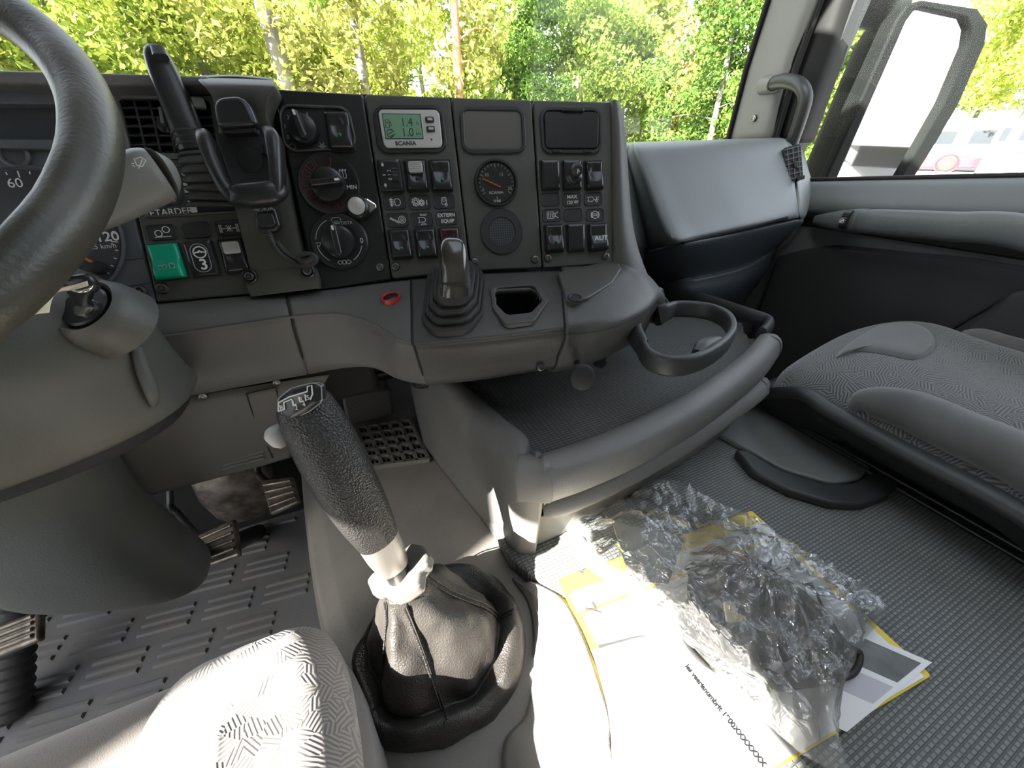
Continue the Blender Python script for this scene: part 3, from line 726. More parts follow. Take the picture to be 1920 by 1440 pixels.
# ---- panel with the heater knobs
m1 = thing('heater_control_panel', 'black heater panel with three rotary knobs beside the phone console', 'control panel', centre(PC, [(600, 540), (733, 524)]))
faceplate(PC, [(512, 166), (680.5, 176), (733.5, 524), (592, 545)], m1, mat='black_plastic')
q = px_poly(PC, [(521, 196), (655, 201), (672, 281), (534, 287)], .013, seg=6); q2 = px_poly(PC, [(526, 202), (650, 206), (667, 277), (538, 282)], .011, seg=6)
ring_slab('recess_frame', PC, q, q2, 0, .0035, M_('module'), m1, bevel=.0014)
slab('recess_floor', PC, q2, 0, .0006, M_('black_matte'), m1, bevel=0)
def knob(fr, px, py, r, parent, ang, name='rotary_knob', hh=.017, gw=.0085, L=1.0):
    c = fr.uv(px, py)
    k = lathe(name, fr, c, [(r*1.06, 0), (r*1.06, .004), (r, .0055), (r*.97, .010), (r*.80, .0115), (.001, .0115)], M_('switch_black'), parent, 32)
    ca, sa = math.cos(ang), math.sin(ang)
    pts = rrect(0, 0, 2*r*.98*L, gw, gw*.42); pts = [V((c.x+p.x*ca-p.y*sa, c.y+p.x*sa+p.y*ca)) for p in pts]
    slab('grip_bar', fr, pts, .010, hh+.006, M_('switch_black'), k, bevel=.0022, segs=3, taper=.0015)
    mk = rrect(r*.70, 0, .0055, .0026, .0012); mk = [V((c.x+p.x*ca-p.y*sa, c.y+p.x*sa+p.y*ca)) for p in mk]
    slab('pointer_mark', fr, mk, hh+.0055, hh+.0067, M_('print_white'), k, bevel=0)
    return k, c
rr1 = (PC.uv(571, 245)-PC.uv(599, 245)).length
def aim(fr, a, b): d = fr.uv(*b)-fr.uv(*a); return math.atan2(d.y, d.x)
knob(PC, 571, 246, rr1*.95, m1, aim(PC, (578, 268), (560, 222)))
for s, x, y in (('0', 541, 258), ('1', 535, 238), ('2', 541, 221), ('3', 556, 212), ('4', 576, 215)):
    text(s, PC, PC.uv(x, y), .0062, M_('print_grey'), m1, h=.001)
c = PC.uv(605, 275); icon(PC, m1, c.x, c.y, .005, [[(math.cos(rad(a)), math.sin(rad(a))), (-math.cos(rad(a)), -math.sin(rad(a)))] for a in (0, 60, 120)]+[C_(0, 0, .55, n=6)], .0006, 'print_grey', .001)
c = PC.uv(549, 277); icon(PC, m1, c.x, c.y, .005, [C_(0, 0, .8, 0, 360, 8), [(-.5, -.3), (.5, -.3)]], .0005, 'print_grey', .001)
rocker(PC, [(613, 213), (653, 213), (664, 282), (621, 282)], m1, lamp='green_lamp', size=(.0275, .0405))
# temperature dial
c = PC.uv(618, 346); R1 = .0355
lathe('dial_ring', PC, c, [(R1, 0), (R1, .0025), (R1*.96, .0042), (R1*.90, .0036), (R1*.58, .0020), (.002, .0020)], M_('black_plastic'), m1, 48)
for i in range(9):
    a = 152+i*23-30
    pts = [(1, a), (1, a+16), (.72, a+15), (.72, a+1), (1, a)] if i < 8 else None
    if not pts: continue
    L = []
    for (r0, a0), (r1, a1) in zip(pts[:-1], pts[1:]):
        L += [(math.cos(rad(a0+(a1-a0)*k/4))*(r0+(r1-r0)*k/4), math.sin(rad(a0+(a1-a0)*k/4))*(r0+(r1-r0)*k/4)) for k in range(5)]
    icon(PC, m1, c.x, c.y, R1*.84, [L], .0007, 'print_red', .0040, 'heat_mark')
icon(PC, m1, c.x, c.y, R1*.84, [[(.70*math.cos(rad(a)), .70*math.sin(rad(a))) for a in (112, 116)]+[(math.cos(rad(116-k)), math.sin(rad(116-k))) for k in range(0, 4)]], .0008, 'print_red', .0040, 'heat_mark')
icon(PC, m1, c.x, c.y, R1*.84, [[(.95*math.cos(rad(a)), .95*math.sin(rad(a))) for a in (80, 75)]+[(.66*math.cos(rad(75)), .66*math.sin(rad(75))), (.66*math.cos(rad(81)), .66*math.sin(rad(81)))]], .0010, 'print_red', .0040, 'heat_mark')
text('MAX', PC, PC.uv(613, 316), .0055, M_('print_red'), m1, h=.0042)
text('MIN', PC, PC.uv(661, 353), .0068, M_('print_white'), m1, h=.0046)
cc = PC.uv(644, 327); icon(PC, m1, cc.x, cc.y, .0045, [[(dx, -1), (dx+.15, -.2), (dx-.05, .3), (dx+.1, 1)] for dx in (-.7, 0, .7)]+[[(-.9, -1.15), (.9, -1.15)]]+[[(dx-.15, .6), (dx+.1, 1.05), (dx+.35, .6)] for dx in (-.7, 0, .7)], .0006, 'print_white', .0042)
knob(PC, 618, 349, .0195, m1, aim(PC, (594, 351), (645, 345)), hh=.018)
# air distribution dial
c = PC.uv(637, 453); R2 = .0345
lathe('dial_ring', PC, c, [(R2, 0), (R2, .0022), (R2*.96, .0036), (R2*.90, .0030), (.002, .0022)], M_('black_plastic'), m1, 48)
for a0, a1 in ((112, 172), (188, 235), (300, 345)):
    icon(PC, m1, c.x, c.y, R2*.78, [C_(0, 0, 1, a0, a1, 12)], .0006, 'print_white', .0036, 'scale_arc')
text('0', PC, PC.uv(679, 452), .0085, M_('print_white'), m1, h=.0036)
text('DISTR', PC, PC.uv(651, 419), .0052, M_('print_white'), m1, h=.0036)
cc = PC.uv(632, 417); icon(PC, m1, cc.x, cc.y, .0058, [[(-1, .6), (-.6, -.3), (.6, -.3), (1, .6), (.5, .85), (-.5, .85), (-1, .6)], [(-.3, -.6), (-.3, .2)], [(0, -.6), (0, .2)], [(.3, -.6), (.3, .2)]], .0006, 'print_white', .0036)
cc = PC.uv(647, 492); icon(PC, m1, cc.x, cc.y, .0065, [[(-1.3, 0), (-.8, .4), (-.3, 0), (-.8, -.4), (-1.3, 0)], [(-.3, .35), (.3, .35), (.3, -.35), (-.3, -.35), (-.3, .35)], [(1.3, 0), (.8, .4), (.3, 0), (.8, -.4), (1.3, 0)]], .0006, 'print_white', .0036)
cc = PC.uv(599, 459); icon(PC, m1, cc.x, cc.y, .004, [[(-.8, .5), (.8, .5), (0, -.7), (-.8, .5)]], .0006, 'print_white', .0036)
knob(PC, 637, 454, .0195, m1, aim(PC, (645, 482), (633, 430)), hh=.018, L=1.05)
# chrome-tabbed push lock
q = PC.uv(684, 390)
pts = [PC.uv(x, y, .006) for x, y in ((668, 372), (690, 373), (706, 383), (707, 392), (690, 404), (668, 408))]
lk = slab('push_lock', PC, round_poly(pts, .003), .0, .011, M_('chrome'), m1, bevel=.002, segs=3)
q = PC.uv(671, 389, .014)
lathe('lock_collar', PC, q, [(.0132, 0), (.0136, .010), (.0128, .017), (.0108, .019), (.001, .0185)], M_('black_plastic'), lk, 28, h=.003)
lathe('lock_face', PC, q, [(.0098, 0), (.0098, .0035), (.0085, .0045), (.001, .0045)], M_('silver_plastic'), lk, 28, h=.0205)
icon(PC, lk, q.x, q.y, .004, [[(0, .9), (.1, .5)], [(0, .2), (.1, -.2)], [(-.1, -.5), (.1, -.9)]], .0006, 'print_grey', .0255, 'lock_mark')
for x, y in ((713, 501),): screw(PC, x, y, m1)

# ---- panel with the fuel display
m2 = thing('display_switch_panel', 'dark switch panel with a green lit economy display reading 1.4', 'control panel', centre(PC, [(737, 522), (880, 508)]))
faceplate(PC, [(683, 176), (843.5, 182), (881.5, 508), (735.5, 523)], m2)
o_ = px_poly(PC, [(696, 197), (829, 197), (840, 287), (710, 289)], .014, seg=6); i_ = px_poly(PC, [(706, 206), (825, 206), (832, 280), (719, 281)], .009, seg=6)
ring_slab('display_bezel', PC, o_, i_, 0, .0030, M_('black_plastic'), m2, bevel=.001)
du = slab('display_unit', PC, px_poly(PC, [(708.5, 207.5), (823, 208), (830, 279), (721, 279.5)], .006, seg=5), 0, .0042, M_('silver_plastic'), m2, bevel=.001)
scq = [(718, 217), (787, 218), (793, 262), (725, 262)]
slab('screen_frame', PC, px_poly(PC, [(716.5, 215.5), (788.5, 216.5), (794.5, 263.5), (723.5, 263.5)], .001), .004, .0045, M_('black_matte'), du, bevel=0)
slab('screen', PC, px_poly(PC, scq, .001), .0044, .0048, M_('lcd'), du, bevel=0)
text('1.4', PC, PC.uv(763, 233), .0128, M_('lcd_ink'), du, h=.005, sx=.95)
text('1.0', PC, PC.uv(765, 251.5), .0128, M_('lcd_ink'), du, h=.005, sx=.95)
text('h', PC, PC.uv(783, 234.5), .006, M_('lcd_ink'), du, h=.005)
text('km', PC, PC.uv(785, 253.5), .005, M_('lcd_ink'), du, h=.005)
cc = PC.uv(728, 235); icon(PC, du, cc.x, cc.y, .004, [[(-.7, -1), (-.7, 1), (.4, 1), (.4, -1), (-.7, -1)], [(-.4, .3), (.1, .3)], [(.4, .5), (.9, .2), (.9, -.6)]], .0007, 'lcd_ink', .005)
cc = PC.uv(733, 253); icon(PC, du, cc.x, cc.y, .0055, [C_(0, 0, .8, 20, 320, 12), [(-.6, -.2), (.4, .3)], [(-.2, -.6), (1.0, -.2)]], .0008, 'lcd_ink', .005)
text('SCANIA', PC, PC.uv(761, 271.5), .0062, M_('ink'), du, h=.0046, sx=1.15, bold=.0002)
for x, y in ((805.5, 227.5), (807.5, 245)):
    cc = PC.uv(x, y); bt = slab('display_button', PC, rrect(cc.x, cc.y, .0105, .0062, .0016), .0042, .0060, M_('black_plastic'), du, bevel=.0005)
    slab('button_bar', PC, rrect(cc.x+.0004, cc.y+.0002, .006, .0028, .0008), .0060, .0066, M_('slider_grey'), bt, bevel=0)
cc = PC.uv(809, 264); lathe('reset_hole', PC, cc, [(.0012, 0), (.0012, .0004), (.0003, .0004)], M_('ink'), du, 10, h=.0042)
# headlamp levelling wheel unit
b0, (cx, cy, w_, h_) = rocker(PC, [(710, 300), (747, 300), (756, 362), (718, 362)], m2, style='flat', name='levelling_switch', size=BS)
lv = [(cx+.0055+(.0032), cy)]
P = []; n = 40; rW = .0115
for s in (-.0032, .0032):
    for i in range(n):
        t = 2*math.pi*i/n; r_ = rW if i % 2 else rW*.93
        P.append(PC.w(cx+.0058+s, cy+r_*math.cos(t), .003+r_*math.sin(t)*.7))
wl_ = mesh('thumb_wheel', P, [tuple(range(n)), tuple(range(n, 2*n))]+[(i, (i+1) % n, n+(i+1) % n, n+i) for i in range(n)], M_('black_plastic'), b0, smooth=False)
for s, dv in (('4', .0095), ('0', .0035), ('1', -.0025), ('2', -.0085)):
    pass
text('0 1 2', PC, (cx-.0005, cy+.000), .0060, M_('print_white'), b0, h=.0082, rot=rad(90))
icon(PC, b0, cx-.0075, cy+.0115, .0022, [[(-.8, .2), (0, 1.1), (.8, .2), (-.8, .2)], [(-.5, -.1), (.5, -.1)], [(-.5, -.6), (.5, -.6)]], .0009, 'print_white', .0082)
icon(PC, b0, cx-.0075, cy-.0115, .0022, [[(-.8, -.2), (0, -1.1), (.8, -.2), (-.8, -.2)], [(-.5, .1), (.5, .1)], [(-.5, .6), (.5, .6)]], .0009, 'print_white', .0082)
icon(PC, b0, cx-.0072, cy, .002, [[(-.8, 0), (.8, 0)]], .0008, 'print_white', .0082)
def slide_rocker(fr, quad, parent, size):
    b_, (cx, cy, w_, h_) = rocker(fr, quad, parent, style='tip', name='locking_switch', size=size)
    pts = [(cx-w_*.33, cy+h_*.40), (cx+w_*.33, cy+h_*.40), (cx+w_*.33, cy+h_*.05), (cx-w_*.33, cy+h_*.05)]
    sl_ = slab('lock_slider', fr, round_poly([V(p) for p in pts][::-1], .0025), .005, .0105, M_('slider_grey'), b_, bevel=.001)
    for k in range(5):
        slab('slider_rib', fr, rrect(cx, cy+h_*(.36-.055*k), w_*.58, .0008, .0003), .0105, .0112, M_('slider_grey'), sl_, bevel=0)
    lathe('lamp', fr, (cx, cy-h_*.12), [(.0017, 0), (.0017, .001), (.0004, .0012)], M_('black_matte'), b_, 10, h=.009)
slide_rocker(PC, [(759, 300), (795, 300), (804, 361), (766, 361)], m2, BS)
rocker(PC, [(805, 300), (840, 300), (850, 361), (812, 361)], m2, lamp='green_lamp', size=BS)
pA = plate(PC, [(720, 367), (759, 367), (762, 392), (721, 392)], m2, PS)
pB = plate(PC, [(767, 367), (806, 367), (807, 392), (770, 392)], m2, PS)
pCc = plate(PC, [(813, 366), (850, 366), (852, 390), (816, 390)], m2, PS)
pD_ = plate(PC, [(725, 401), (764, 401), (767, 424), (728, 424)], m2, PS)
pE = plate(PC, [(771, 400), (809, 400), (812, 423), (775, 423)], m2, PS)
pF = plate(PC, [(817, 397), (855, 397), (857, 421), (820, 421)], m2, PS)
def pic(p, lines, wd=.0007, s=.0055, mat='print_white', dx=0, dy=0): return icon(PC, p[0], p[1]+dx, p[2]+dy, s, lines, wd, mat)
pic(pA, [C_(.5, 0, .75, -90, 90, 10)+[(.5, .75), (.1, .75), (-.05, 0), (.1, -.75), (.5, -.75)]]+[[(-.25, y), (-1.2, y+.15)] for y in (.5, .17, -.17, -.5)]+[[(-.8, -.85), (-.8, .85)], [(-1.0, .6), (-.8, .95), (-.6, .6)], [(-1.0, -.6), (-.8, -.95), (-.6, -.6)]])
def gear(x, y, r, n=8):
    L = []
    for i in range(n):
        a = 360/n*i
        for da, k in ((-14, .78), (-10, 1.05), (10, 1.05), (14, .78)): L.append((x+r*k*math.cos(rad(a+da)), y+r*k*math.sin(rad(a+da))))
    return L+[L[0]]
pic(pB, [gear(-.95, .1, .85), C_(-.95, .1, .4, n=10), gear(.35, -.1, .62), C_(.35, -.1, .27, n=8)], .0009)
text('1', PC, (pB[1]+.0085, pB[2]-.0008), .0085, M_('print_white'), pB[0], h=.0009)
pic(pCc, [[(-.5, .8), (.4, .9), (.55, .3), (.5, -.5), (.2, -.8)], [(-.5, .8), (-.6, 0), (-.55, -.6), (-.2, -.65)], C_(.35, -.7, .3, n=10), [(-.3, .55), (.25, .6), (.3, .1), (-.35, .05), (-.3, .55)]])
pic(pD_, [C_(1.0, 0, .85, n=18), C_(1.0, 0, .5, n=14), C_(1.0, 0, .2, n=8)]+[C_(-1.6+.42*i, .35-.22*i, .2, n=8) for i in range(5)]+[[(-1.9, .55), (-1.5, .45)], [(.1, -.7), (.6, -.55)]], .0006, .0052)
pic(pE, [C_(.25, -.1, .5, -90, 90, 8)+[(.25, .4), (-.7, .4), (-.7, -.6), (.25, -.6)], [(-1.0, .4), (-.7, .4)], [(-1.0, -.6), (-.7, -.6)]]+[[(.3+.22*i, .75), (.4+.42*i, 1.2)] for i in (-2, -1, 0, 1, 2)]+[[(.3+.22*i, -.9), (.4+.42*i, -1.3)] for i in (-2, -1, 0, 1)])
text('EXTERN', PC, (pF[1], pF[2]+.0035), .0062, M_('print_white'), pF[0], h=.0009, bold=.0001)
text('EQUIP', PC, (pF[1]+.001, pF[2]-.0038), .0062, M_('print_white'), pF[0], h=.0009, bold=.0001)
rocker(PC, [(729, 429), (767, 429), (774, 487), (736, 487)], m2, lamp='green_lamp', size=BS)
rocker(PC, [(777, 429), (815, 429), (821, 484), (782, 484)], m2, lamp='green_lamp', size=BS)
rocker(PC, [(821, 427), (860, 427), (866, 482), (828, 482)], m2, mat='red_switch', lamp='red_switch', size=BS)
for x, y in ((742, 500), (872, 493)): screw(PC, x, y, m2)

# ---- panel with the pressure gauge and the loudspeaker grille
m3 = thing('gauge_panel', 'dark panel with an orange-needled round gauge above a round grille', 'control panel', centre(PC, [(883, 508), (1016, 502)]))
faceplate(PC, [(846, 182), (996.5, 187), (1016.5, 502), (884, 508)], m3)
o_ = px_poly(PC, [(860, 199), (982, 199), (987, 288), (866, 290)], .014, seg=6); i_ = px_poly(PC, [(869, 208), (975.5, 209.5), (979, 280), (873, 280)], .006, seg=6)
ring_slab('screen_bezel', PC, o_, i_, 0, .0030, M_('black_plastic'), m3, bevel=.001)
slab('blank_screen', PC, i_, 0, .0010, M_('blank_screen'), m3, bevel=0)
c = PC.uv(930, 344); Rg = .0290
gb = lathe('gauge_bezel', PC, c, [(Rg, 0), (Rg, .003), (Rg*.97, .0048), (Rg*.90, .0048), (Rg*.84, .0016), (.001, .0012)], M_('black_plastic'), m3, 48)
lathe('gauge_face', PC, c, [(Rg*.83, 0), (Rg*.83, .0006), (.001, .0006)], M_('dial_black'), gb, 40, h=.0012)
ticks = []
for i in range(21):
    a = 215-i*(250/20); k = .72 if i % 5 else .64
    ticks.append([(k*math.cos(rad(a)), k*math.sin(rad(a))), (.80*math.cos(rad(a)), .80*math.sin(rad(a)))])
icon(PC, gb, c.x, c.y, Rg, ticks, .0007, 'print_white', .002, 'gauge_ticks')
for s, x, y in (('5', 906, 357), ('10', 912, 329), ('15', 939, 328), ('20', 955, 354)): text(s, PC, PC.uv(x, y), .0058, M_('print_white'), gb, h=.0021)
text('SCANIA', PC, PC.uv(930, 362), .0046, M_('print_white'), gb, h=.0021, sx=1.2, bold=.0001)
cc = PC.uv(932, 376); icon(PC, gb, cc.x, cc.y, .005, [[(-.9, -.2), (.9, -.2)], [(0, -.5), (0, .9)], [(-.9, -.5), (-.9, .2)], [(-.5, -.5), (-.5, .2)], C_(.4, -.2, .25, n=8), [(.8, -.5), (.8, .2)]], .0007, 'print_white', .002)
a, b = PC.uv(938, 352), PC.uv(904, 336)
strokes('needle', PC, [[a, b]], .0017, M_('orange'), gb, h=.0030, th=.0006)
lathe('gauge_glass', PC, c, [(Rg*.86, 0), (Rg*.86, .0003), (.001, .0003)], M_('gauge_lens'), gb, 40, h=.0042)
c = PC.uv(941, 435); Rs = .0295
sg = lathe('speaker_grille', PC, c, [(Rs, 0), (Rs, .0014), (Rs*.97, .0022), (Rs*.64, .0022), (Rs*.62, .0012), (.001, .0012)], M_('plate_dark'), m3, 48)
L = []
for i in range(-5, 6):
    x = i*.105; yy = math.sqrt(max(0, .6**2-x*x))
    L += [[(x, -yy), (x, yy)], [(-yy, x), (yy, x)]]
icon(PC, sg, c.x, c.y, Rs, L, .0007, 'cluster_grey', .0013, 'grille_bars')
for x, y in ((890, 491), (1003, 486)): screw(PC, x, y, m3)

# ---- panel with the hinged lid and the joystick
m4 = thing('accessory_switch_panel', 'dark switch panel with a hinged black lid and small joystick', 'control panel', centre(PC, [(1018, 503), (1150, 494)]))
faceplate(PC, [(999.5, 187), (1146.5, 191), (1150.5, 494), (1018.5, 503)], m4)
o_ = px_poly(PC, [(1010, 201), (1126, 202), (1128, 290), (1016, 289)], .013, seg=6); i_ = px_poly(PC, [(1017, 209), (1121, 210), (1122, 282), (1021, 282)], .009, seg=6)
ring_slab('lid_bezel', PC, o_, i_, 0, .0030, M_('black_plastic'), m4, bevel=.001)
hl = slab('hinged_lid', PC, px_poly(PC, [(1018.5, 211), (1121, 212), (1120, 280), (1022, 279.5)], .007, seg=5), .0, .0042, M_('switch_black'), m4, bevel=.0012)
slab('lid_tab', PC, px_poly(PC, [(1050, 204), (1092, 206), (1092, 214), (1050, 212.5)], .002), .002, .0075, M_('switch_black'), hl, bevel=.0012)
for x in (1042, 1100):
    cc = PC.uv(x, 285); slab('lid_hinge', PC, rrect(cc.x, cc.y, .012, .004, .001), .001, .0045, M_('switch_black'), hl, bevel=.0008)
text('Scania', PC, PC.uv(1058, 267), .0085, M_('plate_dark'), hl, h=.0045, sx=1.15)
BL = [[(1013, 300), (1046, 300), (1047, 358), (1015, 358)], [(1060, 420), (1094, 420), (1096, 472), (1063, 472)]]
for qd in BL: rocker(PC, qd, m4, style='flat', name='blanking_cover', size=(.0250, .036))
jb, (cx, cy, w_, h_) = rocker(PC, [(1054, 300), (1086, 300), (1088, 358), (1056, 358)], m4, style='flat', name='mirror_joystick', size=(.0250, .036))
lathe('joystick_boot', PC, (cx+.001, cy-.003), [(.0115, 0), (.0115, .002), (.0095, .004), (.0098, .006), (.0078, .0075), (.0078, .009), (.0055, .0105), (.001, .0105)], M_('switch_black'), jb, 24, h=.006)
a = PC.w(cx+.001, cy-.003, .014); b = PC.at(1080, 317, .034)
tube('joystick_stem', [a, a.lerp(b, .6), b], [.0048, .0045, .005], M_('switch_black'), jb, n=14)
kf = Fr(b, (b-EYE).cross(V((0, 0, 1))), V((0, 0, 1))); kf = Fr(b, PC.u, (PC.v*.8+PC.n*.6))
lathe('joystick_cap', kf, (0, 0), [(.0058, -.005), (.0078, -.002), (.0082, .003), (.0072, .006), (.004, .0072), (.001, .0072)], M_('housing_dark'), jb, 22)
icon(kf, jb, 0, 0, .0035, [[(-.2, .9), (.1, -.8)], [(-.2, .9), (.7, -.1)]], .0011, 'print_white', .0073)
rocker(PC, [(1095, 301), (1126, 301), (1131, 358), (1096, 358)], m4, size=(.0250, .036))
SP = (.0250, .0155)
plate(PC, [(1014, 363), (1047, 363), (1049, 385), (1017, 385)], m4, SP)
pM = plate(PC, [(1055, 363), (1089, 363), (1089, 386), (1056, 386)], m4, SP)
text('MAX', PC, (pM[1], pM[2]+.0034), .0062, M_('print_white'), pM[0], h=.0009, bold=.0001, sx=1.1); text('120 W', PC, (pM[1], pM[2]-.0036), .0062, M_('print_white'), pM[0], h=.0009, bold=.0001)
pL = plate(PC, [(1095, 362), (1127, 362), (1128, 385), (1097, 385)], m4, SP)
pic(pL, [[(-1.6, .4), (-1.3, .4), (-1.3, -.4), (-1.6, -.4)], [(-1.3, .5), (-.2, .5), (.2, 0), (-.2, -.5), (-1.3, -.5), (-1.3, .5)], [(.2, 0), (.6, -.3), (1.0, .1), (1.4, -.2)], [(.7, .5), (1.0, .1)], [(1.1, .6), (1.5, .3)], C_(.9, -.45, .25, n=8)], .0007, .0055)
pH = plate(PC, [(1017, 393), (1050, 393), (1051, 414), (1019, 414)], m4, SP)
pic(pH, [[(-1.2, .75), (.5, .75), (.5, -.75), (-1.2, -.75), (-1.2, .75)], [(.5, .45), (.9, .2), (.9, -.2), (.5, -.45)], [(.9, .3), (1.7, .7)], [(.9, -.3), (1.7, -.7)]]+[[(x, -.5), (x+.12, -.1), (x-.05, .2), (x+.08, .55)] for x in (-.9, -.4, .1)], .0008)
plate(PC, [(1058, 392), (1090, 392), (1092, 414), (1059, 414)], m4, SP)
pT = plate(PC, [(1098, 392), (1131, 392), (1132, 414), (1100, 414)], m4, SP)
pic(pT, [C_(0, 0, .85), C_(0, 0, 1.1, 140, 220, 8), C_(0, 0, 1.1, -40, 40, 8), [(-.8, .2), (.3, .2), (.55, 0), (.3, -.2), (-.8, -.2)]], .0008)
rocker(PC, [(1019, 421), (1053, 421), (1058, 473), (1022, 473)], m4, lamp='green_lamp', size=(.0260, .036))
bA, (cx, cy, w_, h_) = rocker(PC, [(1100, 419), (1132, 419), (1140, 471), (1103, 471)], m4, style='big', size=(.0275, .0365))
text('AUT', PC.__class__(PC.o, PC.u, PC.v), (cx+.0005, cy-.0028), .0088, M_('print_white'), bA, h=.0142, sx=1.15, bold=.0001)
for x, y in ((1027, 484), (1136, 481)): screw(PC, x, y, m4)
# ================================================================== dashboard body, console and drawer unit
db = thing('dashboard', 'grey moulded dashboard body and console below the switch panels', 'dashboard', (.1, .6, .9))
# core behind the panels
def back(p, k): return V((p.x, p.y+k, p.z))
core = [PD.at(-260, 165, -.03), PD.at(400, 172, -.03), PC.at(512, 170, -.031), PC.at(1144, 195, -.031)]
core_b = [PD.at(-260, 560, -.03), PD.at(470, 548, -.03), PC.at(590, 538, -.031), PC.at(1148, 490, -.031)]
P = [p for p in core]+[p for p in core_b]+[V((p.x, .97, p.z-.03)) for p in core]+[V((p.x, .97, p.z)) for p in core_b]
F_ = []
for i in range(3): F_ += [(i, i+1, 5+i, 4+i), (i, i+1, 9+i, 8+i), (4+i, 5+i, 13+i, 12+i)]
F_ += [(0, 4, 12, 8), (3, 7, 15, 11)]
mesh('panel_carrier', P, F_, M_('black_matte'), db, smooth=False)
# rounded end of the stack
rows = []
for (ax, ay), (sx, sy), h in (((1148, 188), (1156, 193), -.012), ((1148.5, 215), (1162, 215), -.014), ((1149, 262), (1168, 262), -.016), ((1150, 340), (1173, 340), -.016), ((1151, 430), (1182, 430), -.016), ((1152, 492), (1200, 496), -.014), ((1153, 505), (1222, 545), -.012)):
    a = PC.at(ax, ay, -.001); b = PC.at(sx, sy, h); m = PC.at(ax+(sx-ax)*.55, (ay+sy)/2, .002)
    rows.append([PC.at(ax, ay, -.012), a, m, b, PC.at(sx-2, sy, h-.035), PC.at(sx-14, sy, h-.11), PC.at(sx-40, sy, h-.25)])
loft('stack_end', rows, 24, 26, M_('module'), db, solid=.004)

def Ab(px, py): return PC.at(px, py, -.006)
S = {}
S['0'] = [PD.at(120, 590, -.006), YP(160, 640, .532), YP(175, 665, .530), YP(185, 690, .533), YP(215, 762, .548)]
S['1a'] = [PD.at(225, 575, -.006), YP(250, 610, .536), YP(259, 635, .530), YP(272, 662, .532), YP(330, 747, .546)]
S['1'] = [PD.at(538, 547, -.006), YP(541, 570, .530), YP(546, 591, .522), YP(551, 615, .524), YP(577, 702, .537)]
S['2'] = [Ab(606, 543), YP(625, 562, .520), YP(640, 586, .505), YP(640, 612, .506), YP(645, 690, .522)]
S['3'] = [Ab(680, 534), YP(690, 565, .500), YP(702, 605, .470), YP(702, 632, .470), YP(700, 690, .492)]
S['4'] = [Ab(735, 527), YP(738, 570, .478), YP(740, 629, .432), YP(745, 655, .432), YP(750, 712, .450)]
S['5'] = [Ab(771, 523), YP(772, 575, .466), YP(773, 637, .418), YP(780, 662, .418), YP(799, 722, .430)]
S['6'] = [Ab(900, 513), YP(900, 570, .438), YP(900, 626, .396), YP(902, 655, .394), YP(905, 712, .408)]
S['7'] = [Ab(1052, 507), YP(1055, 560, .408), YP(1059, 609, .372), YP(1058, 635, .372), YP(1036, 690, .385)]
S['8'] = [Ab(1110, 504), YP(1130, 555, .398), YP(1143, 600, .362), YP(1138, 622, .363), YP(1105, 674, .384)]
S['9'] = [Ab(1150, 500), YP(1180, 535, .412), YP(1202, 576, .378), YP(1193, 596, .380), YP(1155, 652, .405)]
S['10'] = [Ab(1153, 498), YP(1200, 520, .436), YP(1227, 552, .415), YP(1214, 575, .417), YP(1178, 640, .430)]
S['11'] = [PC.at(1156, 500, -.05), YP(1205, 520, .50), YP(1229, 556, .48), YP(1216, 578, .48), YP(1183, 636, .49)]
S['12'] = [V((.40, .62, 1.03)), V((.44, .62, 1.02)), V((.455, .62, .99)), V((.45, .62, .96)), V((.42, .60, .91))]
def prof5(r): return [r[0], r[0].lerp(r[1], .5)+V((0, 0, .002)), r[1], r[2], r[2].lerp(r[3], .5), r[3], r[3].lerp(r[4], .5), r[4], r[4]+V((.0, .05, -.006))]
def seg(name, keys, nu=34, nv=30, solid=.006, cut=None, mat='dash_grey'):
    rows = [prof5(S[k]) for k in keys]
    P = loft_pts(rows, nu, nv); F_ = grid_faces(nv, nu)
    if cut: F_ = [f for f in F_ if not cut(sum((P[i] for i in f), V((0, 0, 0)))/4)]
    return toward_eye(mesh(name, P, F_, M_(mat), db, solid=solid, ang=50))
seg('driver_bolster', ['0', '1a', '1'], nv=26)
seg('corner_bolster', ['1', '2', '3', '4', '5'])
CT = Fr(YP(900, 575, .436), S['7'][1]-S['5'][1], (S['5'][0]+S['7'][0])/2-(S['5'][2]+S['7'][2])/2)
binq = [(926, 541), (1000, 537), (1018, 566), (998, 588), (952, 592), (930, 570)]
bin_in = round_poly([CT.uv(x, y, .004) for x, y in binq], .008, 5)
def inside(p, poly):
    c = False; n = len(poly)
    for i in range(n):
        a, b = poly[i], poly[i-1]
        if (a.y > p.y) != (b.y > p.y) and p.x < (b.x-a.x)*(p.y-a.y)/(b.y-a.y)+a.x: c = not c
    return c
def in_bin(p):
    q = p-CT.o; return abs(q.dot(CT.n)) < .03 and inside(V((q.dot(CT.u), q.dot(CT.v))), bin_in)
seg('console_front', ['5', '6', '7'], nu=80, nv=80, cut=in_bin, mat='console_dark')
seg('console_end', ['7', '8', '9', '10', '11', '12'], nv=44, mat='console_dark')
def groove(name, pts, r=.0016, parent=None): return tube(name, pts, r, M_('black_matte'), parent or db, n=6, k=24)
for k in ('1', '5', '7'): groove('panel_joint', prof5(S[k])[:-1])
# moulded crease line
def crease(keys):
    L = [S[k][2].lerp(S[k][3], .12)+V((0, -.0015, 0)) for k in keys]
    tube('crease_bead', L, .0016, M_('dash_grey'), db, n=6, k=40)
crease(['0', '1a', '1']); crease(['1', '2', '3', '4', '5']); crease(['7', '8', '9', '10', '11'])
for px, py, y in ((817, 711, .428), (1013, 688, .382)):
    f_ = Fr(YP(px, py, y), (1, -.15, 0), (0, .15, 1)); link('screw', SCREW, None, db, f_.M(0, 0, .001))
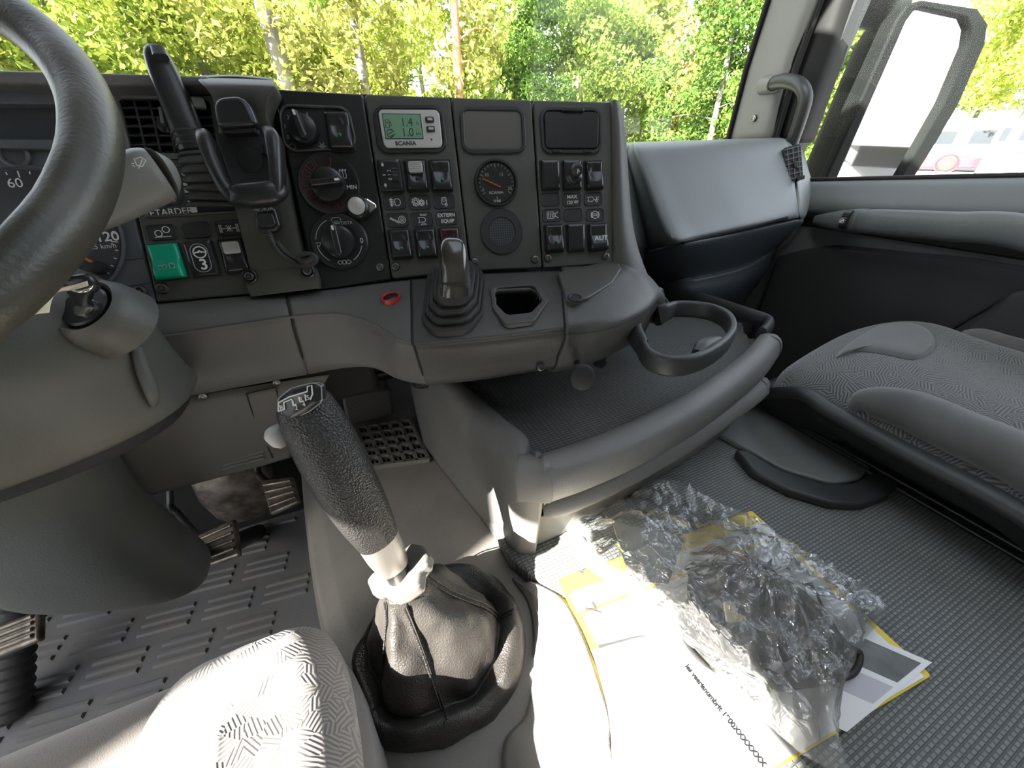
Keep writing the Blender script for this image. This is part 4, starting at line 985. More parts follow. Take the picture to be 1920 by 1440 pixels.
# storage cup let into the console
o_ = round_poly([CT.uv(x, y, .003) for x, y in ((916, 540), (1006, 535), (1031, 567), (1004, 606), (950, 612), (924, 580))], .010, 5)
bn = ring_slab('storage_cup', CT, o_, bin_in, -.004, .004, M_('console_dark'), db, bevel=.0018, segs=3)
ring_slab('cup_wall', CT, [p+(p-sum(bin_in, V((0, 0)))/len(bin_in))*.05 for p in bin_in], bin_in, -.06, .001, M_('black_plastic'), bn, bevel=0)
slab('cup_floor', CT, bin_in, -.062, -.058, M_('black_matte'), bn, bevel=0)
# small lidded tray at the right end
CT2 = Fr(S['8'][1].lerp(S['7'][1], .5)+V((0, 0, .005)), S['9'][1]-S['7'][1], S['8'][0]-S['8'][1])
lid = px_poly(CT2, [(1018, 513), (1145, 503), (1161, 522), (1150, 545), (1105, 566), (1062, 571)], [.006, .012, .012, .02, .02, .006])
slab('tray_lid', CT2, lid, -.004, .0045, M_('module'), db, bevel=.0015, segs=2)
q = CT2.uv(1081, 560); lathe('finger_notch', CT2, q, [(.0095, 0), (.0095, .0022), (.0075, .0028), (.006, .0015), (.001, .0015)], M_('black_matte'), db, 24, h=.0035)
# hazard switch
CT3 = Fr(YP(733, 558, .488), S['5'][1]-S['3'][1], S['4'][0]-S['4'][1])
hz = CT3.uv(733, 558); hzs = lathe('hazard_switch', CT3, hz, [(.0118, -.004), (.0118, .0006), (.0112, .0016), (.0090, .0016), (.0084, .0006), (.001, .0006)], M_('red_ring'), db, 28)
lathe('hazard_button', CT3, hz, [(.0082, 0), (.0082, .001), (.007, .0018), (.001, .002)], M_('red_switch'), hzs, 24, h=.0002)
icon(CT3, hzs, hz.x, hz.y, .003, [[(-.9, -.6), (.9, -.6), (0, .9), (-.9, -.6)]], .0006, 'print_red', .0024)

# hand brake valve lever with its square rubber boot
hb = thing('brake_lever', 'worn glossy black brake lever in a stepped rubber boot on console', 'lever', CT.at(850, 580))
bp_ = [CT.uv(x, y, .002) for x, y in ((796, 503), (890, 497), (908, 530), (908, 590), (884, 620), (818, 622), (793, 598))]
bc = sum(bp_, V((0, 0)))/len(bp_)
rings = []
steps = [(1.0, -.004), (1.0, .004), (.97, .007), (.90, .0065), (.88, .004), (.88, .011), (.85, .014), (.78, .0135), (.76, .011), (.76, .019), (.73, .022), (.65, .0215), (.63, .019), (.63, .028), (.60, .031), (.50, .0305), (.48, .030), (.44, .042), (.40, .046)]
for k, h in steps:
    rings.append([CT.w(bc.x+(p.x-bc.x)*k, bc.y+(p.y-bc.y)*k, h) for p in round_poly(bp_, .022*k, 5)])
ring_loft('rubber_boot', rings, M_('rubber'), hb, n=len(rings[0]), ang=25)
hbp = [CT.w(bc.x, bc.y-.004, .030), DP(850, 548, .414), DP(851, 520, .404), DP(850, 490, .400), DP(849, 462, .400)]
tube('lever_shaft', [hbp[0], hbp[1]+V((0, 0, .0))], [(.0185, .0170), (.0165, .0145)], M_('rubber'), hb, n=20, k=4, flat=(1, -.2, 0), p=3)
tube('lever_head', [hbp[1], hbp[2], hbp[3], hbp[4], DP(849, 452, .402)], [(.0150, .0135), (.0140, .0125), (.0142, .0125), (.0132, .011), (.006, .005)], M_('lever_gloss'), hb, n=22, k=18, flat=(1, -.2, 0), p=3.2)
tube('lever_collar', [DP(850, 530, .4065), DP(850, 526, .4055)], [(.0148, .0133), (.0148, .0133)], M_('black_matte'), hb, n=20, flat=(1, -.2, 0), p=3)

# pull knob and sockets under the console
pk = thing('engine_stop_pull', 'round black pull knob sticking out under the console end', 'knob', YP(1090, 706, .345))
kc = DP(1091, 707, .455); kb = YP(1078, 668, .395)
tube('knob_stem', [kb, kb.lerp(kc, .75)], [.0045, .0045], M_('black_plastic'), pk, n=12)
KF = Fr(kc, (1, -.3, 0), (kc-kb).cross(V((1, -.3, 0)))); 
if KF.n.dot(EYE-kc) < 0: KF = Fr(kc, (-1, .3, 0), (kc-kb).cross(V((1, -.3, 0))))
lathe('knob_head', KF, (0, 0), [(.007, -.014), (.0135, -.010), (.0155, -.004), (.0150, -.001), (.0158, .001), (.0150, .005), (.0118, .007), (.001, .007)], M_('black_matte'), pk, 28)
for px, py, r in ((1078, 668, .0125), (1127, 676, .011)):
    y = .392; f_ = Fr(YP(px, py, y), (1, .15, 0), V((0, .25, 1)))
    so = lathe('socket', f_, (0, 0), [(r, -.006), (r, .002), (r*.86, .003), (r*.74, .001), (.001, .001)], M_('black_plastic'), db, 24)
    if px > 1100:
        for a in range(4): lathe('socket_hole', f_, (.005*math.cos(a*1.57), .005*math.sin(a*1.57)), [(.0016, 0), (.0016, .0012), (.0004, .0012)], M_('ink'), so, 8, h=.0008)

# cup holder ring clipped to the console end
ch = thing('cup_holder', 'dark folding cup holder ring over the storage tray', 'cup holder', YP(1190, 620, .42))
ringpx = [(1196, 632, .480), (1212, 668, .470), (1245, 685, .463), (1290, 684, .462), (1330, 668, .468), (1360, 645, .480), (1372, 622, .500), (1362, 600, .528), (1335, 586, .550), (1300, 580, .562), (1262, 580, .565), (1236, 590, .560)]
HZ = .965
rp = [ZP(x, y, HZ) for x, y, d in ringpx]
tube('ring', rp, [(.014, .0055)]*len(rp), M_('seat_shell'), ch, n=14, k=60, flat=(0, 0, 1), p=3)
tube('holder_arm', [YP(1180, 605, .435)+V((.0, 0, .0)), YP(1190, 612, .425), rp[0]+V((-.003, .004, .004)), rp[0].lerp(rp[1], .6)], [(.012, .006), (.016, .009), (.016, .009), (.014, .006)], M_('seat_shell'), ch, n=14, k=16, flat=(0, 0, 1), p=3)
tube('holder_back', [YP(1215, 555, .47), YP(1232, 556, .47), YP(1238, 575, .50), rp[-1], rp[-2]], [(.010, .007), (.016, .007), (.018, .007), (.018, .006), (.014, .0055)], M_('seat_shell'), ch, n=14, k=24, flat=(0, 0, 1), p=3)
tube('holder_hinge', [YP(1195, 590, .44), YP(1222, 590, .455), YP(1232, 600, .46)], [(.010, .012), (.014, .012), (.008, .01)], M_('seat_shell'), ch, n=12, k=10, flat=(0, 0, 1), p=3)
tube('ring_lug', [ZP(1305, 668, HZ+.004), ZP(1318, 654, HZ+.006), ZP(1345, 642, HZ+.004)], [(.010, .006), (.013, .010), (.009, .006)], M_('seat_shell'), ch, n=12, k=12, flat=(0, 0, 1), p=3)

# ---------------- storage tray and drawer unit
tr = thing('storage_tray', 'grey storage tray unit with a rubber mat and thick padded rim', 'storage unit', (.4, .45, MAT_Z))
TZ = .865
def base_x(y): return .06+(.74-y)/(.74-.331)*.082
inner = [ZP(868, 738, TZ), ZP(905, 775, TZ), ZP(950, 825, TZ), ZP(982, 856, TZ), ZP(1010, 857, TZ), ZP(1080, 835, TZ), ZP(1180, 795, TZ), ZP(1290, 738, TZ), ZP(1390, 665, TZ), ZP(1425, 622, TZ+.004)]
# left cheek, rounding over into the rim
rows = []
for y, ins in ((.64, .0), (.54, .0), (.46, .0), (.40, .0), (.355, .0)):
    bx = base_x(y)
    rows.append([V((bx+.045, y, TZ-.012)), V((bx+.040, y, TZ+.004)), V((bx+.022, y, TZ+.010)), V((bx+.006, y, TZ+.002)), V((bx-.004, y, TZ-.03)), V((bx-.004, y, .76)), V((bx+.0, y, TUN_Z))])
# corner and front, as sections along the rim
def sect(pi, out, z0, dz=.0):
    """rim section at an inner edge point, out = horizontal outward direction, z0 = foot height"""
    o2 = V((out[0], out[1], 0)).normalized()
    return [pi+V((0, 0, -.012)), pi+V((0, 0, .004)), pi+o2*.016+V((0, 0, .012+dz)), pi+o2*.036+V((0, 0, .004+dz)), pi+o2*.044+V((0, 0, -.018+dz)), pi+o2*.040+V((0, 0, -.040+dz)), V((pi.x+o2.x*.030, pi.y+o2.y*.030, z0))]
corner = ZP(982, 856, TZ)
rows.append([V((.163, .325, TZ-.012)), V((.160, .322, TZ+.004)), V((.147, .312, TZ+.010)), V((.137, .303, TZ+.0)), V((.133, .300, TZ-.03)), V((.137, .305, .76)), V((.146, .318, MAT_Z-.01))])
rows.append([V((.172, .318, TZ-.012)), V((.172, .316, TZ+.004)), V((.166, .299, TZ+.010)), V((.163, .284, TZ+.0)), V((.163, .280, TZ-.03)), V((.165, .290, .76)), V((.168, .305, MAT_Z-.005))])
loft('left_cheek', rows, 34, 34, M_('unit_grey'), tr, solid=.006)
fr_rows = []
dirs = [(-.1, -1), (.02, -1), (.05, -1), (.12, -1), (.22, -1), (.35, -1), (.55, -.9)]
ipts = [V((.172, .318, TZ)), ZP(1010, 857, TZ), ZP(1080, 835, TZ), ZP(1180, 795, TZ), ZP(1290, 738, TZ), ZP(1385, 672, TZ), ZP(1422, 632, TZ+.004)]
ipts.insert(0, V((.155, .330, TZ))); dirs.insert(0, (-.55, -.85))
for p, d in zip(ipts, dirs): fr_rows.append(sect(p, d, TZ-.060)[:6]+[V((p.x+d[0]*.02, p.y+d[1]*.02, TZ-.052))])
loft('front_rim', fr_rows, 34, 44, M_('unit_grey'), tr, solid=.006)
e = ipts[-1]; o2 = V((.55, -.9, 0)).normalized()
tube('rim_end', [e+o2*.022+V((-.01, -.004, -.014)), e+o2*.022+V((.006, .004, -.014)), e+o2*.022+V((.018, .012, -.014))], [(.026, .024), (.024, .021), (.010, .009)], M_('unit_grey'), tr, n=18, k=10, flat=(0, 0, 1))
# right and rear rim of the tray
rr_ = [e+V((.006, .0, .004)), ZP(1440, 606, TZ+.012), ZP(1400, 590, TZ+.014), ZP(1310, 560, TZ+.016), ZP(1225, 538, TZ+.018), ZP(1205, 536, TZ+.02)]
tube('right_rim', rr_, [(.016, .010)]*6, M_('seat_shell'), tr, n=12, k=26, flat=(0, 0, 1))
# tray floor and mat
tf = [V((.075, .72, 0)), V((.075, .62, 0)), V((base_x(.54)+.03, .54, 0)), V((.165, .322, 0)), *[V((p.x, p.y, 0)) for p in ipts[2:]], V((rr_[2].x, rr_[2].y, 0)), V((rr_[4].x, rr_[4].y, 0)), V((.60, .80, 0)), V((.3, .80, 0))]
slab('tray_floor', flat, [V((p.x, p.y)) for p in tf], TZ-.03, TZ-.016, M_('black_plastic'), tr, bevel=.002)
cxy = sum((V((p.x, p.y)) for p in tf), V((0, 0)))/len(tf)
tmat = [cxy+(V((p.x, p.y))-cxy)*.975 for p in tf]
# mat with a slightly lifted, wavy edge
n_ = 90; ed = cr([V((p.x, p.y, 0)) for p in tmat], n_, closed=True, lin=True)
P, F_ = [], []
for k in (1.0, .985, .95, .8, .5, .15):
    for i, p in enumerate(ed):
        q = V((cxy.x, cxy.y, 0)).lerp(p, k)
        lift = (.006+.005*math.sin(i*.9)+.003*math.sin(i*2.3)) if k == 1.0 else (.002 if k > .98 else 0)
        P.append(V((q.x, q.y, TZ-.013+lift)))
F_ = grid_faces(6, n_, cu=True)+[tuple(range(5*n_, 6*n_))]
o = mesh('tray_mat', P, F_, M_('tray_mat'), tr, solid=.003); toward_eye(o)
slab('rear_step', flat, rrect(.32, .66, .5, .2, .02), TZ-.016, TZ+.012, M_('black_plastic'), tr, bevel=.006)
# drawer under the rim
dw = thing('drawer', 'grey drawer with a rolled pull lip under the tray rim', 'drawer', ZP(1100, 990, MAT_Z))
lip = [ZP(1004, 936, .80), ZP(1030, 938, .80), ZP(1090, 918, .80), ZP(1190, 872, .80), ZP(1300, 810, .80), ZP(1400, 742, .80), ZP(1424, 722, .80)]
lrows = [[p+V((0, .020, .016)) for p in lip], [p+V((0, .004, .018)) for p in lip], [p+V((0, -.014, .010)) for p in lip], [p+V((0, -.022, -.006)) for p in lip], [p+V((0, -.014, -.018)) for p in lip], [p+V((0, .000, -.020)) for p in lip]]
loft('pull_lip', lrows, 40, 22, M_('unit_grey'), dw, solid=.004)
face = [ZP(1001, 1030, MAT_Z), ZP(1030, 1020, MAT_Z), ZP(1100, 985, MAT_Z), ZP(1190, 930, MAT_Z), ZP(1280, 875, MAT_Z), ZP(1345, 830, MAT_Z), ZP(1362, 815, MAT_Z)]
loft('drawer_front', [[p+V((0, .004, .012)) for p in lip], [p+V((0, .002, -.012)) for p in lip], [a.lerp(b, .5)+V((0, .006, 0)) for a, b in zip(lip, face)], [b+V((0, .004, .004)) for b in face], [b+V((0, .02, .003)) for b in face]], 30, 20, M_('unit_grey'), dw, solid=.006)
tube('lip_end', [lip[-1]+V((-.01, -.003, -.001)), lip[-1]+V((.008, .002, -.001)), lip[-1]+V((.016, .006, -.001))], [(.019, .018), (.017, .015), (.007, .006)], M_('unit_grey'), dw, n=16, k=10, flat=(0, 0, 1))
# dark gap between cheek and drawer, unit interior
box('unit_core', .175, .60, .42, .78, MAT_Z, TZ-.03, M_('black_matte'), tr, bevel=0)
# vent and filter box at the front of the tunnel
# ================================================================== driver's side of the dashboard
ic_ = thing('instrument_cluster', 'grey instrument cluster half hidden behind the steering wheel rim', 'instruments', centre(PD, [(100, 570), (290, 567)]))
slab('cluster_plate', PD, px_poly(PD, [(-330, 262), (226, 284), (232, 335), (292, 567), (215, 573), (-330, 620)], .002), -.03, -.001, M_('cluster_grey'), ic_, bevel=.0015)
slab('hood', PD, px_poly(PD, [(-330, 146), (205, 156), (405, 161), (410, 178), (205, 180), (-330, 173)], .004), -.06, .020, M_('dash_grey'), ic_, bevel=.007, segs=4)
slab('upper_band', PD, px_poly(PD, [(-330, 173), (206, 178), (214, 200), (-330, 195)], .001), -.03, .004, M_('cluster_grey'), ic_, bevel=.001)
slab('warning_display', PD, px_poly(PD, [(-330, 193), (212, 198), (224, 268), (-330, 264)], .002), -.03, -.004, M_('cluster_dark'), ic_, bevel=0)
slab('display_sill', PD, px_poly(PD, [(-330, 262), (223, 267), (228, 287), (-330, 275)], .001), -.03, .006, M_('cluster_grey'), ic_, bevel=.0015)
q = PD.uv(28, 291); ho = lathe('cluster_lock', PD, q, [(.0125, 0), (.0125, .004), (.0105, .0055), (.0092, .004), (.0088, -.0005), (.001, -.0005)], M_('cluster_grey'), ic_, 24, h=-.002)
lathe('lock_hole', PD, q, [(.0086, 0), (.0086, .001), (.001, .001)], M_('ink'), ho, 20, h=0)
# speedometer
dc = PD.uv(80, 442); dr_ = (PD.uv(228, 430)-dc).length
sp = lathe('speedometer', PD, dc, [(dr_*1.02, 0), (dr_*1.02, .002), (dr_*.985, .003), (dr_*.965, .001), (.001, .001)], M_('cluster_grey'), ic_, 64)
lathe('dial_face', PD, dc, [(dr_*.955, 0), (dr_*.955, .0008), (.001, .0008)], M_('cluster_dark'), sp, 64, h=.0006)
tk = []
for i in range(33):
    a = 225-i*270/32; k = .84 if i % 4 == 0 else .89
    tk.append([(k*math.cos(rad(a)), k*math.sin(rad(a))), (.93*math.cos(rad(a)), .93*math.sin(rad(a)))])
icon(PD, sp, dc.x, dc.y, dr_, tk, .0010, 'print_white', .0016, 'dial_ticks')
text('60', PD, PD.uv(31, 345), .0125, M_('print_white'), sp, h=.0018); text('120', PD, PD.uv(203, 445), .0140, M_('print_white'), sp, h=.0018, bold=.0002)
text('125 km/h', PD, PD.uv(192, 463), .0070, M_('print_white'), sp, h=.0018)
icon(PD, sp, dc.x, dc.y, dr_, [[(0, 0), (.55, -.5)]], .003, 'orange', .003, 'needle')
# menu icons, button and grooves below the dial
for k, (x, y) in enumerate(((155, 488), (168, 486), (181, 483), (195, 482))):
    q = PD.uv(x, y)
    L = [[[(-.8, -.8), (.8, .8)], [(-.8, .8), (.8, -.8)]], [[(-.8, -.8), (.8, .8)], [(-.8, .8), (.8, -.8)], [(-.3, 0), (.3, 0)]], [[(-.8, -.8), (.8, -.8), (.8, .8), (-.8, .8), (-.8, -.8)], [(-.6, -.6), (.6, .6)]], [[(-.9, .5), (.9, .5)], [(-.9, .5), (-.9, -.5)], [(.2, .5), (.2, -.2)], [(.9, .5), (.9, 0)]]][k]
    icon(PD, ic_, q.x, q.y, .0035, L, .0011, 'print_white', 0, 'menu_mark')
    q = PD.uv(x+2, y+9); lathe('menu_dot', PD, q, [(.0010, 0), (.0010, .0004), (.0002, .0004)], M_('print_white'), ic_, 8, h=-.001)
q = PD.uv(186, 503, .004); bt = lathe('trip_button', PD, q, [(.0068, 0), (.0066, .010), (.0055, .0125), (.001, .0128)], M_('black_plastic'), ic_, 20, h=-.001)
for a, b in (((130, 500), (268, 484)), ((200, 541), (281, 531))): strokes('panel_groove', PD, [[PD.uv(*a), PD.uv(*b)]], .0009, M_('black_matte'), ic_, h=-.0012, th=.0006)
screw(PD, 264, 546, ic_, h=-.001, s=1.25)

rp_ = thing('retarder_console', 'grey switch panel with RETARDER lettering and a green rocker', 'control panel', centre(PD, [(296, 567), (470, 552)]))
slab('faceplate', PD, px_poly(PD, [(234, 300), (452, 296), (500, 548), (294, 567)], .003), -.03, .0, M_('module'), rp_, bevel=.0022, segs=3)
o_ = px_poly(PD, [(250, 312), (430, 306), (452, 398), (270, 410)], .006, seg=5); i_ = px_poly(PD, [(255, 316), (427, 310), (448, 394), (273, 405)], .005, seg=5)
ring_slab('recess_frame', PD, o_, i_, 0, .002, M_('module'), rp_, bevel=.0008)
slab('recess_floor', PD, i_, 0, .0006, M_('cluster_dark'), rp_, bevel=0)
text('RETARDER', PD, PD.uv(316.5, 398.5), .0098, M_('print_white'), rp_, h=.001, rot=rad(1))
text('0', PD, PD.uv(345, 325), .0105, M_('print_white'), rp_, h=.001)
for k, (x, y, w_, h_) in enumerate(((347.5, 337, .0042, .0016), (349, 346, .0048, .0030), (351.5, 357.5, .0052, .0048), (356.5, 373, .0058, .0070), (364, 394, .0062, .0100))):
    q = PD.uv(x, y); slab('level_bar', PD, rrect(q.x, q.y, w_, h_, .0003), .0006, .0010, M_('print_white'), rp_, bevel=0)
PQ = [[(275, 424), (329, 421), (333, 448), (278, 451)], [(341, 421), (392, 418), (396, 444), (345, 447)], [(404, 417), (452, 415), (456, 439), (407, 443)]]
pls = [plate(PD, qd, rp_) for qd in PQ]
def picD(p, lines, wd=.0008, s=.006): return icon(PD, p[0], p[1], p[2], s, lines, wd)
picD(pls[0], [C_(-.55, -.15, .55), C_(.75, .45, .55), [(-1.3, -.8), (1.3, -.8)]])
picD(pls[2], [[(-1.7, .8), (-1.7, -.8)], [(-1.4, .8), (-1.4, -.8)], [(1.7, .8), (1.7, -.8)], [(1.4, .8), (1.4, -.8)], [(-1.4, 0), (1.4, 0)], [(-.5, .6), (.5, -.6)], [(-.5, -.6), (.5, .6)], [(0, .35), (0, .6)], [(0, -.35), (0, -.6)]], .0008, .0056)
gsw, (cx, cy, w_, h_) = rocker(PD, [(285, 460), (339, 456), (352, 522), (292, 527)], rp_, mat='green_switch', style='big', name='lift_axle_switch')
icon(PD, gsw, cx+.001, cy-h_*.16, .0048, [[(-1.7, -.6), (-.4, -.6)], C_(-1.2, -.2, .4, 0, 200, 8), C_(-.3, -.1, .4, -60, 180, 8), C_(1.1, -.05, .55, -60, 240, 10), [(.4, -.6), (1.8, -.6)]], .0006, 'print_grey', .0138)
sw3, (cx, cy, w_, h_) = rocker(PD, [(350, 455), (400, 451), (413, 516), (362, 520)], rp_, style='flat', name='steering_hydraulics_button')
pts = rrect(cx, cy, w_*.62, h_*.80, w_*.30, 8); strokes('oval_line', PD, [pts+[pts[0]]], .0008, M_('print_grey'), sw3, h=.0076)
icon(PD, sw3, cx+.0005, cy+h_*.16, .0062, [C_(0, 0, 1), [(-.95, -.1), (-.25, .1), (0, .3), (.25, .1), (.95, -.1)], [(-.35, -.1), (0, .15), (.35, -.1)]], .0013, 'print_white', .0077)
text('3', PD, (cx+.001, cy-h_*.2), .0165, M_('print_white'), sw3, h=.0077, bold=.0003)
slide_rocker(PD, [(413, 450), (462, 448), (468, 510), (424, 515)], rp_, None)
screw(PD, 305, 541, rp_, s=1.2)

# air vent behind the retarder lever
av = thing('air_vent', 'black louvred air vent behind the retarder lever', 'air vent', centre(PD, [(248, 285), (405, 285)]))
VQ = [(221, 184), (392, 186), (410, 286), (247, 287)]
o_ = px_poly(PD, [(205, 178), (400, 180), (420, 296), (232, 300)], .002, seg=4); i_ = px_poly(PD, VQ, .005, seg=4)
ring_slab('vent_frame', PD, o_, i_, -.03, .001, M_('dash_grey'), av, bevel=.0015)
slab('vent_back', PD, i_, -.03, -.022, M_('black_matte'), av, bevel=0)
def bil(s, t):
    a = V(VQ[0]).lerp(V(VQ[1]), s); b = V(VQ[3]).lerp(V(VQ[2]), s); q = a.lerp(b, t); return PD.uv(q.x, q.y)
cols_, rows_ = 6, 6
for i in range(rows_+1):
    a, b = bil(.01, i/rows_), bil(.99, i/rows_); c = (a+b)/2
    me_ = slab('louvre', PD, rrect(c.x, c.y, (b-a).length, .0022, .0006), -.016, -.001, M_('black_plastic'), av, bevel=.0004)
for j in range(cols_+1):
    a, b = bil(j/cols_, .01), bil(j/cols_, .99)
    d = (b-a).normalized(); nn = V((-d.y, d.x))*.0011
    slab('divider', PD, [a+nn, a-nn, b-nn, b+nn], -.016, -.0005, M_('black_plastic'), av, bevel=.0004)
for i in range(rows_):
    for j in range(cols_):
        a = bil((j+.28)/cols_, (i+.5)/rows_); 
        slab('inner_fin', PD, rrect(a.x+.004, a.y, .011, .0012, .0004), -.020, -.008, M_('plate_dark'), av, bevel=0)
q = PD.uv(309, 233); lathe('vent_knob', PD, q, [(.0085, 0), (.0085, .004), (.006, .007), (.001, .0075)], M_('black_plastic'), av, 20, h=-.004)
slab('knob_stub', PD, px_poly(PD, [(304, 208), (311, 208), (318, 238), (310, 240)], .002), 0, .010, M_('stalk_grey'), av, bevel=.001)
slab('flow_tab', PD, px_poly(PD, [(357, 184), (383, 186), (391, 209), (366, 208)], .003), 0, .006, M_('slider_grey'), av, bevel=.002)

# retarder lever
rl = thing('retarder_lever', 'long black retarder lever rising from a ribbed rubber gaiter', 'lever', PD.at(405, 395))
b0_ = PD.at(408, 392, .0); tip = DP(291, 88, .400)
ax = [PD.at(405, 388, .004), DP(394, 350, .440), DP(378, 310, .430), DP(368, 285, .425), DP(350, 240, .418), DP(320, 165, .408), DP(297, 110, .402), DP(290, 90, .400)]
side = (ray(500, 300).cross(V((0, 0, 1)))).normalized()
gp, gr = [], []
n_b = 7
for i in range(n_b*4+1):
    t = i/(n_b*4); c = cr(ax[:4], 61)[int(t*60)]
    ph = (i % 4)/4; base = .0255*(1-t)+.0155*t
    gp.append(c); gr.append((base*(1.06 if ph < .3 else (1.0 if ph < .6 else .86)), base*(1.0 if ph < .6 else .86)))
tube('gaiter', gp, gr, M_('rubber'), rl, n=20, flat=side, p=2.8)
hp = cr(ax[3:], 30)
hr = cr([V((.0150, .0135, 0)), V((.0152, .014, 0)), V((.0140, .013, 0)), V((.0112, .0115, 0)), V((.0060, .007, 0))], 30)
tube('handle', hp, [(max(r.x, .004), max(r.y, .004)) for r in hr], M_('black_plastic'), rl, n=22, flat=side, p=3)
for (x, y, d) in ((357, 258, .421), (361, 268, .423), (366, 280, .425)):
    tube('handle_ring', [DP(x, y, d), DP(x+1.5, y+4, d)], [(.0163, .0152)]*2, M_('rubber'), rl, n=20, flat=side, p=3)
tube('thumb_switch', [DP(297, 92, .393), DP(302, 108, .391)], [(.0062, .004), (.0066, .004)], M_('cluster_dark'), rl, n=14, flat=side, p=3.4)

# phone console bracket
pb = thing('phone_mount', 'dark moulded phone console clamped over the dashboard edge', 'phone mount', PC.at(530, 548, .01))
rowsx = [((372, 146, .000), (512, 150, .002)), ((373, 152, .030), (515, 158, .030)), ((385, 164, .040), (512, 168, .036)), ((399, 186, .036), (502, 190, .034)), ((405, 215, .026), (500, 220, .028)), ((410, 255, .016), (516, 258, .018)), ((422, 320, .012), (534, 318, .012)), ((438, 380, .012), (545, 380, .012)), ((455, 450, .013), (560, 452, .013)), ((468, 505, .015), (571, 494, .015)), ((470, 512, .016), (580, 498, .016)), ((462, 522, .017), (590, 504, .017)), ((464, 540, .018), (596, 524, .018)), ((471, 556, .018), (598, 541, .018))]
rows = []
for (lx, ly, lh), (rx, ry, rh) in rowsx:
    a, b = PC.at(lx, ly, lh), PC.at(rx, ry, rh)
    rows.append([a-PC.n*.03+PC.u*.003, a-PC.n*.004, a+PC.u*.004, a.lerp(b, .5)+PC.n*.001, b-PC.u*.004, b-PC.n*.004, b-PC.n*.03-PC.u*.003])
loft('bracket', rows, 28, 60, M_('module'), pb, solid=.003)
loft('bracket_hook', [[PC.at(372, 146, .0), PC.at(440, 143.5, .0), PC.at(512, 150, .002)], [PC.at(372, 142, -.05), PC.at(440, 140, -.05), PC.at(510, 146, -.05)]], 14, 6, M_('module'), pb, solid=.003)
for x, y, h in ((468, 518, .019), (577, 508, .019)):
    q = PC.uv(x, y, h); lathe('screw_cup', PC, q, [(.0085, -.004), (.0085, .0015), (.0072, .0025), (.0062, .0012), (.001, .0012)], M_('black_plastic'), pb, 22, h=h); screw(PC, x, y, pb, h=h+.001, s=1.0)

# the phone cradle
pcd = thing('phone_cradle', 'black plastic phone cradle with two side arms on its bracket', 'phone cradle', PC.at(480, 380, .02))
HF = .034
def cp(x, y, h=HF): return PC.at(x, y, h)
CRD = PC
slab('head_pad', PC, px_poly(PC, [(401, 187), (462, 181), (487, 238), (411, 243)], [.012, .012, .004, .004], h=.050), .040, .055, M_('black_plastic'), pcd, bevel=.004, segs=3)
slab('pad_hinge', PC, px_poly(PC, [(414, 240), (480, 238), (482, 250), (418, 252)], .001, h=.045), .036, .048, M_('black_matte'), pcd, bevel=.001)
slab('cradle_back', PC, px_poly(PC, [(402, 250), (497, 247), (526, 352), (446, 374)], .004, h=HF), .018, .036, M_('black_matte'), pcd, bevel=.002)
lathe('clip_disc', PC, PC.uv(470, 300, .036), [(.0125, 0), (.0125, .001), (.0115, .0012), (.001, .0008)], M_('black_plastic'), pcd, 24, h=.036)
armL = [cp(384, 256, .050), cp(390, 272, .056), cp(404, 310, .060), cp(425, 352, .062), cp(444, 372, .062)]
armR = [cp(503, 251, .050), cp(514, 266, .056), cp(519, 300, .060), cp(521, 338, .062), cp(520, 362, .062)]
for L in (armL, armR): tube('side_arm', L, [(.0065, .0085), (.0080, .0110), (.0072, .0115), (.0070, .0115), (.0075, .0115)], M_('black_plastic'), pcd, n=16, k=22, flat=PC.u, p=3)
ft = [cp(438, 362, .058), cp(452, 368, .064), cp(486, 366, .066), cp(512, 361, .064), cp(523, 352, .058)]
tube('cradle_foot', ft, [(.0085, .010), (.0115, .0115), (.0120, .0115), (.0115, .0115), (.0085, .010)], M_('black_plastic'), pcd, n=18, k=20, flat=PC.v, p=3)
slab('release_key', PC, px_poly(PC, [(488, 272), (495, 270), (498, 290), (491, 291)], .001, h=.045), .036, .048, M_('black_matte'), pcd, bevel=.001)
tube('release_button', [cp(521, 262, .058), cp(524, 284, .060)], [(.003, .004), (.003, .004)], M_('black_plastic'), pcd, n=10, k=4, flat=PC.u)
cpl = thing('phone_plug', 'small black connector with a curled cable below the cradle', 'plug', PC.at(500, 430, .015))
slab('plug_body', PC, px_poly(PC, [(476, 388), (514, 386), (525, 424), (515, 434), (488, 436), (478, 426)], .004, h=.028), .016, .028, M_('black_plastic'), cpl, bevel=.003, segs=3)
slab('plug_key', PC, px_poly(PC, [(477, 402), (510, 399), (517, 420), (508, 425), (486, 426)], .003, h=.03), .026, .031, M_('plate_dark'), cpl, bevel=.001)
text('NOKIA', PC, PC.uv(494, 392, .029), .0065, M_('print_grey'), cpl, h=.0285, rot=rad(2))
cab = [cp(501, 432, .024), cp(507, 446, .024), cp(515, 462, .024), cp(530, 479, .024), cp(548, 491, .026), cp(566, 497, .030), cp(582, 496, .034), cp(592, 487, .036), cp(586, 478, .036), cp(570, 477, .034), cp(560, 484, .032), cp(572, 492, .038), cp(588, 482, .040)]
tube('cable', cab, .0033, M_('rubber'), cpl, n=10, k=70)
tube('cable', [p+PC.u*.004+PC.v*.004 for p in cab[2:7]], .0026, M_('rubber'), cpl, n=8, k=30)
for k in range(4):
    p = cr(cab[:3], 9)[k]; tube('strain_relief', [p, p+(cab[1]-cab[0]).normalized()*.0016], [.0052-.0004*k]*2, M_('rubber'), cpl, n=10)
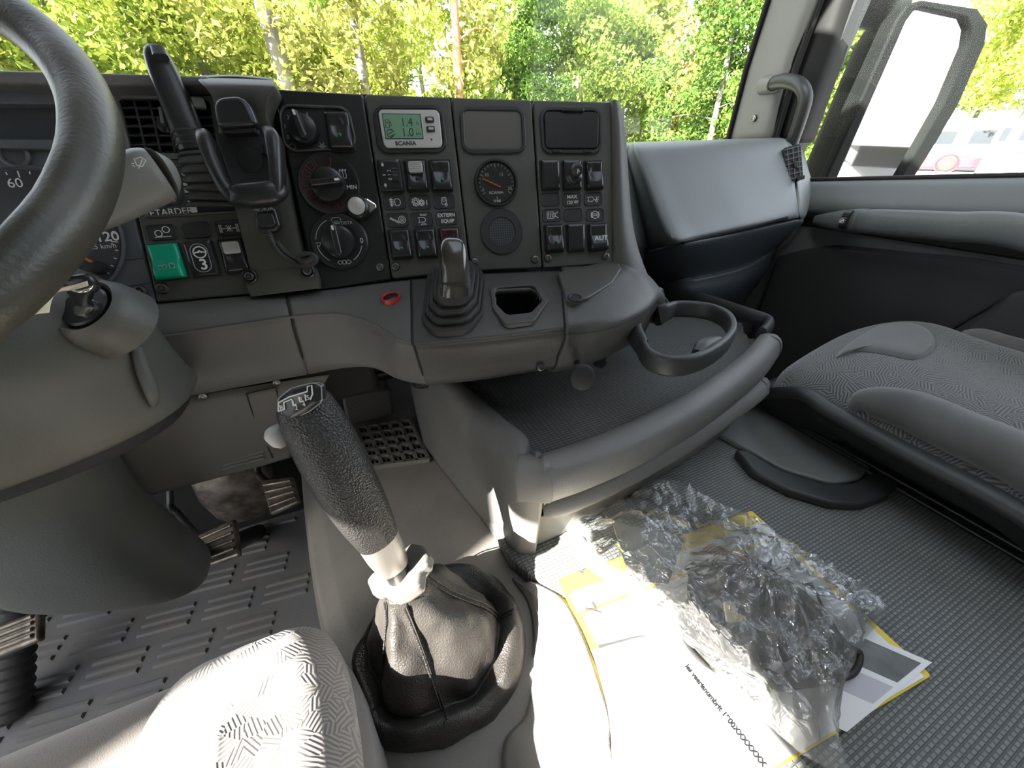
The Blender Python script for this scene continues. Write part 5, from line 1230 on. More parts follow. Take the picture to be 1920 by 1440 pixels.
# ================================================================== steering wheel and column
SWC = V((-.325, .385, 1.208)); tw = rad(36)
sn = V((0, -math.sin(tw), math.cos(tw))); sa = V((1, 0, 0)); sb_ = sn.cross(sa)
SWR = .200
sw = thing('steering_wheel', 'worn dark leather steering wheel with a thick round rim', 'steering wheel', SWC-sn*.12)
P = []
N1, N2 = 96, 20
for i in range(N1):
    a = 2*math.pi*i/N1; c = SWC+(sa*math.cos(a)+sb_*math.sin(a))*SWR; o2 = (c-SWC).normalized()
    for j in range(N2):
        b = 2*math.pi*j/N2; wob = 1+.03*math.sin(a*24)*max(0, math.sin(b))
        P.append(c+o2*math.cos(b)*.0150+sn*math.sin(b)*.0165*wob)
mesh('rim', P, grid_faces(N1, N2, cu=True, cv=True), M_('wheel_leather'), sw, ang=80)
def sp_pt(a, r, dz): return SWC+(sa*math.cos(a)+sb_*math.sin(a))*r-sn*dz
for a in (rad(-28), rad(208), rad(-90)):
    tube('spoke', [sp_pt(a, .05, .05), sp_pt(a, .10, .042), sp_pt(a, .155, .022), sp_pt(a, .196, .002)], [(.034, .010), (.028, .009), (.022, .008), (.019, .008)], M_('stalk_grey'), sw, n=14, k=16, flat=sb_ if abs(math.cos(a)) > .5 else sa)
ring_loft('hub_pad', [ellipse_ring(SWC-sn*dz, sa*r, sb_*r*.9, 28, 2.6) for r, dz in ((.06, .095), (.078, .07), (.082, .05), (.075, .036), (.04, .03), (.004, .029))], M_('stalk_grey'), sw, n=28)

sc_ = thing('steering_column', 'dark grey moulded steering column cover beside the dashboard', 'steering column', (-.36, .5, .6))
def hring(cx, cy, z, a, b, p=2.6, tilt=0.0):
    """level section; tilt lowers its front"""
    return [V((q.x, q.y, q.z+(q.x-cx)*tilt)) for q in ellipse_ring(V((cx, cy, z)), V((a, 0, 0)), V((0, b, 0)), 36, p)]
upper = [hring(-.335, .475, 1.135, .03, .02), hring(-.335, .472, 1.130, .085, .045), hring(-.335, .470, 1.110, .118, .062), hring(-.332, .468, 1.085, .138, .075), hring(-.330, .466, 1.055, .147, .082), hring(-.332, .470, 1.02, .151, .085, tilt=.02), hring(-.335, .474, .985, .158, .088, tilt=.05), hring(-.338, .478, .962, .163, .09, tilt=.10), hring(-.338, .480, .950, .158, .086, tilt=.13), hring(-.338, .482, .945, .12, .06, tilt=.14)]
ring_loft('upper_shroud', upper, M_('column_grey'), sc_, n=36, nv=44)
low = [hring(-.356, .485, .955, .078, .058, tilt=.1), hring(-.368, .495, .90, .078, .060), hring(-.380, .510, .83, .080, .062, tilt=-.05), hring(-.388, .523, .77, .086, .066, tilt=-.2), hring(-.391, .535, .715, .094, .068, tilt=-.38), hring(-.390, .543, .682, .094, .066, tilt=-.52), hring(-.388, .545, .662, .076, .050, tilt=-.58), hring(-.386, .545, .655, .036, .025, tilt=-.58)]
ring_loft('shroud_gap', [hring(-.338, .480, .956, .150, .083, tilt=.13), hring(-.338, .480, .944, .153, .084, tilt=.13), hring(-.338, .480, .936, .150, .081, tilt=.13), hring(-.338, .481, .932, .10, .05, tilt=.13)], M_('black_matte'), sc_, n=36)
ring_loft('lower_shroud', low, M_('column_grey'), sc_, n=36, nv=36)
tube('column_shaft', [V((-.376, .55, .66)), V((-.38, .75, .45)), V((-.38, .95, FLOOR_Z+.02))], .022, M_('black_plastic'), sc_, n=14)
tube('tilt_slot', [DP(62, 876, .372), DP(85, 867, .374), DP(112, 860, .378)], [(.002, .003), (.004, .006), (.002, .003)], M_('black_matte'), sc_, n=10, k=10)
# rubber bellows strip on the shroud's right flank
tube('flank_rib', [DP(256, 650, .352), DP(268, 690, .358), DP(285, 735, .366), DP(288, 760, .372)], [(.004, .004), (.006, .005), (.006, .005), (.003, .003)], M_('column_grey'), sc_, n=10, k=18)
# ignition lock
LKF = Fr(DP(158, 574, .318), V((.92, -.38, .05)), V((.30, .66, .55)))
if LKF.n.dot(EYE-LKF.o) < 0: LKF = Fr(LKF.o, -LKF.u, LKF.v)
lathe('lock_collar', LKF, (0, 0), [(.034, -.030), (.031, -.010), (.0275, -.002), (.0235, .001), (.021, -.001), (.0195, -.006), (.001, -.006)], M_('column_grey'), sc_, 36)
lathe('lock_barrel', LKF, (0, 0), [(.0185, -.006), (.0185, .000), (.017, .0015), (.012, .0015), (.001, .001)], M_('black_plastic'), sc_, 32)
lathe('barrel_face', LKF, (.004, -.003), [(.0085, 0), (.0085, .0018), (.007, .0026), (.001, .0026)], M_('chrome'), sc_, 24, h=.001)
# wiper stalk
stk = [DP(110, 425, .300), DP(190, 385, .312), DP(240, 352, .322), DP(280, 332, .330), DP(300, 326, .334)]
tube('wiper_stalk', stk, [(.012, .011), (.0165, .0135), (.0205, .017), (.0215, .018), (.0195, .0165)], M_('stalk_grey'), sc_, n=24, k=30, flat=(0, 0, 1), p=2.5)
tube('stalk_cap', [stk[-1], DP(312, 324, .338), DP(317, 324, .341)], [(.0195, .0165), (.014, .012), (.005, .004)], M_('stalk_grey'), sc_, n=24, k=8, flat=(0, 0, 1), p=2.5)
tube('stalk_sleeve', [DP(290, 364, .346), DP(310, 358, .350), DP(322, 350, .354)], [(.010, .008), (.0135, .012), (.010, .010)], M_('black_plastic'), sc_, n=16, k=8, flat=(0, 0, 1), p=2.6)
IW = Fr(DP(262, 306, .3055), _r, _u)
icon(IW, sc_, 0, 0, .0045, [[(-1, .7), (.2, 1.1), (1.1, .5), (.5, -.6), (-.5, -.4), (-1, .7)], [(-.2, -1), (.5, .7)], [(-1.3, -.4), (-.8, -.6)], [(-1.4, 0), (-1.0, -.1)]], .0007, 'print_white', 0, 'wiper_symbol')
# key left in the lock
ky = thing('ignition_key', 'black ignition key in the lock with a cream paper tag', 'key', LKF.w(0, 0, .002))
kp = [LKF.w(.0, .0, .001), DP(150, 545, .306), DP(146, 528, .300), DP(138, 516, .297)]
tube('key_fob', kp, [(.005, .003), (.008, .005), (.0135, .0055), (.010, .004)], M_('black_plastic'), ky, n=16, k=16, flat=(1, -.4, 0), p=2.6)
kr = [DP(150+24*math.cos(a), 534+13*math.sin(a), .300-.006*math.sin(a)) for a in [i*2*math.pi/24 for i in range(25)]]
tube('key_ring', kr, .0011, M_('chrome'), ky, n=8)
loft('paper_tag', [[DP(164, 527, .296), DP(140, 534, .293), DP(112, 543, .290), DP(86, 566, .286), DP(64, 590, .284)], [DP(166, 536, .298), DP(141, 543, .295), DP(110, 548, .292), DP(98, 562, .289), DP(92, 586, .288)]], 16, 4, M_('cloth_tag'), ky, solid=.0006)

# ================================================================== knee panel, pedals, heater box
kn = thing('knee_panel', 'plain grey screwed knee panel under the driver dashboard', 'panel', (-.25, .57, .75))
krows = [[YP(120, 800, .560), YP(330, 748, .556), YP(520, 716, .552), YP(618, 702, .556)],
         [YP(150, 850, .552), YP(340, 775, .548), YP(520, 745, .546), YP(600, 735, .552)],
         [YP(185, 900, .552), YP(300, 870, .548), YP(480, 822, .548), YP(565, 800, .556)],
         [YP(215, 925, .556), YP(250, 920, .552), YP(420, 880, .552), YP(545, 848, .560)],
         [YP(222, 938, .562), YP(258, 934, .558), YP(422, 892, .558), YP(545, 858, .566)],
         [YP(225, 935, .60), YP(262, 932, .60), YP(425, 890, .60), YP(545, 856, .60)]]
loft('panel_sheet', krows, 34, 30, M_('knee_grey'), kn, solid=.005)
groove('hatch_line', [YP(462, 738, .5455), YP(478, 785, .547), YP(511, 858, .556)], .0010, kn); groove('hatch_line', [YP(462, 738, .5455), YP(517, 726, .546)], .0010, kn); groove('hatch_line', [YP(517, 726, .546), YP(525, 760, .5475)], .0010, kn)
for x, y in ((381, 743), (519, 717)):
    f_ = Fr(YP(x, y, .5485), (1, 0, 0), (0, 0, 1)); link('screw', SCREW, None, kn, f_.M(0, 0, .0005))
for k in range(3): tube('vent_slat', [YP(418, 866+7*k, .552), YP(494, 846+6.5*k, .553)], .0022, M_('knee_grey'), kn, n=8)
box('light_leak_box', -.9, .02, .60, .98, .84, 1.0, M_('black_matte'), kn, bevel=.01)  # hidden black box added behind the bolster to stop light leaking through

def pedal(name, label, corners, z, y0, armpts, mat):
    t = thing(name, label, 'pedal', corners[2])
    c = [V(p) for p in corners]; n_ = (c[1]-c[0]).cross(c[3]-c[0]).normalized()
    if n_.dot(EYE-c[0]) < 0: n_ = -n_
    P = [p for p in c]+[p-n_*.012 for p in c]
    mesh('pedal_plate', P, [(0, 1, 2, 3), (7, 6, 5, 4), (0, 4, 5, 1), (1, 5, 6, 2), (2, 6, 7, 3), (3, 7, 4, 0)], M_('bare_metal'), t, bevel=.004)
    for k in range(4):
        s = .18+.21*k; a = c[0].lerp(c[3], s).lerp(c[1].lerp(c[2], s), .07)+n_*.002; b = c[0].lerp(c[3], s).lerp(c[1].lerp(c[2], s), .93)+n_*.002
        tube('tread_rib', [a, b], .0032, M_('bare_metal'), t, n=8)
    tube('pedal_arm', armpts, .0075, M_('black_plastic'), t, n=10, k=14)
    return t
bpz = [DP(370, 1003, .78), DP(438, 972, .78), DP(447, 1040, .73), DP(382, 1063, .73)]
pedal('brake_pedal', 'worn metal brake pedal hanging in the dark footwell', bpz, 0, 0, [V((-.33, .90, .80)), DP(318, 925, .84), DP(338, 965, .82), DP(372, 1003, .79), DP(405, 1010, .775)], None)
apz = [DP(488, 900, .86), DP(548, 893, .86), DP(562, 940, .81), DP(506, 965, .81)]
pedal('accelerator_pedal', 'scuffed accelerator pedal close against the tunnel side', apz, 0, 0, [V((-.25, .98, .78)), DP(480, 868, .90), DP(492, 896, .88), DP(520, 915, .86)], None)
cpz = [DP(-30, 1182, .60), DP(72, 1143, .60), DP(70, 1200, .57), DP(-30, 1240, .57)]
pedal('clutch_pedal', 'sunlit metal clutch pedal at the far left of the footwell', cpz, 0, 0, [V((-.50, .80, .72)), DP(118, 1112, .66), DP(95, 1138, .63), DP(60, 1165, .61)], None)
ml = thing('footwell_sound_box', 'dirty brown moulded lump behind the pedals', 'housing', YP(450, 930, .93))
ring_loft('moulding', [ellipse_ring(YP(448, 905, .93)+V((0, 0, dz)), V((a, 0, 0)), V((0, a*.8, 0)), 20, 2.5) for dz, a in ((-.09, .06), (-.06, .075), (0, .085), (.06, .08), (.10, .06))], M_('bare_metal'), ml, n=20)
sg_ = thing('seat_gaiter', 'black ribbed rubber gaiter at the far left edge of the footwell', 'gaiter', V((-.80, .60, FLOOR_Z)))
gpts = [V((-.84, .60, FLOOR_Z+.01+.02*i)) for i in range(20)]
tube('bellows', [ZP(15, 1340, .27).lerp(DP(25, 1090, .72), i/24) for i in range(25)], [(.034 if i % 2 else .028) for i in range(25)], M_('rubber'), sg_, n=18)

# black filter box and grille at the tunnel's front end
fb = thing('filter_box', 'black mesh fronted heater box under the dashboard opening', 'heater box', YP(690, 795, .80))
y0 = .80
c4 = [YP(640, 740, y0), YP(733, 728, y0), YP(740, 786, y0-.01), YP(652, 798, y0-.01)]
P = c4+[p+V((0, .16, 0)) for p in c4]
mesh('mesh_front', P, [(0, 1, 2, 3), (0, 4, 5, 1), (1, 5, 6, 2), (2, 6, 7, 3), (3, 7, 4, 0), (4, 7, 6, 5)], M_('filter_mesh'), fb, bevel=.006, smooth=True)
tube('clamp_bar', [YP(640, 718, y0-.004), YP(690, 708, y0-.004), YP(735, 700, y0-.004)], [(.012, .008)]*3, M_('black_plastic'), fb, n=12, flat=(0, 0, 1), p=3)
tube('feed_pipe', [YP(642, 690, y0), YP(648, 718, y0-.002), YP(655, 740, y0)], .006, M_('black_plastic'), fb, n=10, k=8)
for x, y in ((682, 709), (705, 706)):
    f_ = Fr(YP(x, y, y0-.014), (1, 0, 0), (0, 0, 1)); lathe('bolt', f_, (0, 0), [(.0055, -.002), (.0055, .002), (.004, .0035), (.001, .0036)], M_('chrome'), fb, 12)
fv = thing('floor_grille', 'grey open grid air grille let into the tunnel top', 'grille', ZP(730, 830, TUN_Z))
GQ = [ZP(668, 800, TUN_Z+.012), ZP(768, 784, TUN_Z+.012), ZP(803, 858, TUN_Z+.012), ZP(694, 872, TUN_Z+.012)]
def gp_(s, t, dz=0): return GQ[0].lerp(GQ[1], s).lerp(GQ[3].lerp(GQ[2], s), t)+V((0, 0, dz))
def bar(name, a, b, w_, h_, mat, par):
    d = (b-a).normalized(); n_ = V((-d.y, d.x, 0))*w_/2
    P = [a-n_, a+n_, b+n_, b-n_]; P = P+[p+V((0, 0, -h_)) for p in P]
    return mesh(name, P, [(0, 1, 2, 3), (7, 6, 5, 4), (0, 4, 5, 1), (1, 5, 6, 2), (2, 6, 7, 3), (3, 7, 4, 0)], mat, par, smooth=False, bevel=.0008)
mesh('grille_well', [gp_(0, 0, -.010), gp_(1, 0, -.010), gp_(1, 1, -.010), gp_(0, 1, -.010)], [(0, 1, 2, 3)], M_('black_matte'), fv, smooth=False)
for i in range(6): bar('grille_bar', gp_(-.02, i/5), gp_(1.02, i/5), .0075, .011, M_('tunnel_grey'), fv)
for j in range(6): bar('grille_bar', gp_(j/5, -.02), gp_(j/5, 1.02), .0075, .011, M_('tunnel_grey'), fv)
for i in range(5):
    for j in range(5): bar('grille_fin', gp_((j+.5)/5, (i+.35)/5, -.004), gp_((j+.5)/5, (i+.65)/5, -.004), .003, .006, M_('tunnel_grey'), fv)

# ================================================================== gear lever
gl = thing('gear_lever', 'black leather gear lever grip with shift pattern and loose gaiter', 'gear lever', ZP(830, 1240, TUN_Z))
gaxis = [DP(572, 762, .325), DP(600, 815, .333), DP(640, 890, .348), DP(680, 960, .365), DP(708, 1008, .380)]
gside = (ray(640, 900).cross(gaxis[-1]-gaxis[0])).normalized()
tube('grip', [DP(562, 744, .322)]+gaxis, [(.0175, .016), (.0225, .0205), (.0262, .0242), (.0272, .0255), (.0245, .0228), (.0200, .0186)], M_('leather'), gl, n=28, k=40, flat=gside, p=2.3)
tube('grip_collar', [gaxis[-1], DP(722, 1034, .388), DP(738, 1062, .396)], [(.0199, .0185), (.0190, .0176), (.0152, .0142)], M_('metal_grey'), gl, n=28, k=12, flat=gside, p=2.3)
tube('lever_neck', [DP(736, 1058, .395), DP(748, 1080, .402)], [(.0118, .0118)]*2, M_('black_plastic'), gl, n=20)
# cap with the shift pattern
nrm = (gaxis[0]-gaxis[2]).normalized()
cpc = DP(562, 748, .305)
capx = V((ray(700, 760)-ray(500, 800))).normalized(); capy = (ray(560, 700)-ray(560, 800)).normalized()
CF = Fr(cpc, capx, capy*.75+nrm*.55)
if CF.n.dot(EYE-cpc) < 0: CF = Fr(cpc, CF.u, -CF.v)
cap_px = [(520, 747), (546, 727), (586, 718), (605, 722), (607, 754), (582, 772), (546, 787), (530, 776)]
caps = []
for k, lift in ((1.03, -.004), (1.0, .0), (.9, .0022), (.6, .0040), (.25, .0046), (.03, .0047)):
    q = [CF.uv(x, y) for x, y in cap_px]; c0 = sum(q, V((0, 0)))/len(q)
    caps.append([CF.w(c0.x+(p.x-c0.x)*k, c0.y+(p.y-c0.y)*k, lift) for p in round_poly(q, .004, 3)])
ring_loft('pattern_cap', caps, M_('switch_black'), gl, n=len(caps[0]), caps=True)
q = [CF.uv(x, y) for x, y in cap_px]; c0 = sum(q, V((0, 0)))/len(q)
ol = round_poly([c0+(p-c0)*.985 for p in q], .004, 3); strokes('cap_outline', CF, [ol+[ol[0]]], .0007, M_('print_grey'), gl, h=.0012)
def cl(pts): return [CF.uv(x, y) for x, y in pts]
strokes('shift_pattern', CF, [cl([(528, 768), (528, 752), (548, 742), (582, 733), (582, 724), (590, 722), (592, 738), (588, 748)]), cl([(528, 768), (540, 764), (538, 752), (553, 746), (556, 758)]), cl([(566, 742), (569, 752)]), cl([(578, 738), (580, 750)]), cl([(556, 758), (562, 756)]), cl([(569, 752), (576, 750)])], .0011, M_('print_white'), gl, h=.0049)
for s, x, y in (('1', 557, 752), ('3', 571, 748), ('R', 535, 760), ('5', 584, 745), ('2', 563, 762), ('4', 577, 757)): text(s, CF, CF.uv(x, y), .0052, M_('print_white'), gl, h=.0052)
# range switch on the side
tube('range_switch', [DP(532, 812, .328), DP(514, 823, .322), DP(504, 830, .320)], [(.0095, .007), (.0100, .0075), (.0055, .004)], M_('slider_grey'), gl, n=16, k=8, flat=(0, 0, 1), p=2.8)
# two-lobed flange
FC = DP(752, 1082, .404); fax = (gaxis[0]-FC).normalized()
FF = Fr(FC, (ray(800, 1040)-ray(700, 1110)), (fax.cross(ray(800, 1040)-ray(700, 1110))))
if FF.n.dot(EYE-FC) < 0: FF = Fr(FC, FF.u, -FF.v)
fl_px = [(690, 1092), (704, 1074), (728, 1068), (752, 1040), (775, 1020), (794, 1024), (806, 1042), (803, 1060), (792, 1072), (788, 1102), (762, 1120), (742, 1128), (722, 1118), (700, 1116)]
fpts = round_poly([FF.uv(x, y) for x, y in fl_px], .005, 4)
slab('flange', FF, fpts, -.010, .004, M_('metal_grey'), gl, bevel=.004, segs=3)

# loose leather gaiter
rng = random.Random(3)
BC = ZP(835, 1245, TUN_Z+.004)
base_px = [(668, 1236), (676, 1300), (700, 1372), (745, 1402), (800, 1402), (870, 1375), (930, 1330), (972, 1265), (984, 1190), (966, 1130), (930, 1090), (880, 1065), (820, 1075), (760, 1110), (705, 1165)]
baseW = cr([ZP(x, y, TUN_Z+.012) for x, y in base_px], 64, closed=True)
topc = DP(760, 1096, .408)
Lz = [(0.0, -.010, 1.0), (.03, .008, 1.02), (.09, .026, 1.0), (.17, .034, .93), (.25, .030, .84), (.30, .026, .78), (.36, .038, .77), (.45, .066, .70), (.56, .090, .58), (.68, .110, .46), (.80, .126, .36), (.92, .140, .29), (1.0, .150, .26)]
rings = []
bc0 = sum(baseW, V((0, 0, 0)))/len(baseW)
hh = topc.z-TUN_Z
for t, z, k in Lz:
    c = V((bc0.x, bc0.y, 0)).lerp(V((topc.x, topc.y, 0)), min(1, t*1.0)**1.15)
    zz = TUN_Z+z/.150*hh
    r_ = []
    for i, p in enumerate(baseW):
        a = 2*math.pi*i/64
        fold = math.sin(a*5+t*3)*.5+math.sin(a*9-t*5+1)*.35+math.sin(a*3+2+t*6)*.5
        amp = .045*math.sin(math.pi*min(1, t*1.05))**.8*(1.0 if t > .3 else .5)
        kk = k*(1+amp*fold*1.7)
        d = V((p.x-bc0.x, p.y-bc0.y, 0))
        # nearer the top the section turns round
        rd = d.normalized()*.088; d = d.lerp(rd, t)
        r_.append(c+d*kk+V((0, 0, zz+.010*math.sin(a*4+t*4)*math.sin(math.pi*t))))
    rings.append(r_)
gb_ = ring_loft('gaiter', rings, M_('boot_leather'), gl, n=64, nv=64, ang=80, bump=lambda p: p+V((noise.noise(p*38), noise.noise(p*38+V((9, 0, 0))), noise.noise(p*38+V((0, 9, 0)))))*.0035+V((noise.noise(p*90), noise.noise(p*90+V((9, 0, 0))), 0))*.0012)
# double seams down the gaiter
Cc = [cr([rings[i][j] for i in range(3, len(rings))], 26) for j in (8, 20, 36, 52)]
for L in Cc:
    for s in (-.0022, .0022):
        tube('seam', [p+(V((p.x, p.y, 0))-V((bc0.x, bc0.y, 0))).normalized()*.0012+V((0, 0, .001))+(topc-bc0).cross(V((0, 0, 1))).normalized()*s for p in L], .0011, M_('leather'), gl, n=6)
# moulded surround on the tunnel
gs = thing('gear_console', 'grey moulded surround curving around the gear lever gaiter', 'console', ZP(1000, 1200, TUN_Z))
c1 = [ZP(975, 1098, .672), ZP(1020, 1130, .682), ZP(1046, 1190, .688), ZP(1062, 1260, .688), ZP(1066, 1330, .688), ZP(1052, 1440, .688), V((.06, -.05, .688))]
c2 = [ZP(1000, 1092, .688), ZP(1052, 1122, .694), ZP(1088, 1188, .698), ZP(1118, 1275, .698), ZP(1140, 1350, .698), ZP(1152, 1440, .698), V((.12, -.05, .698))]
c0_ = [ZP(960, 1085, .664), ZP(990, 1130, .664), ZP(1000, 1190, .664), ZP(1000, 1260, .664), ZP(985, 1340, .664), ZP(940, 1440, .664), V((.0, -.05, .664))]
c3 = [p+V((.012, .004, -.014)) for p in c2]
loft('surround', [c0_, [a.lerp(b, .8) for a, b in zip(c0_, c1)], c1, [a.lerp(b, .5)+V((0, 0, .002)) for a, b in zip(c1, c2)], c2, c3], 34, 26, M_('tunnel_grey'), gs, solid=.004)

# ================================================================== driver's seat
ds = thing('driver_seat', 'brown grey cloth driver seat cushion in strong sunlight', 'seat', (-.35, .1, FLOOR_Z))
def cushion(name, x0, x1, y0, y1, z0, z1, r, mat, par, p=5, crown=.012, N=44, Mn=26):
    cx, cy, a, b = (x0+x1)/2, (y0+y1)/2, (x1-x0)/2, (y1-y0)/2
    rings = []
    for k in range(Mn+1):
        if k <= 5: t = k/5; z = z0+(z1-r-z0)*t; s = 0.0
        elif k <= 15: t = (k-5)/10*math.pi/2; z = z1-r+r*math.sin(t); s = r*(1-math.cos(t))
        else: t = (k-15)/(Mn-15); s = r+(min(a, b)-r)*t*.985; z = z1+crown*t
        rings.append(ellipse_ring(V((cx, cy, z)), V((max(a-s, .002), 0, 0)), V((0, max(b-s, .002), 0)), N, 2+(p-2)*(1 if k < 16 else 1-.8*(k-15)/(Mn-15))))
    return ring_loft(name, rings, mat, par, n=N, ang=70)
cushion('cushion', -.560, -.070, -.30, .296, .62, .782, .055, M_('driver_velour'), ds, p=6)
cushion('centre_pad', -.262, -.076, -.26, .291, .68, .800, .045, M_('driver_print'), ds, p=4.5)
cushion('back_cushion', -.54, -.09, -.50, -.32, .70, 1.35, .06, M_('velour'), ds, p=5)
box('seat_frame', -.54, -.10, -.2, .25, .50, .63, M_('seat_shell'), ds, bevel=.02)
box('seat_pedestal', -.48, -.2, -.15, .18, FLOOR_Z+.012, .51, M_('carpet_dark'), ds, bevel=.02)
# ================================================================== hatch on the tunnel, folder, papers, bag
hc = thing('tunnel_hatch', 'flat grey flap lying on the tunnel mat beside the passenger seat', 'hatch', ZP(1500, 820, MAT_Z))
hq = [ZP(x, y, MAT_Z+.012) for x, y in ((1428, 735), (1470, 742), (1652, 855), (1612, 898), (1560, 906), (1470, 880), (1345, 812))]
slab('flap', flat, round_poly([V((p.x, p.y)) for p in hq], [.01, .01, .012, .03, .03, .05, .01], 6), MAT_Z+.001, MAT_Z+.013, M_('flap_grey'), hc, bevel=.004, segs=3)
bk = tag(slab('pull_bracket', flat, round_poly([V((p.x, p.y)) for p in [ZP(x, y, MAT_Z+.018) for x, y in ((1378, 842), (1400, 842), (1460, 878), (1540, 905), (1600, 905), (1640, 885), (1664, 864), (1703, 886), (1668, 928), (1620, 945), (1560, 942), (1480, 918), (1410, 882))]], [.006, .006, .03, .02, .02, .01, .01, .008, .02, .03, .03, .03, .03], 5), MAT_Z+.001, MAT_Z+.018, M_('seat_shell'), bevel=.005, segs=3), 'dark curved plastic bracket hooked around the tunnel flap edge', 'bracket')

FZ = MAT_Z+.001
A, B, C3 = ZP(1045, 1085, FZ+.004), ZP(1410, 956, FZ+.004), ZP(1755, 1262, FZ+.004)
bu = (B-A).normalized(); bv = V((-bu.y, bu.x, 0))
FOL = Fr(V((A.x, A.y, 0)), bu, bv)   # u along the top edge, v away from the reader; v negative runs down the page
fw = (B-A).length; fh = abs((C3-B).dot(bv))
fo = thing('yellow_folder', 'yellow edged cardboard folder lying on the tunnel mat', 'folder', FOL.w(fw/2, -fh/2, FZ))
slab('back_cover', FOL, rrect(fw/2, -fh/2, fw, fh, .004), FZ, FZ+.003, M_('yellow_card'), fo, bevel=.0006)
slab('white_band', FOL, rrect(fw/2+.002, -.036, fw-.008, .026, .0005), FZ+.003, FZ+.0034, M_('paper'), fo, bevel=0)
q = FOL.uv(1091, 1073, FZ+.003); 
lathe('punch_hole', Fr((0, 0, 0), bu, bv), (0, 0), [(.0028, 0), (.0028, .0003), (.0005, .0003)], M_('ink'), fo, 14).matrix_basis = FOL.M(q.x, q.y, FZ+.0031)
sh = thing('paper_sheet', 'white printed sheet on the yellow folder with small number text', 'paper', FOL.w(fw*.42, -fh*.55, FZ+.004))
slab('sheet', FOL, rrect(fw*.50, -fh*.5-.026, fw*.94, fh-.056, .0005), FZ+.0036, FZ+.0046, M_('paper'), sh, bevel=0)
ta, tb = ZP(1308, 1274, FZ+.005), ZP(1406, 1400, FZ+.005); tm_ = (ta+tb)/2
q = V(((tm_-FOL.o).dot(bu), (tm_-FOL.o).dot(bv))); d = tb-ta
text('les veerianumbrit 1900XXXXXXX', FOL, q, .0080, M_('print_black'), sh, bold=.00045, sx=.82, h=FZ+.0048, rot=math.atan2(d.dot(bv), d.dot(bu)))
q = FOL.uv(1112, 1141, FZ+.0048); strokes('letter_mark', FOL, [[q+V((-.010, .003)), q+V((.002, -.003)), q+V((.003, .008))], [q+V((.002, -.003)), q+V((.008, -.008))]], .0030, M_('ink'), sh, h=FZ+.0047)
ph = thing('photo_page', 'printed page with grey photographs at the lower folder edge', 'paper', FOL.w(fw*.8, -fh*.8, FZ+.0052))
pp = [ZP(x, y, FZ+.0055) for x, y in ((1560, 1160), (1748, 1242), (1588, 1372), (1400, 1290))]
pl_ = [V(((p-FOL.o).dot(bu), (p-FOL.o).dot(bv))) for p in pp]
slab('page', FOL, pl_, FZ+.0047, FZ+.0055, M_('paper'), ph, bevel=0)
def onpage(s, t): return pl_[0].lerp(pl_[1], s).lerp(pl_[3].lerp(pl_[2], s), t)
def block(s0, s1, t0, t1, m_): slab('printed_block', FOL, [onpage(s0, t0), onpage(s1, t0), onpage(s1, t1), onpage(s0, t1)], FZ+.0055, FZ+.0057, M_(m_), ph, bevel=0)
block(.30, .94, .06, .36, 'paper_print'); block(.40, .95, .42, .66, 'paper_tint'); block(.05, .36, .5, .9, 'paper_tint')
bkl = thing('booklet', 'curled white booklet pages in full sun beside the gear console', 'booklet', ZP(1180, 1380, FZ+.008))
for k in range(3):
    dz = .003*k
    rows = []
    for (x0, y0), (x1, y1), lift in (((1118, 1235), (1230, 1190), .0), ((1134, 1290), (1260, 1240), .010), ((1150, 1360), (1300, 1310), .012), ((1156, 1440), (1340, 1400), .008), ((1158, 1520), (1380, 1500), .002)):
        a, b = ZP(x0-5*k, y0-6*k, FZ+.006), ZP(x1, y1, FZ+.001)
        rows.append([a+V((0, 0, lift*.2+dz)), a.lerp(b, .3)+V((0, 0, lift+dz)), a.lerp(b, .7)+V((0, 0, lift*.6+dz)), b+V((0, 0, -.001))])
    loft('leaf', rows, 16, 18, M_('paper'), bkl, solid=.0008)

# bag contents
BZ = FZ+.006
mp_ = thing('mounting_plate', 'grey metal mounting plate with screw holes inside the clear bag', 'plate', ZP(1215, 1040, BZ))
q4 = [DP(1147, 977, .535), DP(1286, 1008, .530), DP(1255, 1095, .495), DP(1182, 1090, .497)]
PF = Fr(sum(q4, V((0, 0, 0)))/4, q4[1]-q4[0], (q4[0]-q4[3])-(q4[1]-q4[0]).normalized()*((q4[0]-q4[3]).dot((q4[1]-q4[0]).normalized())))
pq = [V(((p-PF.o).dot(PF.u), (p-PF.o).dot(PF.v))) for p in q4]
slab('plate_sheet', PF, round_poly(pq, .006, 4), -.003, .0, M_('plate_gun'), mp_, bevel=.0008)
for s, t in ((.12, .14), (.62, .16), (.22, .84), (.85, .55)):
    q = pq[0].lerp(pq[1], s).lerp(pq[3].lerp(pq[2], s), t); lathe('plate_hole', PF, q, [(.0032, 0), (.0032, .0006), (.0018, .0006), (.0016, -.0005), (.0003, -.0005)], M_('steel'), mp_, 14)
dv = thing('round_device', 'round black lamp unit with a glassy dome inside the bag', 'lamp unit', ZP(1400, 1140, BZ))
dcn = ZP(1395, 1130, BZ+.02)
DF = Fr(V((dcn.x, dcn.y, BZ)), (1, -.2, 0), (.2, 1, 0.0))
lathe('housing', DF, (0, 0), [(.050, 0), (.062, .004), (.064, .016), (.058, .022), (.060, .026), (.056, .034), (.048, .038), (.001, .038)], M_('black_plastic'), dv, 40)
lathe('dome', DF, (.004, .006), [(.044, 0), (.042, .012), (.034, .022), (.020, .028), (.001, .030)], M_('dark_glass'), dv, 36, h=.036)
lathe('rim_ring', DF, (.004, .006), [(.048, 0), (.049, .004), (.045, .007), (.043, .004)], M_('plate_gun'), dv, 40, h=.035)
tube('side_boss', [V((dcn.x-.05, dcn.y+.035, BZ+.035)), V((dcn.x-.025, dcn.y+.025, BZ+.05))], [.022, .018], M_('black_plastic'), dv, n=18)
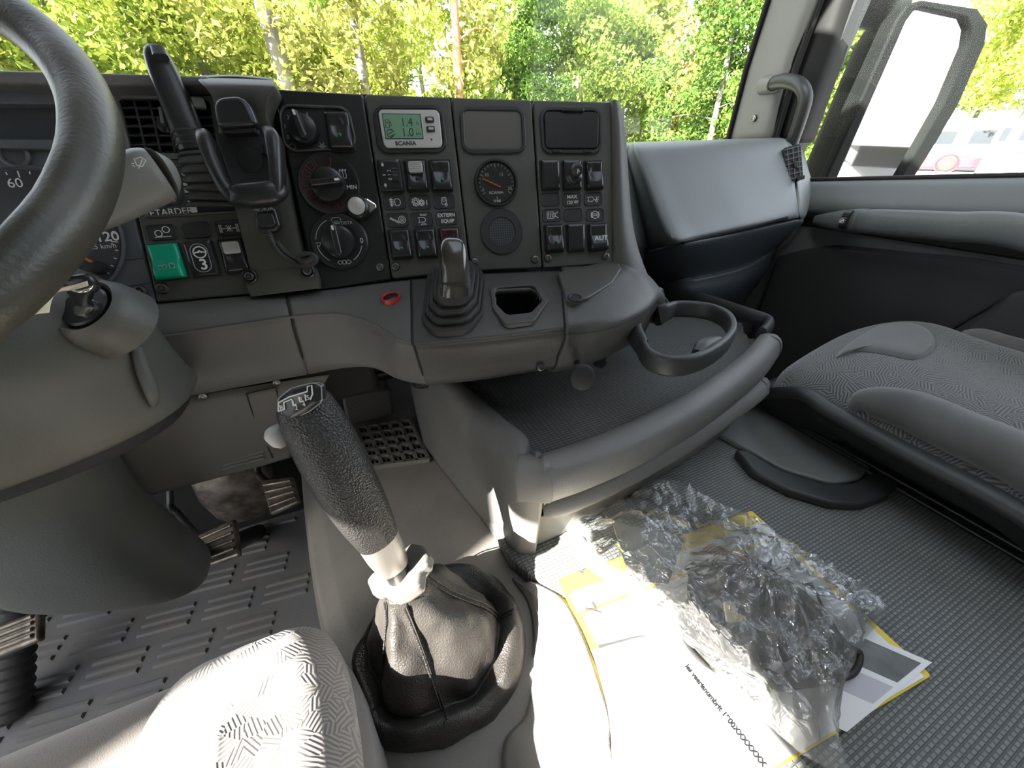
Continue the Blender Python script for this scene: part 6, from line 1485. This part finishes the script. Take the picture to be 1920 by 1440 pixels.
cbl = thing('cable_coil', 'coil of black cable packed inside the clear bag', 'cable', ZP(1430, 1230, BZ))
for k in range(5):
    L = []
    for i in range(50):
        a = 2*math.pi*i/49; rx, ry = .078-.004*k+.005*math.sin(k*2+a), .056+.003*k
        L.append(V((dcn.x-.012+rx*math.cos(a)+.004*k, dcn.y-.016+ry*math.sin(a)-.002*k, BZ+.007+.0055*k+.006*math.sin(a*2+k))))
    tube('loop', L, .0042, M_('rubber'), cbl, n=9)
tube('free_end', [V((dcn.x+.085, dcn.y-.02, BZ+.012)), ZP(1585, 1205, BZ+.02), ZP(1612, 1225, BZ+.014), ZP(1600, 1262, BZ+.006), ZP(1560, 1275, BZ+.008)], .0034, M_('rubber'), cbl, n=9, k=24)
for k in range(7):
    a = ZP(1318+5*k, 1030+3*k, BZ+.066); tube('bare_wire', [a, a+V((.012, -.004, .008)), a+V((.02+.002*k, -.018, .002))], .0011, M_('copper_wire'), cbl, n=6, k=8)
cl_ = thing('cable_clip', 'small cream plastic clip inside the clear bag', 'clip', ZP(1380, 1150, BZ+.05))
CLF = Fr(DP(1378, 1148, .440), _r, _u)
slab('clip_body', CLF, round_poly([CLF.uv(x, y) for x, y in ((1355, 1128), (1372, 1126), (1382, 1150), (1412, 1152), (1406, 1164), (1360, 1164))], .002, 3), 0, .004, M_('clip_cream'), cl_, bevel=.001)

# the clear bag
bg_px = [(1062, 986), (1098, 966), (1140, 950), (1178, 938), (1192, 922), (1216, 906), (1264, 905), (1300, 922), (1345, 948), (1392, 966), (1450, 1002), (1510, 1042), (1560, 1072), (1620, 1108), (1654, 1132), (1646, 1168), (1616, 1205), (1600, 1245), (1576, 1292), (1560, 1330), (1570, 1400), (1576, 1450), (1500, 1420), (1440, 1365), (1380, 1310), (1340, 1270), (1290, 1215), (1225, 1160), (1170, 1118), (1110, 1075), (1078, 1042)]
rngb = random.Random(11)
NB = 240
bd = cr([ZP(x, y, FZ+.010) for x, y in bg_px], NB, closed=True)
bcx = V((dcn.x-.01, dcn.y+.0, 0))
def bump_h(x, y):
    """what the film is draped over"""
    h = 0
    r = math.hypot(x-dcn.x-.004, y-dcn.y-.006); h = max(h, .074*max(0, 1-(r/.105)**2.2))
    for p in q4: pass
    pcn = PF.o; r = math.hypot(x-pcn.x, y-pcn.y); h = max(h, (pcn.z-FZ+.012)*max(0, 1-(r/.085)**2.5))
    r = math.hypot((x-dcn.x+.01)/.135, (y-dcn.y+.02)/.108); h = max(h, .052*max(0, 1-r**4))
    return h
P = []; ks = [1.0, .99, .975, .955, .93, .905, .88, .85, .82, .79, .76, .72, .68, .64, .60, .56, .52, .48, .44, .40, .36, .32, .28, .24, .20, .16, .12, .08, .04, .015]
for ki, k in enumerate(ks):
    for i, p in enumerate(bd):
        x, y = bcx.x+(p.x-bcx.x)*k, bcx.y+(p.y-bcx.y)*k
        fade = min(1, (1-k)/.10)
        q = V((x, y, 0))
        cr1 = (1-abs(noise.noise(q*13+V((3, 1, 0)))))**3*.014+(1-abs(noise.noise(V((x*14+y*40, x*30-y*8, 2)))))**6*.012+(1-abs(noise.noise(V((x*52-y*18, x*12+y*26, 7)))))**7*.010+abs(noise.noise(q*30))*.005
        h = .006+bump_h(x, y)*fade+cr1*(.35+.65*fade)
        P.append(V((x, y, FZ+.004+h)))
F_ = grid_faces(len(ks), NB, cu=True)+[tuple(range((len(ks)-1)*NB, len(ks)*NB))]
bag = mesh('plastic_bag', P, F_, M_('bag_film'), None, ang=180); toward_eye(bag)
tag(bag, 'crumpled clear plastic bag lying on the yellow folder and papers', 'plastic bag')
# ================================================================== outside: mirror, ground, trees, vehicles
import numpy as np
GZ = -1.0
mm = thing('door_mirror', 'tall dark exterior mirror outside the passenger window', 'mirror', XP(1640, 420, 1.5))
mn = V((-.42, -.90, -.06)).normalized(); mu = V((0, 0, 1)).cross(mn).normalized()
MF = Fr(XP(1690, 190, 1.50), mu, mn.cross(mu))
gl_px = [(1693, 42), (1707, 22), (1722, 16), (1804, 34), (1813, 55), (1808, 87), (1762, 194), (1716, 274), (1687, 322), (1640, 400), (1600, 430), (1520, 430), (1562, 341)]
ho_px = [(1672, 42), (1692, 12), (1722, 2), (1826, 18), (1845, 46), (1840, 84), (1792, 194), (1742, 280), (1706, 336), (1660, 420), (1600, 450), (1495, 450), (1540, 341)]
oo = [MF.uv(x, y) for x, y in ho_px]; ii = [MF.uv(x, y) for x, y in gl_px]
ring_slab('mirror_rim', MF, oo, ii, -.02, .012, M_('mirror_shell'), mm, bevel=.006, segs=3)
slab('mirror_pane', MF, ii, -.012, -.004, M_('mirror_glass'), mm, bevel=0)
cc0 = sum(oo, V((0, 0)))/len(oo)
rings = [[MF.w(cc0.x+(p.x-cc0.x)*k, cc0.y+(p.y-cc0.y)*k, h) for p in oo] for k, h in ((.985, -.019), (.985, -.05), (.95, -.10), (.84, -.14), (.5, -.16))]
ring_loft('mirror_housing', rings, M_('mirror_shell'), mm, n=len(oo))
tube('mirror_arm', [V((1.24, .80, 1.60)), XP(1600, -10, 1.36), XP(1650, 8, 1.42), XP(1705, 0, 1.46)], [(.03, .04), (.035, .05), (.035, .05), (.03, .04)], M_('housing_dark'), mm, n=16, k=16)
struct(box('trim_2', XR+.03, XR+.06, .83, 1.02, .2, ZT, M_('paint_white'), bevel=.01))

nb = thing('sun_blocking_truck', 'unseen white truck added beside the open driver door to block sun', 'truck', (-4.2, -1, GZ))  # invented truck out of view, its outline shaped to cut the incoming sun
box('cab_body', -5.4, -3.0, -.735, 2.2, GZ+.5, 3.3, M_('paint_white'), nb, bevel=.03)
box('low_body', -5.4, -3.0, -8.5, -.755, GZ+.7, 2.63, M_('paint_white'), nb, bevel=.02)
box('frame_rail', -5.0, -3.4, -8.4, 1.9, GZ+.45, GZ+.75, M_('tyre'), nb, bevel=.02)
for y in (1.2, -4.6, -6.6): lathe('wheel', Fr((-3.02, y, GZ+.5), (0, 1, 0), (0, 0, 1)), (0, 0), [(.5, -.32), (.5, .02), (.46, .05), (.3, .03), (.12, .07), (.01, .07)], M_('tyre'), nb, 22)
box('side_glass', -3.0, -2.985, .7, 1.9, 1.4, 2.3, M_('dark_glass'), nb, bevel=.005)

gnd = struct(mesh('ground', [(-80, -80, GZ), (80, -80, GZ), (80, 80, GZ), (-80, 80, GZ)], [(0, 1, 2, 3)], M_('asphalt'), smooth=False))
def heading(px): r = ray(px, 269); return V((r.x, r.y, 0)).normalized()
verge = [heading(-500)*7.0, heading(200)*6.5, heading(960)*8, heading(1350)*10.5, heading(1530)*17, heading(1650)*30, heading(1650)*70, heading(-500)*70]
mesh('ground_verge', [V((p.x, p.y, GZ+.03)) for p in verge], [tuple(range(len(verge)))], M_('meadow'), smooth=False)['kind'] = 'structure'

def leaves(name, centers, radii, n, size, mat, parent, rs, flatn=.5):
    rg = np.random.default_rng(rs); m = len(centers)
    idx = rg.integers(0, m, n); c = np.array([tuple(p) for p in centers])[idx]; r = np.array(radii)[idx]
    d = rg.normal(size=(n, 3)); d /= np.linalg.norm(d, axis=1)[:, None]
    pos = c+d*(r*rg.uniform(.35, 1.05, n)**.6)[:, None]*np.array([1, 1, .8])
    a = rg.normal(size=(n, 3)); a /= np.linalg.norm(a, axis=1)[:, None]
    b = np.cross(a, rg.normal(size=(n, 3))); b /= np.linalg.norm(b, axis=1)[:, None]
    s = size*rg.uniform(.6, 1.35, n)[:, None]
    vv = np.stack([pos-a*s, pos+b*s*.5, pos+a*s, pos-b*s*.5], 1).reshape(-1, 3)
    base = np.array([vv[:, 0].mean(), vv[:, 1].mean(), vv[:, 2].min()])
    me = bpy.data.meshes.new(name); me.vertices.add(4*n); me.vertices.foreach_set('co', (vv-base).astype(np.float32).ravel())
    me.loops.add(4*n); me.loops.foreach_set('vertex_index', np.arange(4*n, dtype=np.int32))
    me.polygons.add(n); me.polygons.foreach_set('loop_start', np.arange(0, 4*n, 4, dtype=np.int32)); me.polygons.foreach_set('loop_total', np.full(n, 4, dtype=np.int32))
    me.update(calc_edges=True)
    return link(name, me, M_(mat), parent, Matrix.Translation(V(base)))
tr_rng = random.Random(21)
def tree(name, label, px, dist, h, spread, leaf, bark, nleaf, size, trunk_r=.12, lean=0, low=.05, group=None, clusters=46, depth=None):
    h *= .80
    hd = heading(px); base = hd*dist; base.z = GZ
    t = thing(name, label, 'tree', base, group)
    side = V((hd.y, -hd.x, 0))
    top = base+V((0, 0, h))+side*lean
    pts = [base-V((0, 0, .1)), base.lerp(top, .3)+side*.05*h*tr_rng.uniform(-.3, .3), base.lerp(top, .65)+side*.04*h*tr_rng.uniform(-.4, .4), top]
    if trunk_r: tube('trunk', pts, [trunk_r*1.15, trunk_r, trunk_r*.75, trunk_r*.3], M_(bark), t, n=10, k=14)
    cs, rs = [], []
    line = cr(pts, 30)
    for k in range(clusters):
        f = low+(1-low)*(k+.5)/clusters; p = line[min(29, int(f*29))]
        w_ = spread*(math.sin(math.pi*min(.98, .18+.75*(f-low)/(1-low)))**.7)
        a = tr_rng.uniform(0, 6.283); q = p+V((math.cos(a), math.sin(a), 0))*w_*tr_rng.uniform(.2, 1)+V((0, 0, tr_rng.uniform(-.2, .2)))
        cs.append(q); rs.append(tr_rng.uniform(.28, .55)*spread*.62)
        if trunk_r and k % 4 == 0: tube('branch', [p, p.lerp(q, .5)+V((0, 0, .1)), q], [trunk_r*.22, trunk_r*.15, trunk_r*.05], M_(bark), t, n=5)
    if nleaf: leaves('foliage', cs, rs, nleaf, size, leaf, t, int(px*7+dist*13) & 0xffff)
    return t
GR = 'trees beyond the windscreen'
# trunks one can pick out
tree('pine_tree', 'leaning grey trunked pine left of the thinner grey trunk', 612, 9.5, 9, 1.3, 'needle_olive', 'bark_grey', 3000, .075, .15, lean=-.9, low=.42)
tree('pine_tree', 'slim straight grey trunked pine between leaning pine and orange pine', 701, 11, 9, 1.2, 'needle_olive', 'bark_grey', 2600, .08, .12, lean=-.15, low=.45)
tree('pine_tree', 'orange barked straight pine above the display panel', 852, 9, 9.5, 1.2, 'needle_olive', 'bark_pine', 2600, .075, .085, lean=.12, low=.45)
tree('birch_tree', 'thin white stemmed birch right of the orange pine', 938, 12, 8, 1.0, 'leaf_mid', 'bark_birch', 2200, .07, .05, lean=-.05, low=.4)
tree('pine_tree', 'orange barked leaning pine left of the dark dense spruce', 1250, 13, 9, 1.0, 'needle_olive', 'bark_pine', 1800, .08, .10, lean=.5, low=.4)
# leafy mass
specs = [(-40, 9.5, 4.8, 2.0, 'needle_olive'), (90, 10.5, 6.0, 2.2, 'leaf_mid'), (215, 10, 6.2, 2.0, 'leaf_light'), (330, 11.5, 6.5, 2.2, 'leaf_mid'), (430, 10.5, 5.6, 1.9, 'leaf_light'),
         (520, 13, 6.5, 2.0, 'needle_olive'), (655, 14, 6.2, 2.0, 'leaf_light'), (760, 12.5, 6.0, 1.8, 'leaf_light'), (905, 13.5, 5.5, 1.7, 'leaf_light'), (1000, 12, 6.4, 1.7, 'leaf_dark'), (1085, 12.5, 6.2, 1.7, 'leaf_mid'), (1165, 13.5, 6.0, 1.6, 'leaf_mid'),
         (1325, 12, 7.2, 1.75, 'leaf_dark'), (1405, 12.5, 7.0, 1.7, 'leaf_dark'), (1470, 13, 6.2, 1.6, 'leaf_mid'), (1535, 15, 6.8, 1.7, 'leaf_light'), (1590, 19, 6.5, 1.7, 'leaf_mid')]
LT = {'leaf_mid': 'mid green', 'leaf_light': 'yellow green', 'leaf_dark': 'dark green', 'needle_olive': 'olive'}
where = {-40: 'behind the upper steering wheel rim', 90: 'just right of the steering wheel rim', 215: 'above the air vent, left of retarder lever tip', 330: 'right behind the retarder lever tip', 430: 'above the phone cradle', 520: 'above the heater panel left edge', 655: 'between the two grey pine trunks', 760: 'left of the orange barked pine', 905: 'between orange pine and white birch', 1000: 'right of the thin white birch', 1085: 'above the stack end, middle of windscreen', 1165: 'left of the orange leaning pine', 1325: 'tall and dense left of the pale pillar', 1405: 'tall and dense touching the pale pillar edge', 1470: 'hidden mostly by the pale pillar', 1535: 'seen between pillar and door mirror', 1590: 'seen just beside the door mirror housing'}
for px, dist, h, sp_, lf in specs:
    tree('leafy_tree', '%s leafy tree %s' % (LT[lf], where[px]), px, dist, h, sp_, lf, 'bark_grey', 20000, .052 if dist < 13 else .062, .07, group=GR, clusters=70)
# second, farther row fills the gaps
for k, px in enumerate(range(-200, 1560, 140)):
    tree('distant_tree', 'hazy tree in the far row of the wood', px+tr_rng.randint(-30, 30), 19+tr_rng.uniform(-1.5, 2), 9.5+tr_rng.uniform(-1.5, 1.5), 2.6, ['leaf_mid', 'leaf_light', 'needle_olive'][k % 3], 'bark_grey', 9000, .11, .1, group='far row of trees', clusters=46)
for px, dist, h in ((1890, 44, 15), (1975, 43, 16), (1800, 52, 15)):
    tree('roadside_tree', 'yellow green tree above the parked white trucks', px, dist, h, 4.6, 'leaf_light', 'bark_grey', 9000, .17, .15, group='trees behind the parked trucks', clusters=46, low=.42)

# parked vehicles seen through the passenger window
def facing(px, py, z=GZ):
    p = ZP(px, py, z); d = V((p.x, p.y, 0)).normalized(); return Fr(p, V((d.y, -d.x, 0)), V((0, 0, 1)))
VF1 = facing(1768, 322); dd = (VF1.o-EYE).dot(_f); m2p = dd/FPX   # metres per picture pixel there
rt_ = thing('red_bus', 'white bus with a red lower skirt parked outside', 'bus', VF1.o)
L_ = lambda x: (x-1768)*m2p*.78
def vbox(fr, name, u0, u1, v0, v1, n0, n1, mat, par, bevel=.05):
    P = [fr.w(u, v, h) for h in (n0, n1) for v in (v0, v1) for u in (u0, u1)]
    return mesh(name, P, BOXF, M_(mat), par, bevel=bevel, segs=2)
vbox(VF1, 'skirt', L_(1690), L_(1900), .25, .95, -2.4, 0, 'paint_red', rt_)
vbox(VF1, 'body', L_(1684), L_(1900), .95, 3.2, -2.4, 0, 'paint_white', rt_, .15)
vbox(VF1, 'window_band', L_(1700), L_(1760), 1.7, 2.5, -.02, .03, 'dark_glass', rt_, .02)
vbox(VF1, 'window_band', L_(1785), L_(1890), 1.7, 2.5, -.02, .03, 'dark_glass', rt_, .02)
wf = Fr(VF1.w(0, .5, .03), VF1.u, VF1.v)
lathe('arch', wf, (0, 0), [(.66, -.1), (.66, .02), (.6, .03), (.55, 0)], M_('paint_red'), rt_, 28)
lathe('tyre', wf, (0, 0), [(.52, -.2), (.52, .05), (.48, .08), (.36, .08)], M_('tyre'), rt_, 28); lathe('wheel_disc', wf, (0, 0), [(.36, 0), (.34, .06), (.18, .03), (.12, .09), (.01, .09)], M_('paint_white'), rt_, 24)
lathe('hub_cap', wf, (0, 0), [(.11, .08), (.10, .13), (.01, .14)], M_('paint_red'), rt_, 14)
VF2 = facing(1905, 334); dd2 = (VF2.o-EYE).dot(_f); k2 = dd2/FPX*.72
wt = thing('white_truck', 'white truck cab parked at the right edge outside', 'truck', VF2.o)
J_ = lambda x: (x-1905)*k2
vbox(VF2, 'cab', J_(1825), J_(2000), .45, 3.0, -2.2, 0, 'paint_white', wt, .12)
vbox(VF2, 'windscreen', J_(1870), J_(1990), 1.9, 2.75, -.02, .03, 'dark_glass', wt, .03)
vbox(VF2, 'sun_visor', J_(1860), J_(2000), 2.75, 2.95, 0, .25, 'paint_white', wt, .03)
for k in range(3): vbox(VF2, 'grille_slot', J_(1880)+.0, J_(1905), .95+.17*k, 1.02+.17*k, 0, .02, 'dark_glass', wt, .005)
vbox(VF2, 'side_mirror', J_(1836), J_(1850), 1.9, 2.6, .05, .3, 'dark_glass', wt, .03)
vbox(VF2, 'bumper', J_(1826), J_(2000), .2, .6, -.1, .12, 'paint_white', wt, .06)
for u in (J_(1842), J_(1960)): lathe('wheel', Fr(VF2.w(u, .48, -.4), VF2.u, VF2.v), (0, 0), [(.48, -.2), (.48, .15), (.3, .2), (.01, .18)], M_('tyre'), wt, 20)
# what the mirror looks back at
hs = thing('white_house', 'white house with a dark roof reflected in the door mirror', 'house', (9.5, -24, GZ))
box('walls', 5.5, 15.5, -28, -22, GZ, 3.4, M_('house_white'), hs, bevel=.02)
mesh('roof', [(5.1, -28.5, 3.3), (15.9, -28.5, 3.3), (15.9, -21.5, 3.3), (5.1, -21.5, 3.3), (5.1, -25, 5.2), (15.9, -25, 5.2)], [(0, 1, 5, 4), (2, 3, 4, 5), (0, 4, 3), (1, 2, 5)], M_('housing_dark'), hs, smooth=False)
box('shed_front', 5.7, 7.9, -22.0, -21.7, GZ, 2.6, M_('wood_red'), hs, bevel=.01)
vt = thing('white_trailer', 'white box trailer reflected in the door mirror', 'trailer', (4.4, -13, GZ))
box('box_body', 3.4, 5.9, -18, -9, .1, 3.0, M_('paint_white'), vt, bevel=.05); box('chassis', 3.7, 5.6, -17.5, -9.5, -.35, .1, M_('tyre'), vt, bevel=.03)
for y in (-11, -15.5, -16.8): lathe('wheel', Fr((3.5, y, GZ+.48), (0, 1, 0), (0, 0, 1)), (0, 0), [(.48, -.3), (.48, .05), (.3, .08), (.01, .06)], M_('tyre'), vt, 20)
# ================================================================== turn the lettering into plain meshes
bpy.context.view_layer.update()
dg = bpy.context.evaluated_depsgraph_get()
fonts = [o for o in sc.objects if o.type == 'FONT']
made = [(o, bpy.data.meshes.new_from_object(o.evaluated_get(dg), depsgraph=dg)) for o in fonts]
for o, me in made:
    nm = o.name; par, pinv, basis = o.parent, o.matrix_parent_inverse.copy(), o.matrix_basis.copy()
    mats = list(o.data.materials)
    bpy.data.objects.remove(o)
    n = bpy.data.objects.new(nm, me); COL.objects.link(n)
    if not len(me.materials) and mats: me.materials.append(mats[0])
    n.parent = par; n.matrix_parent_inverse = pinv; n.matrix_basis = basis
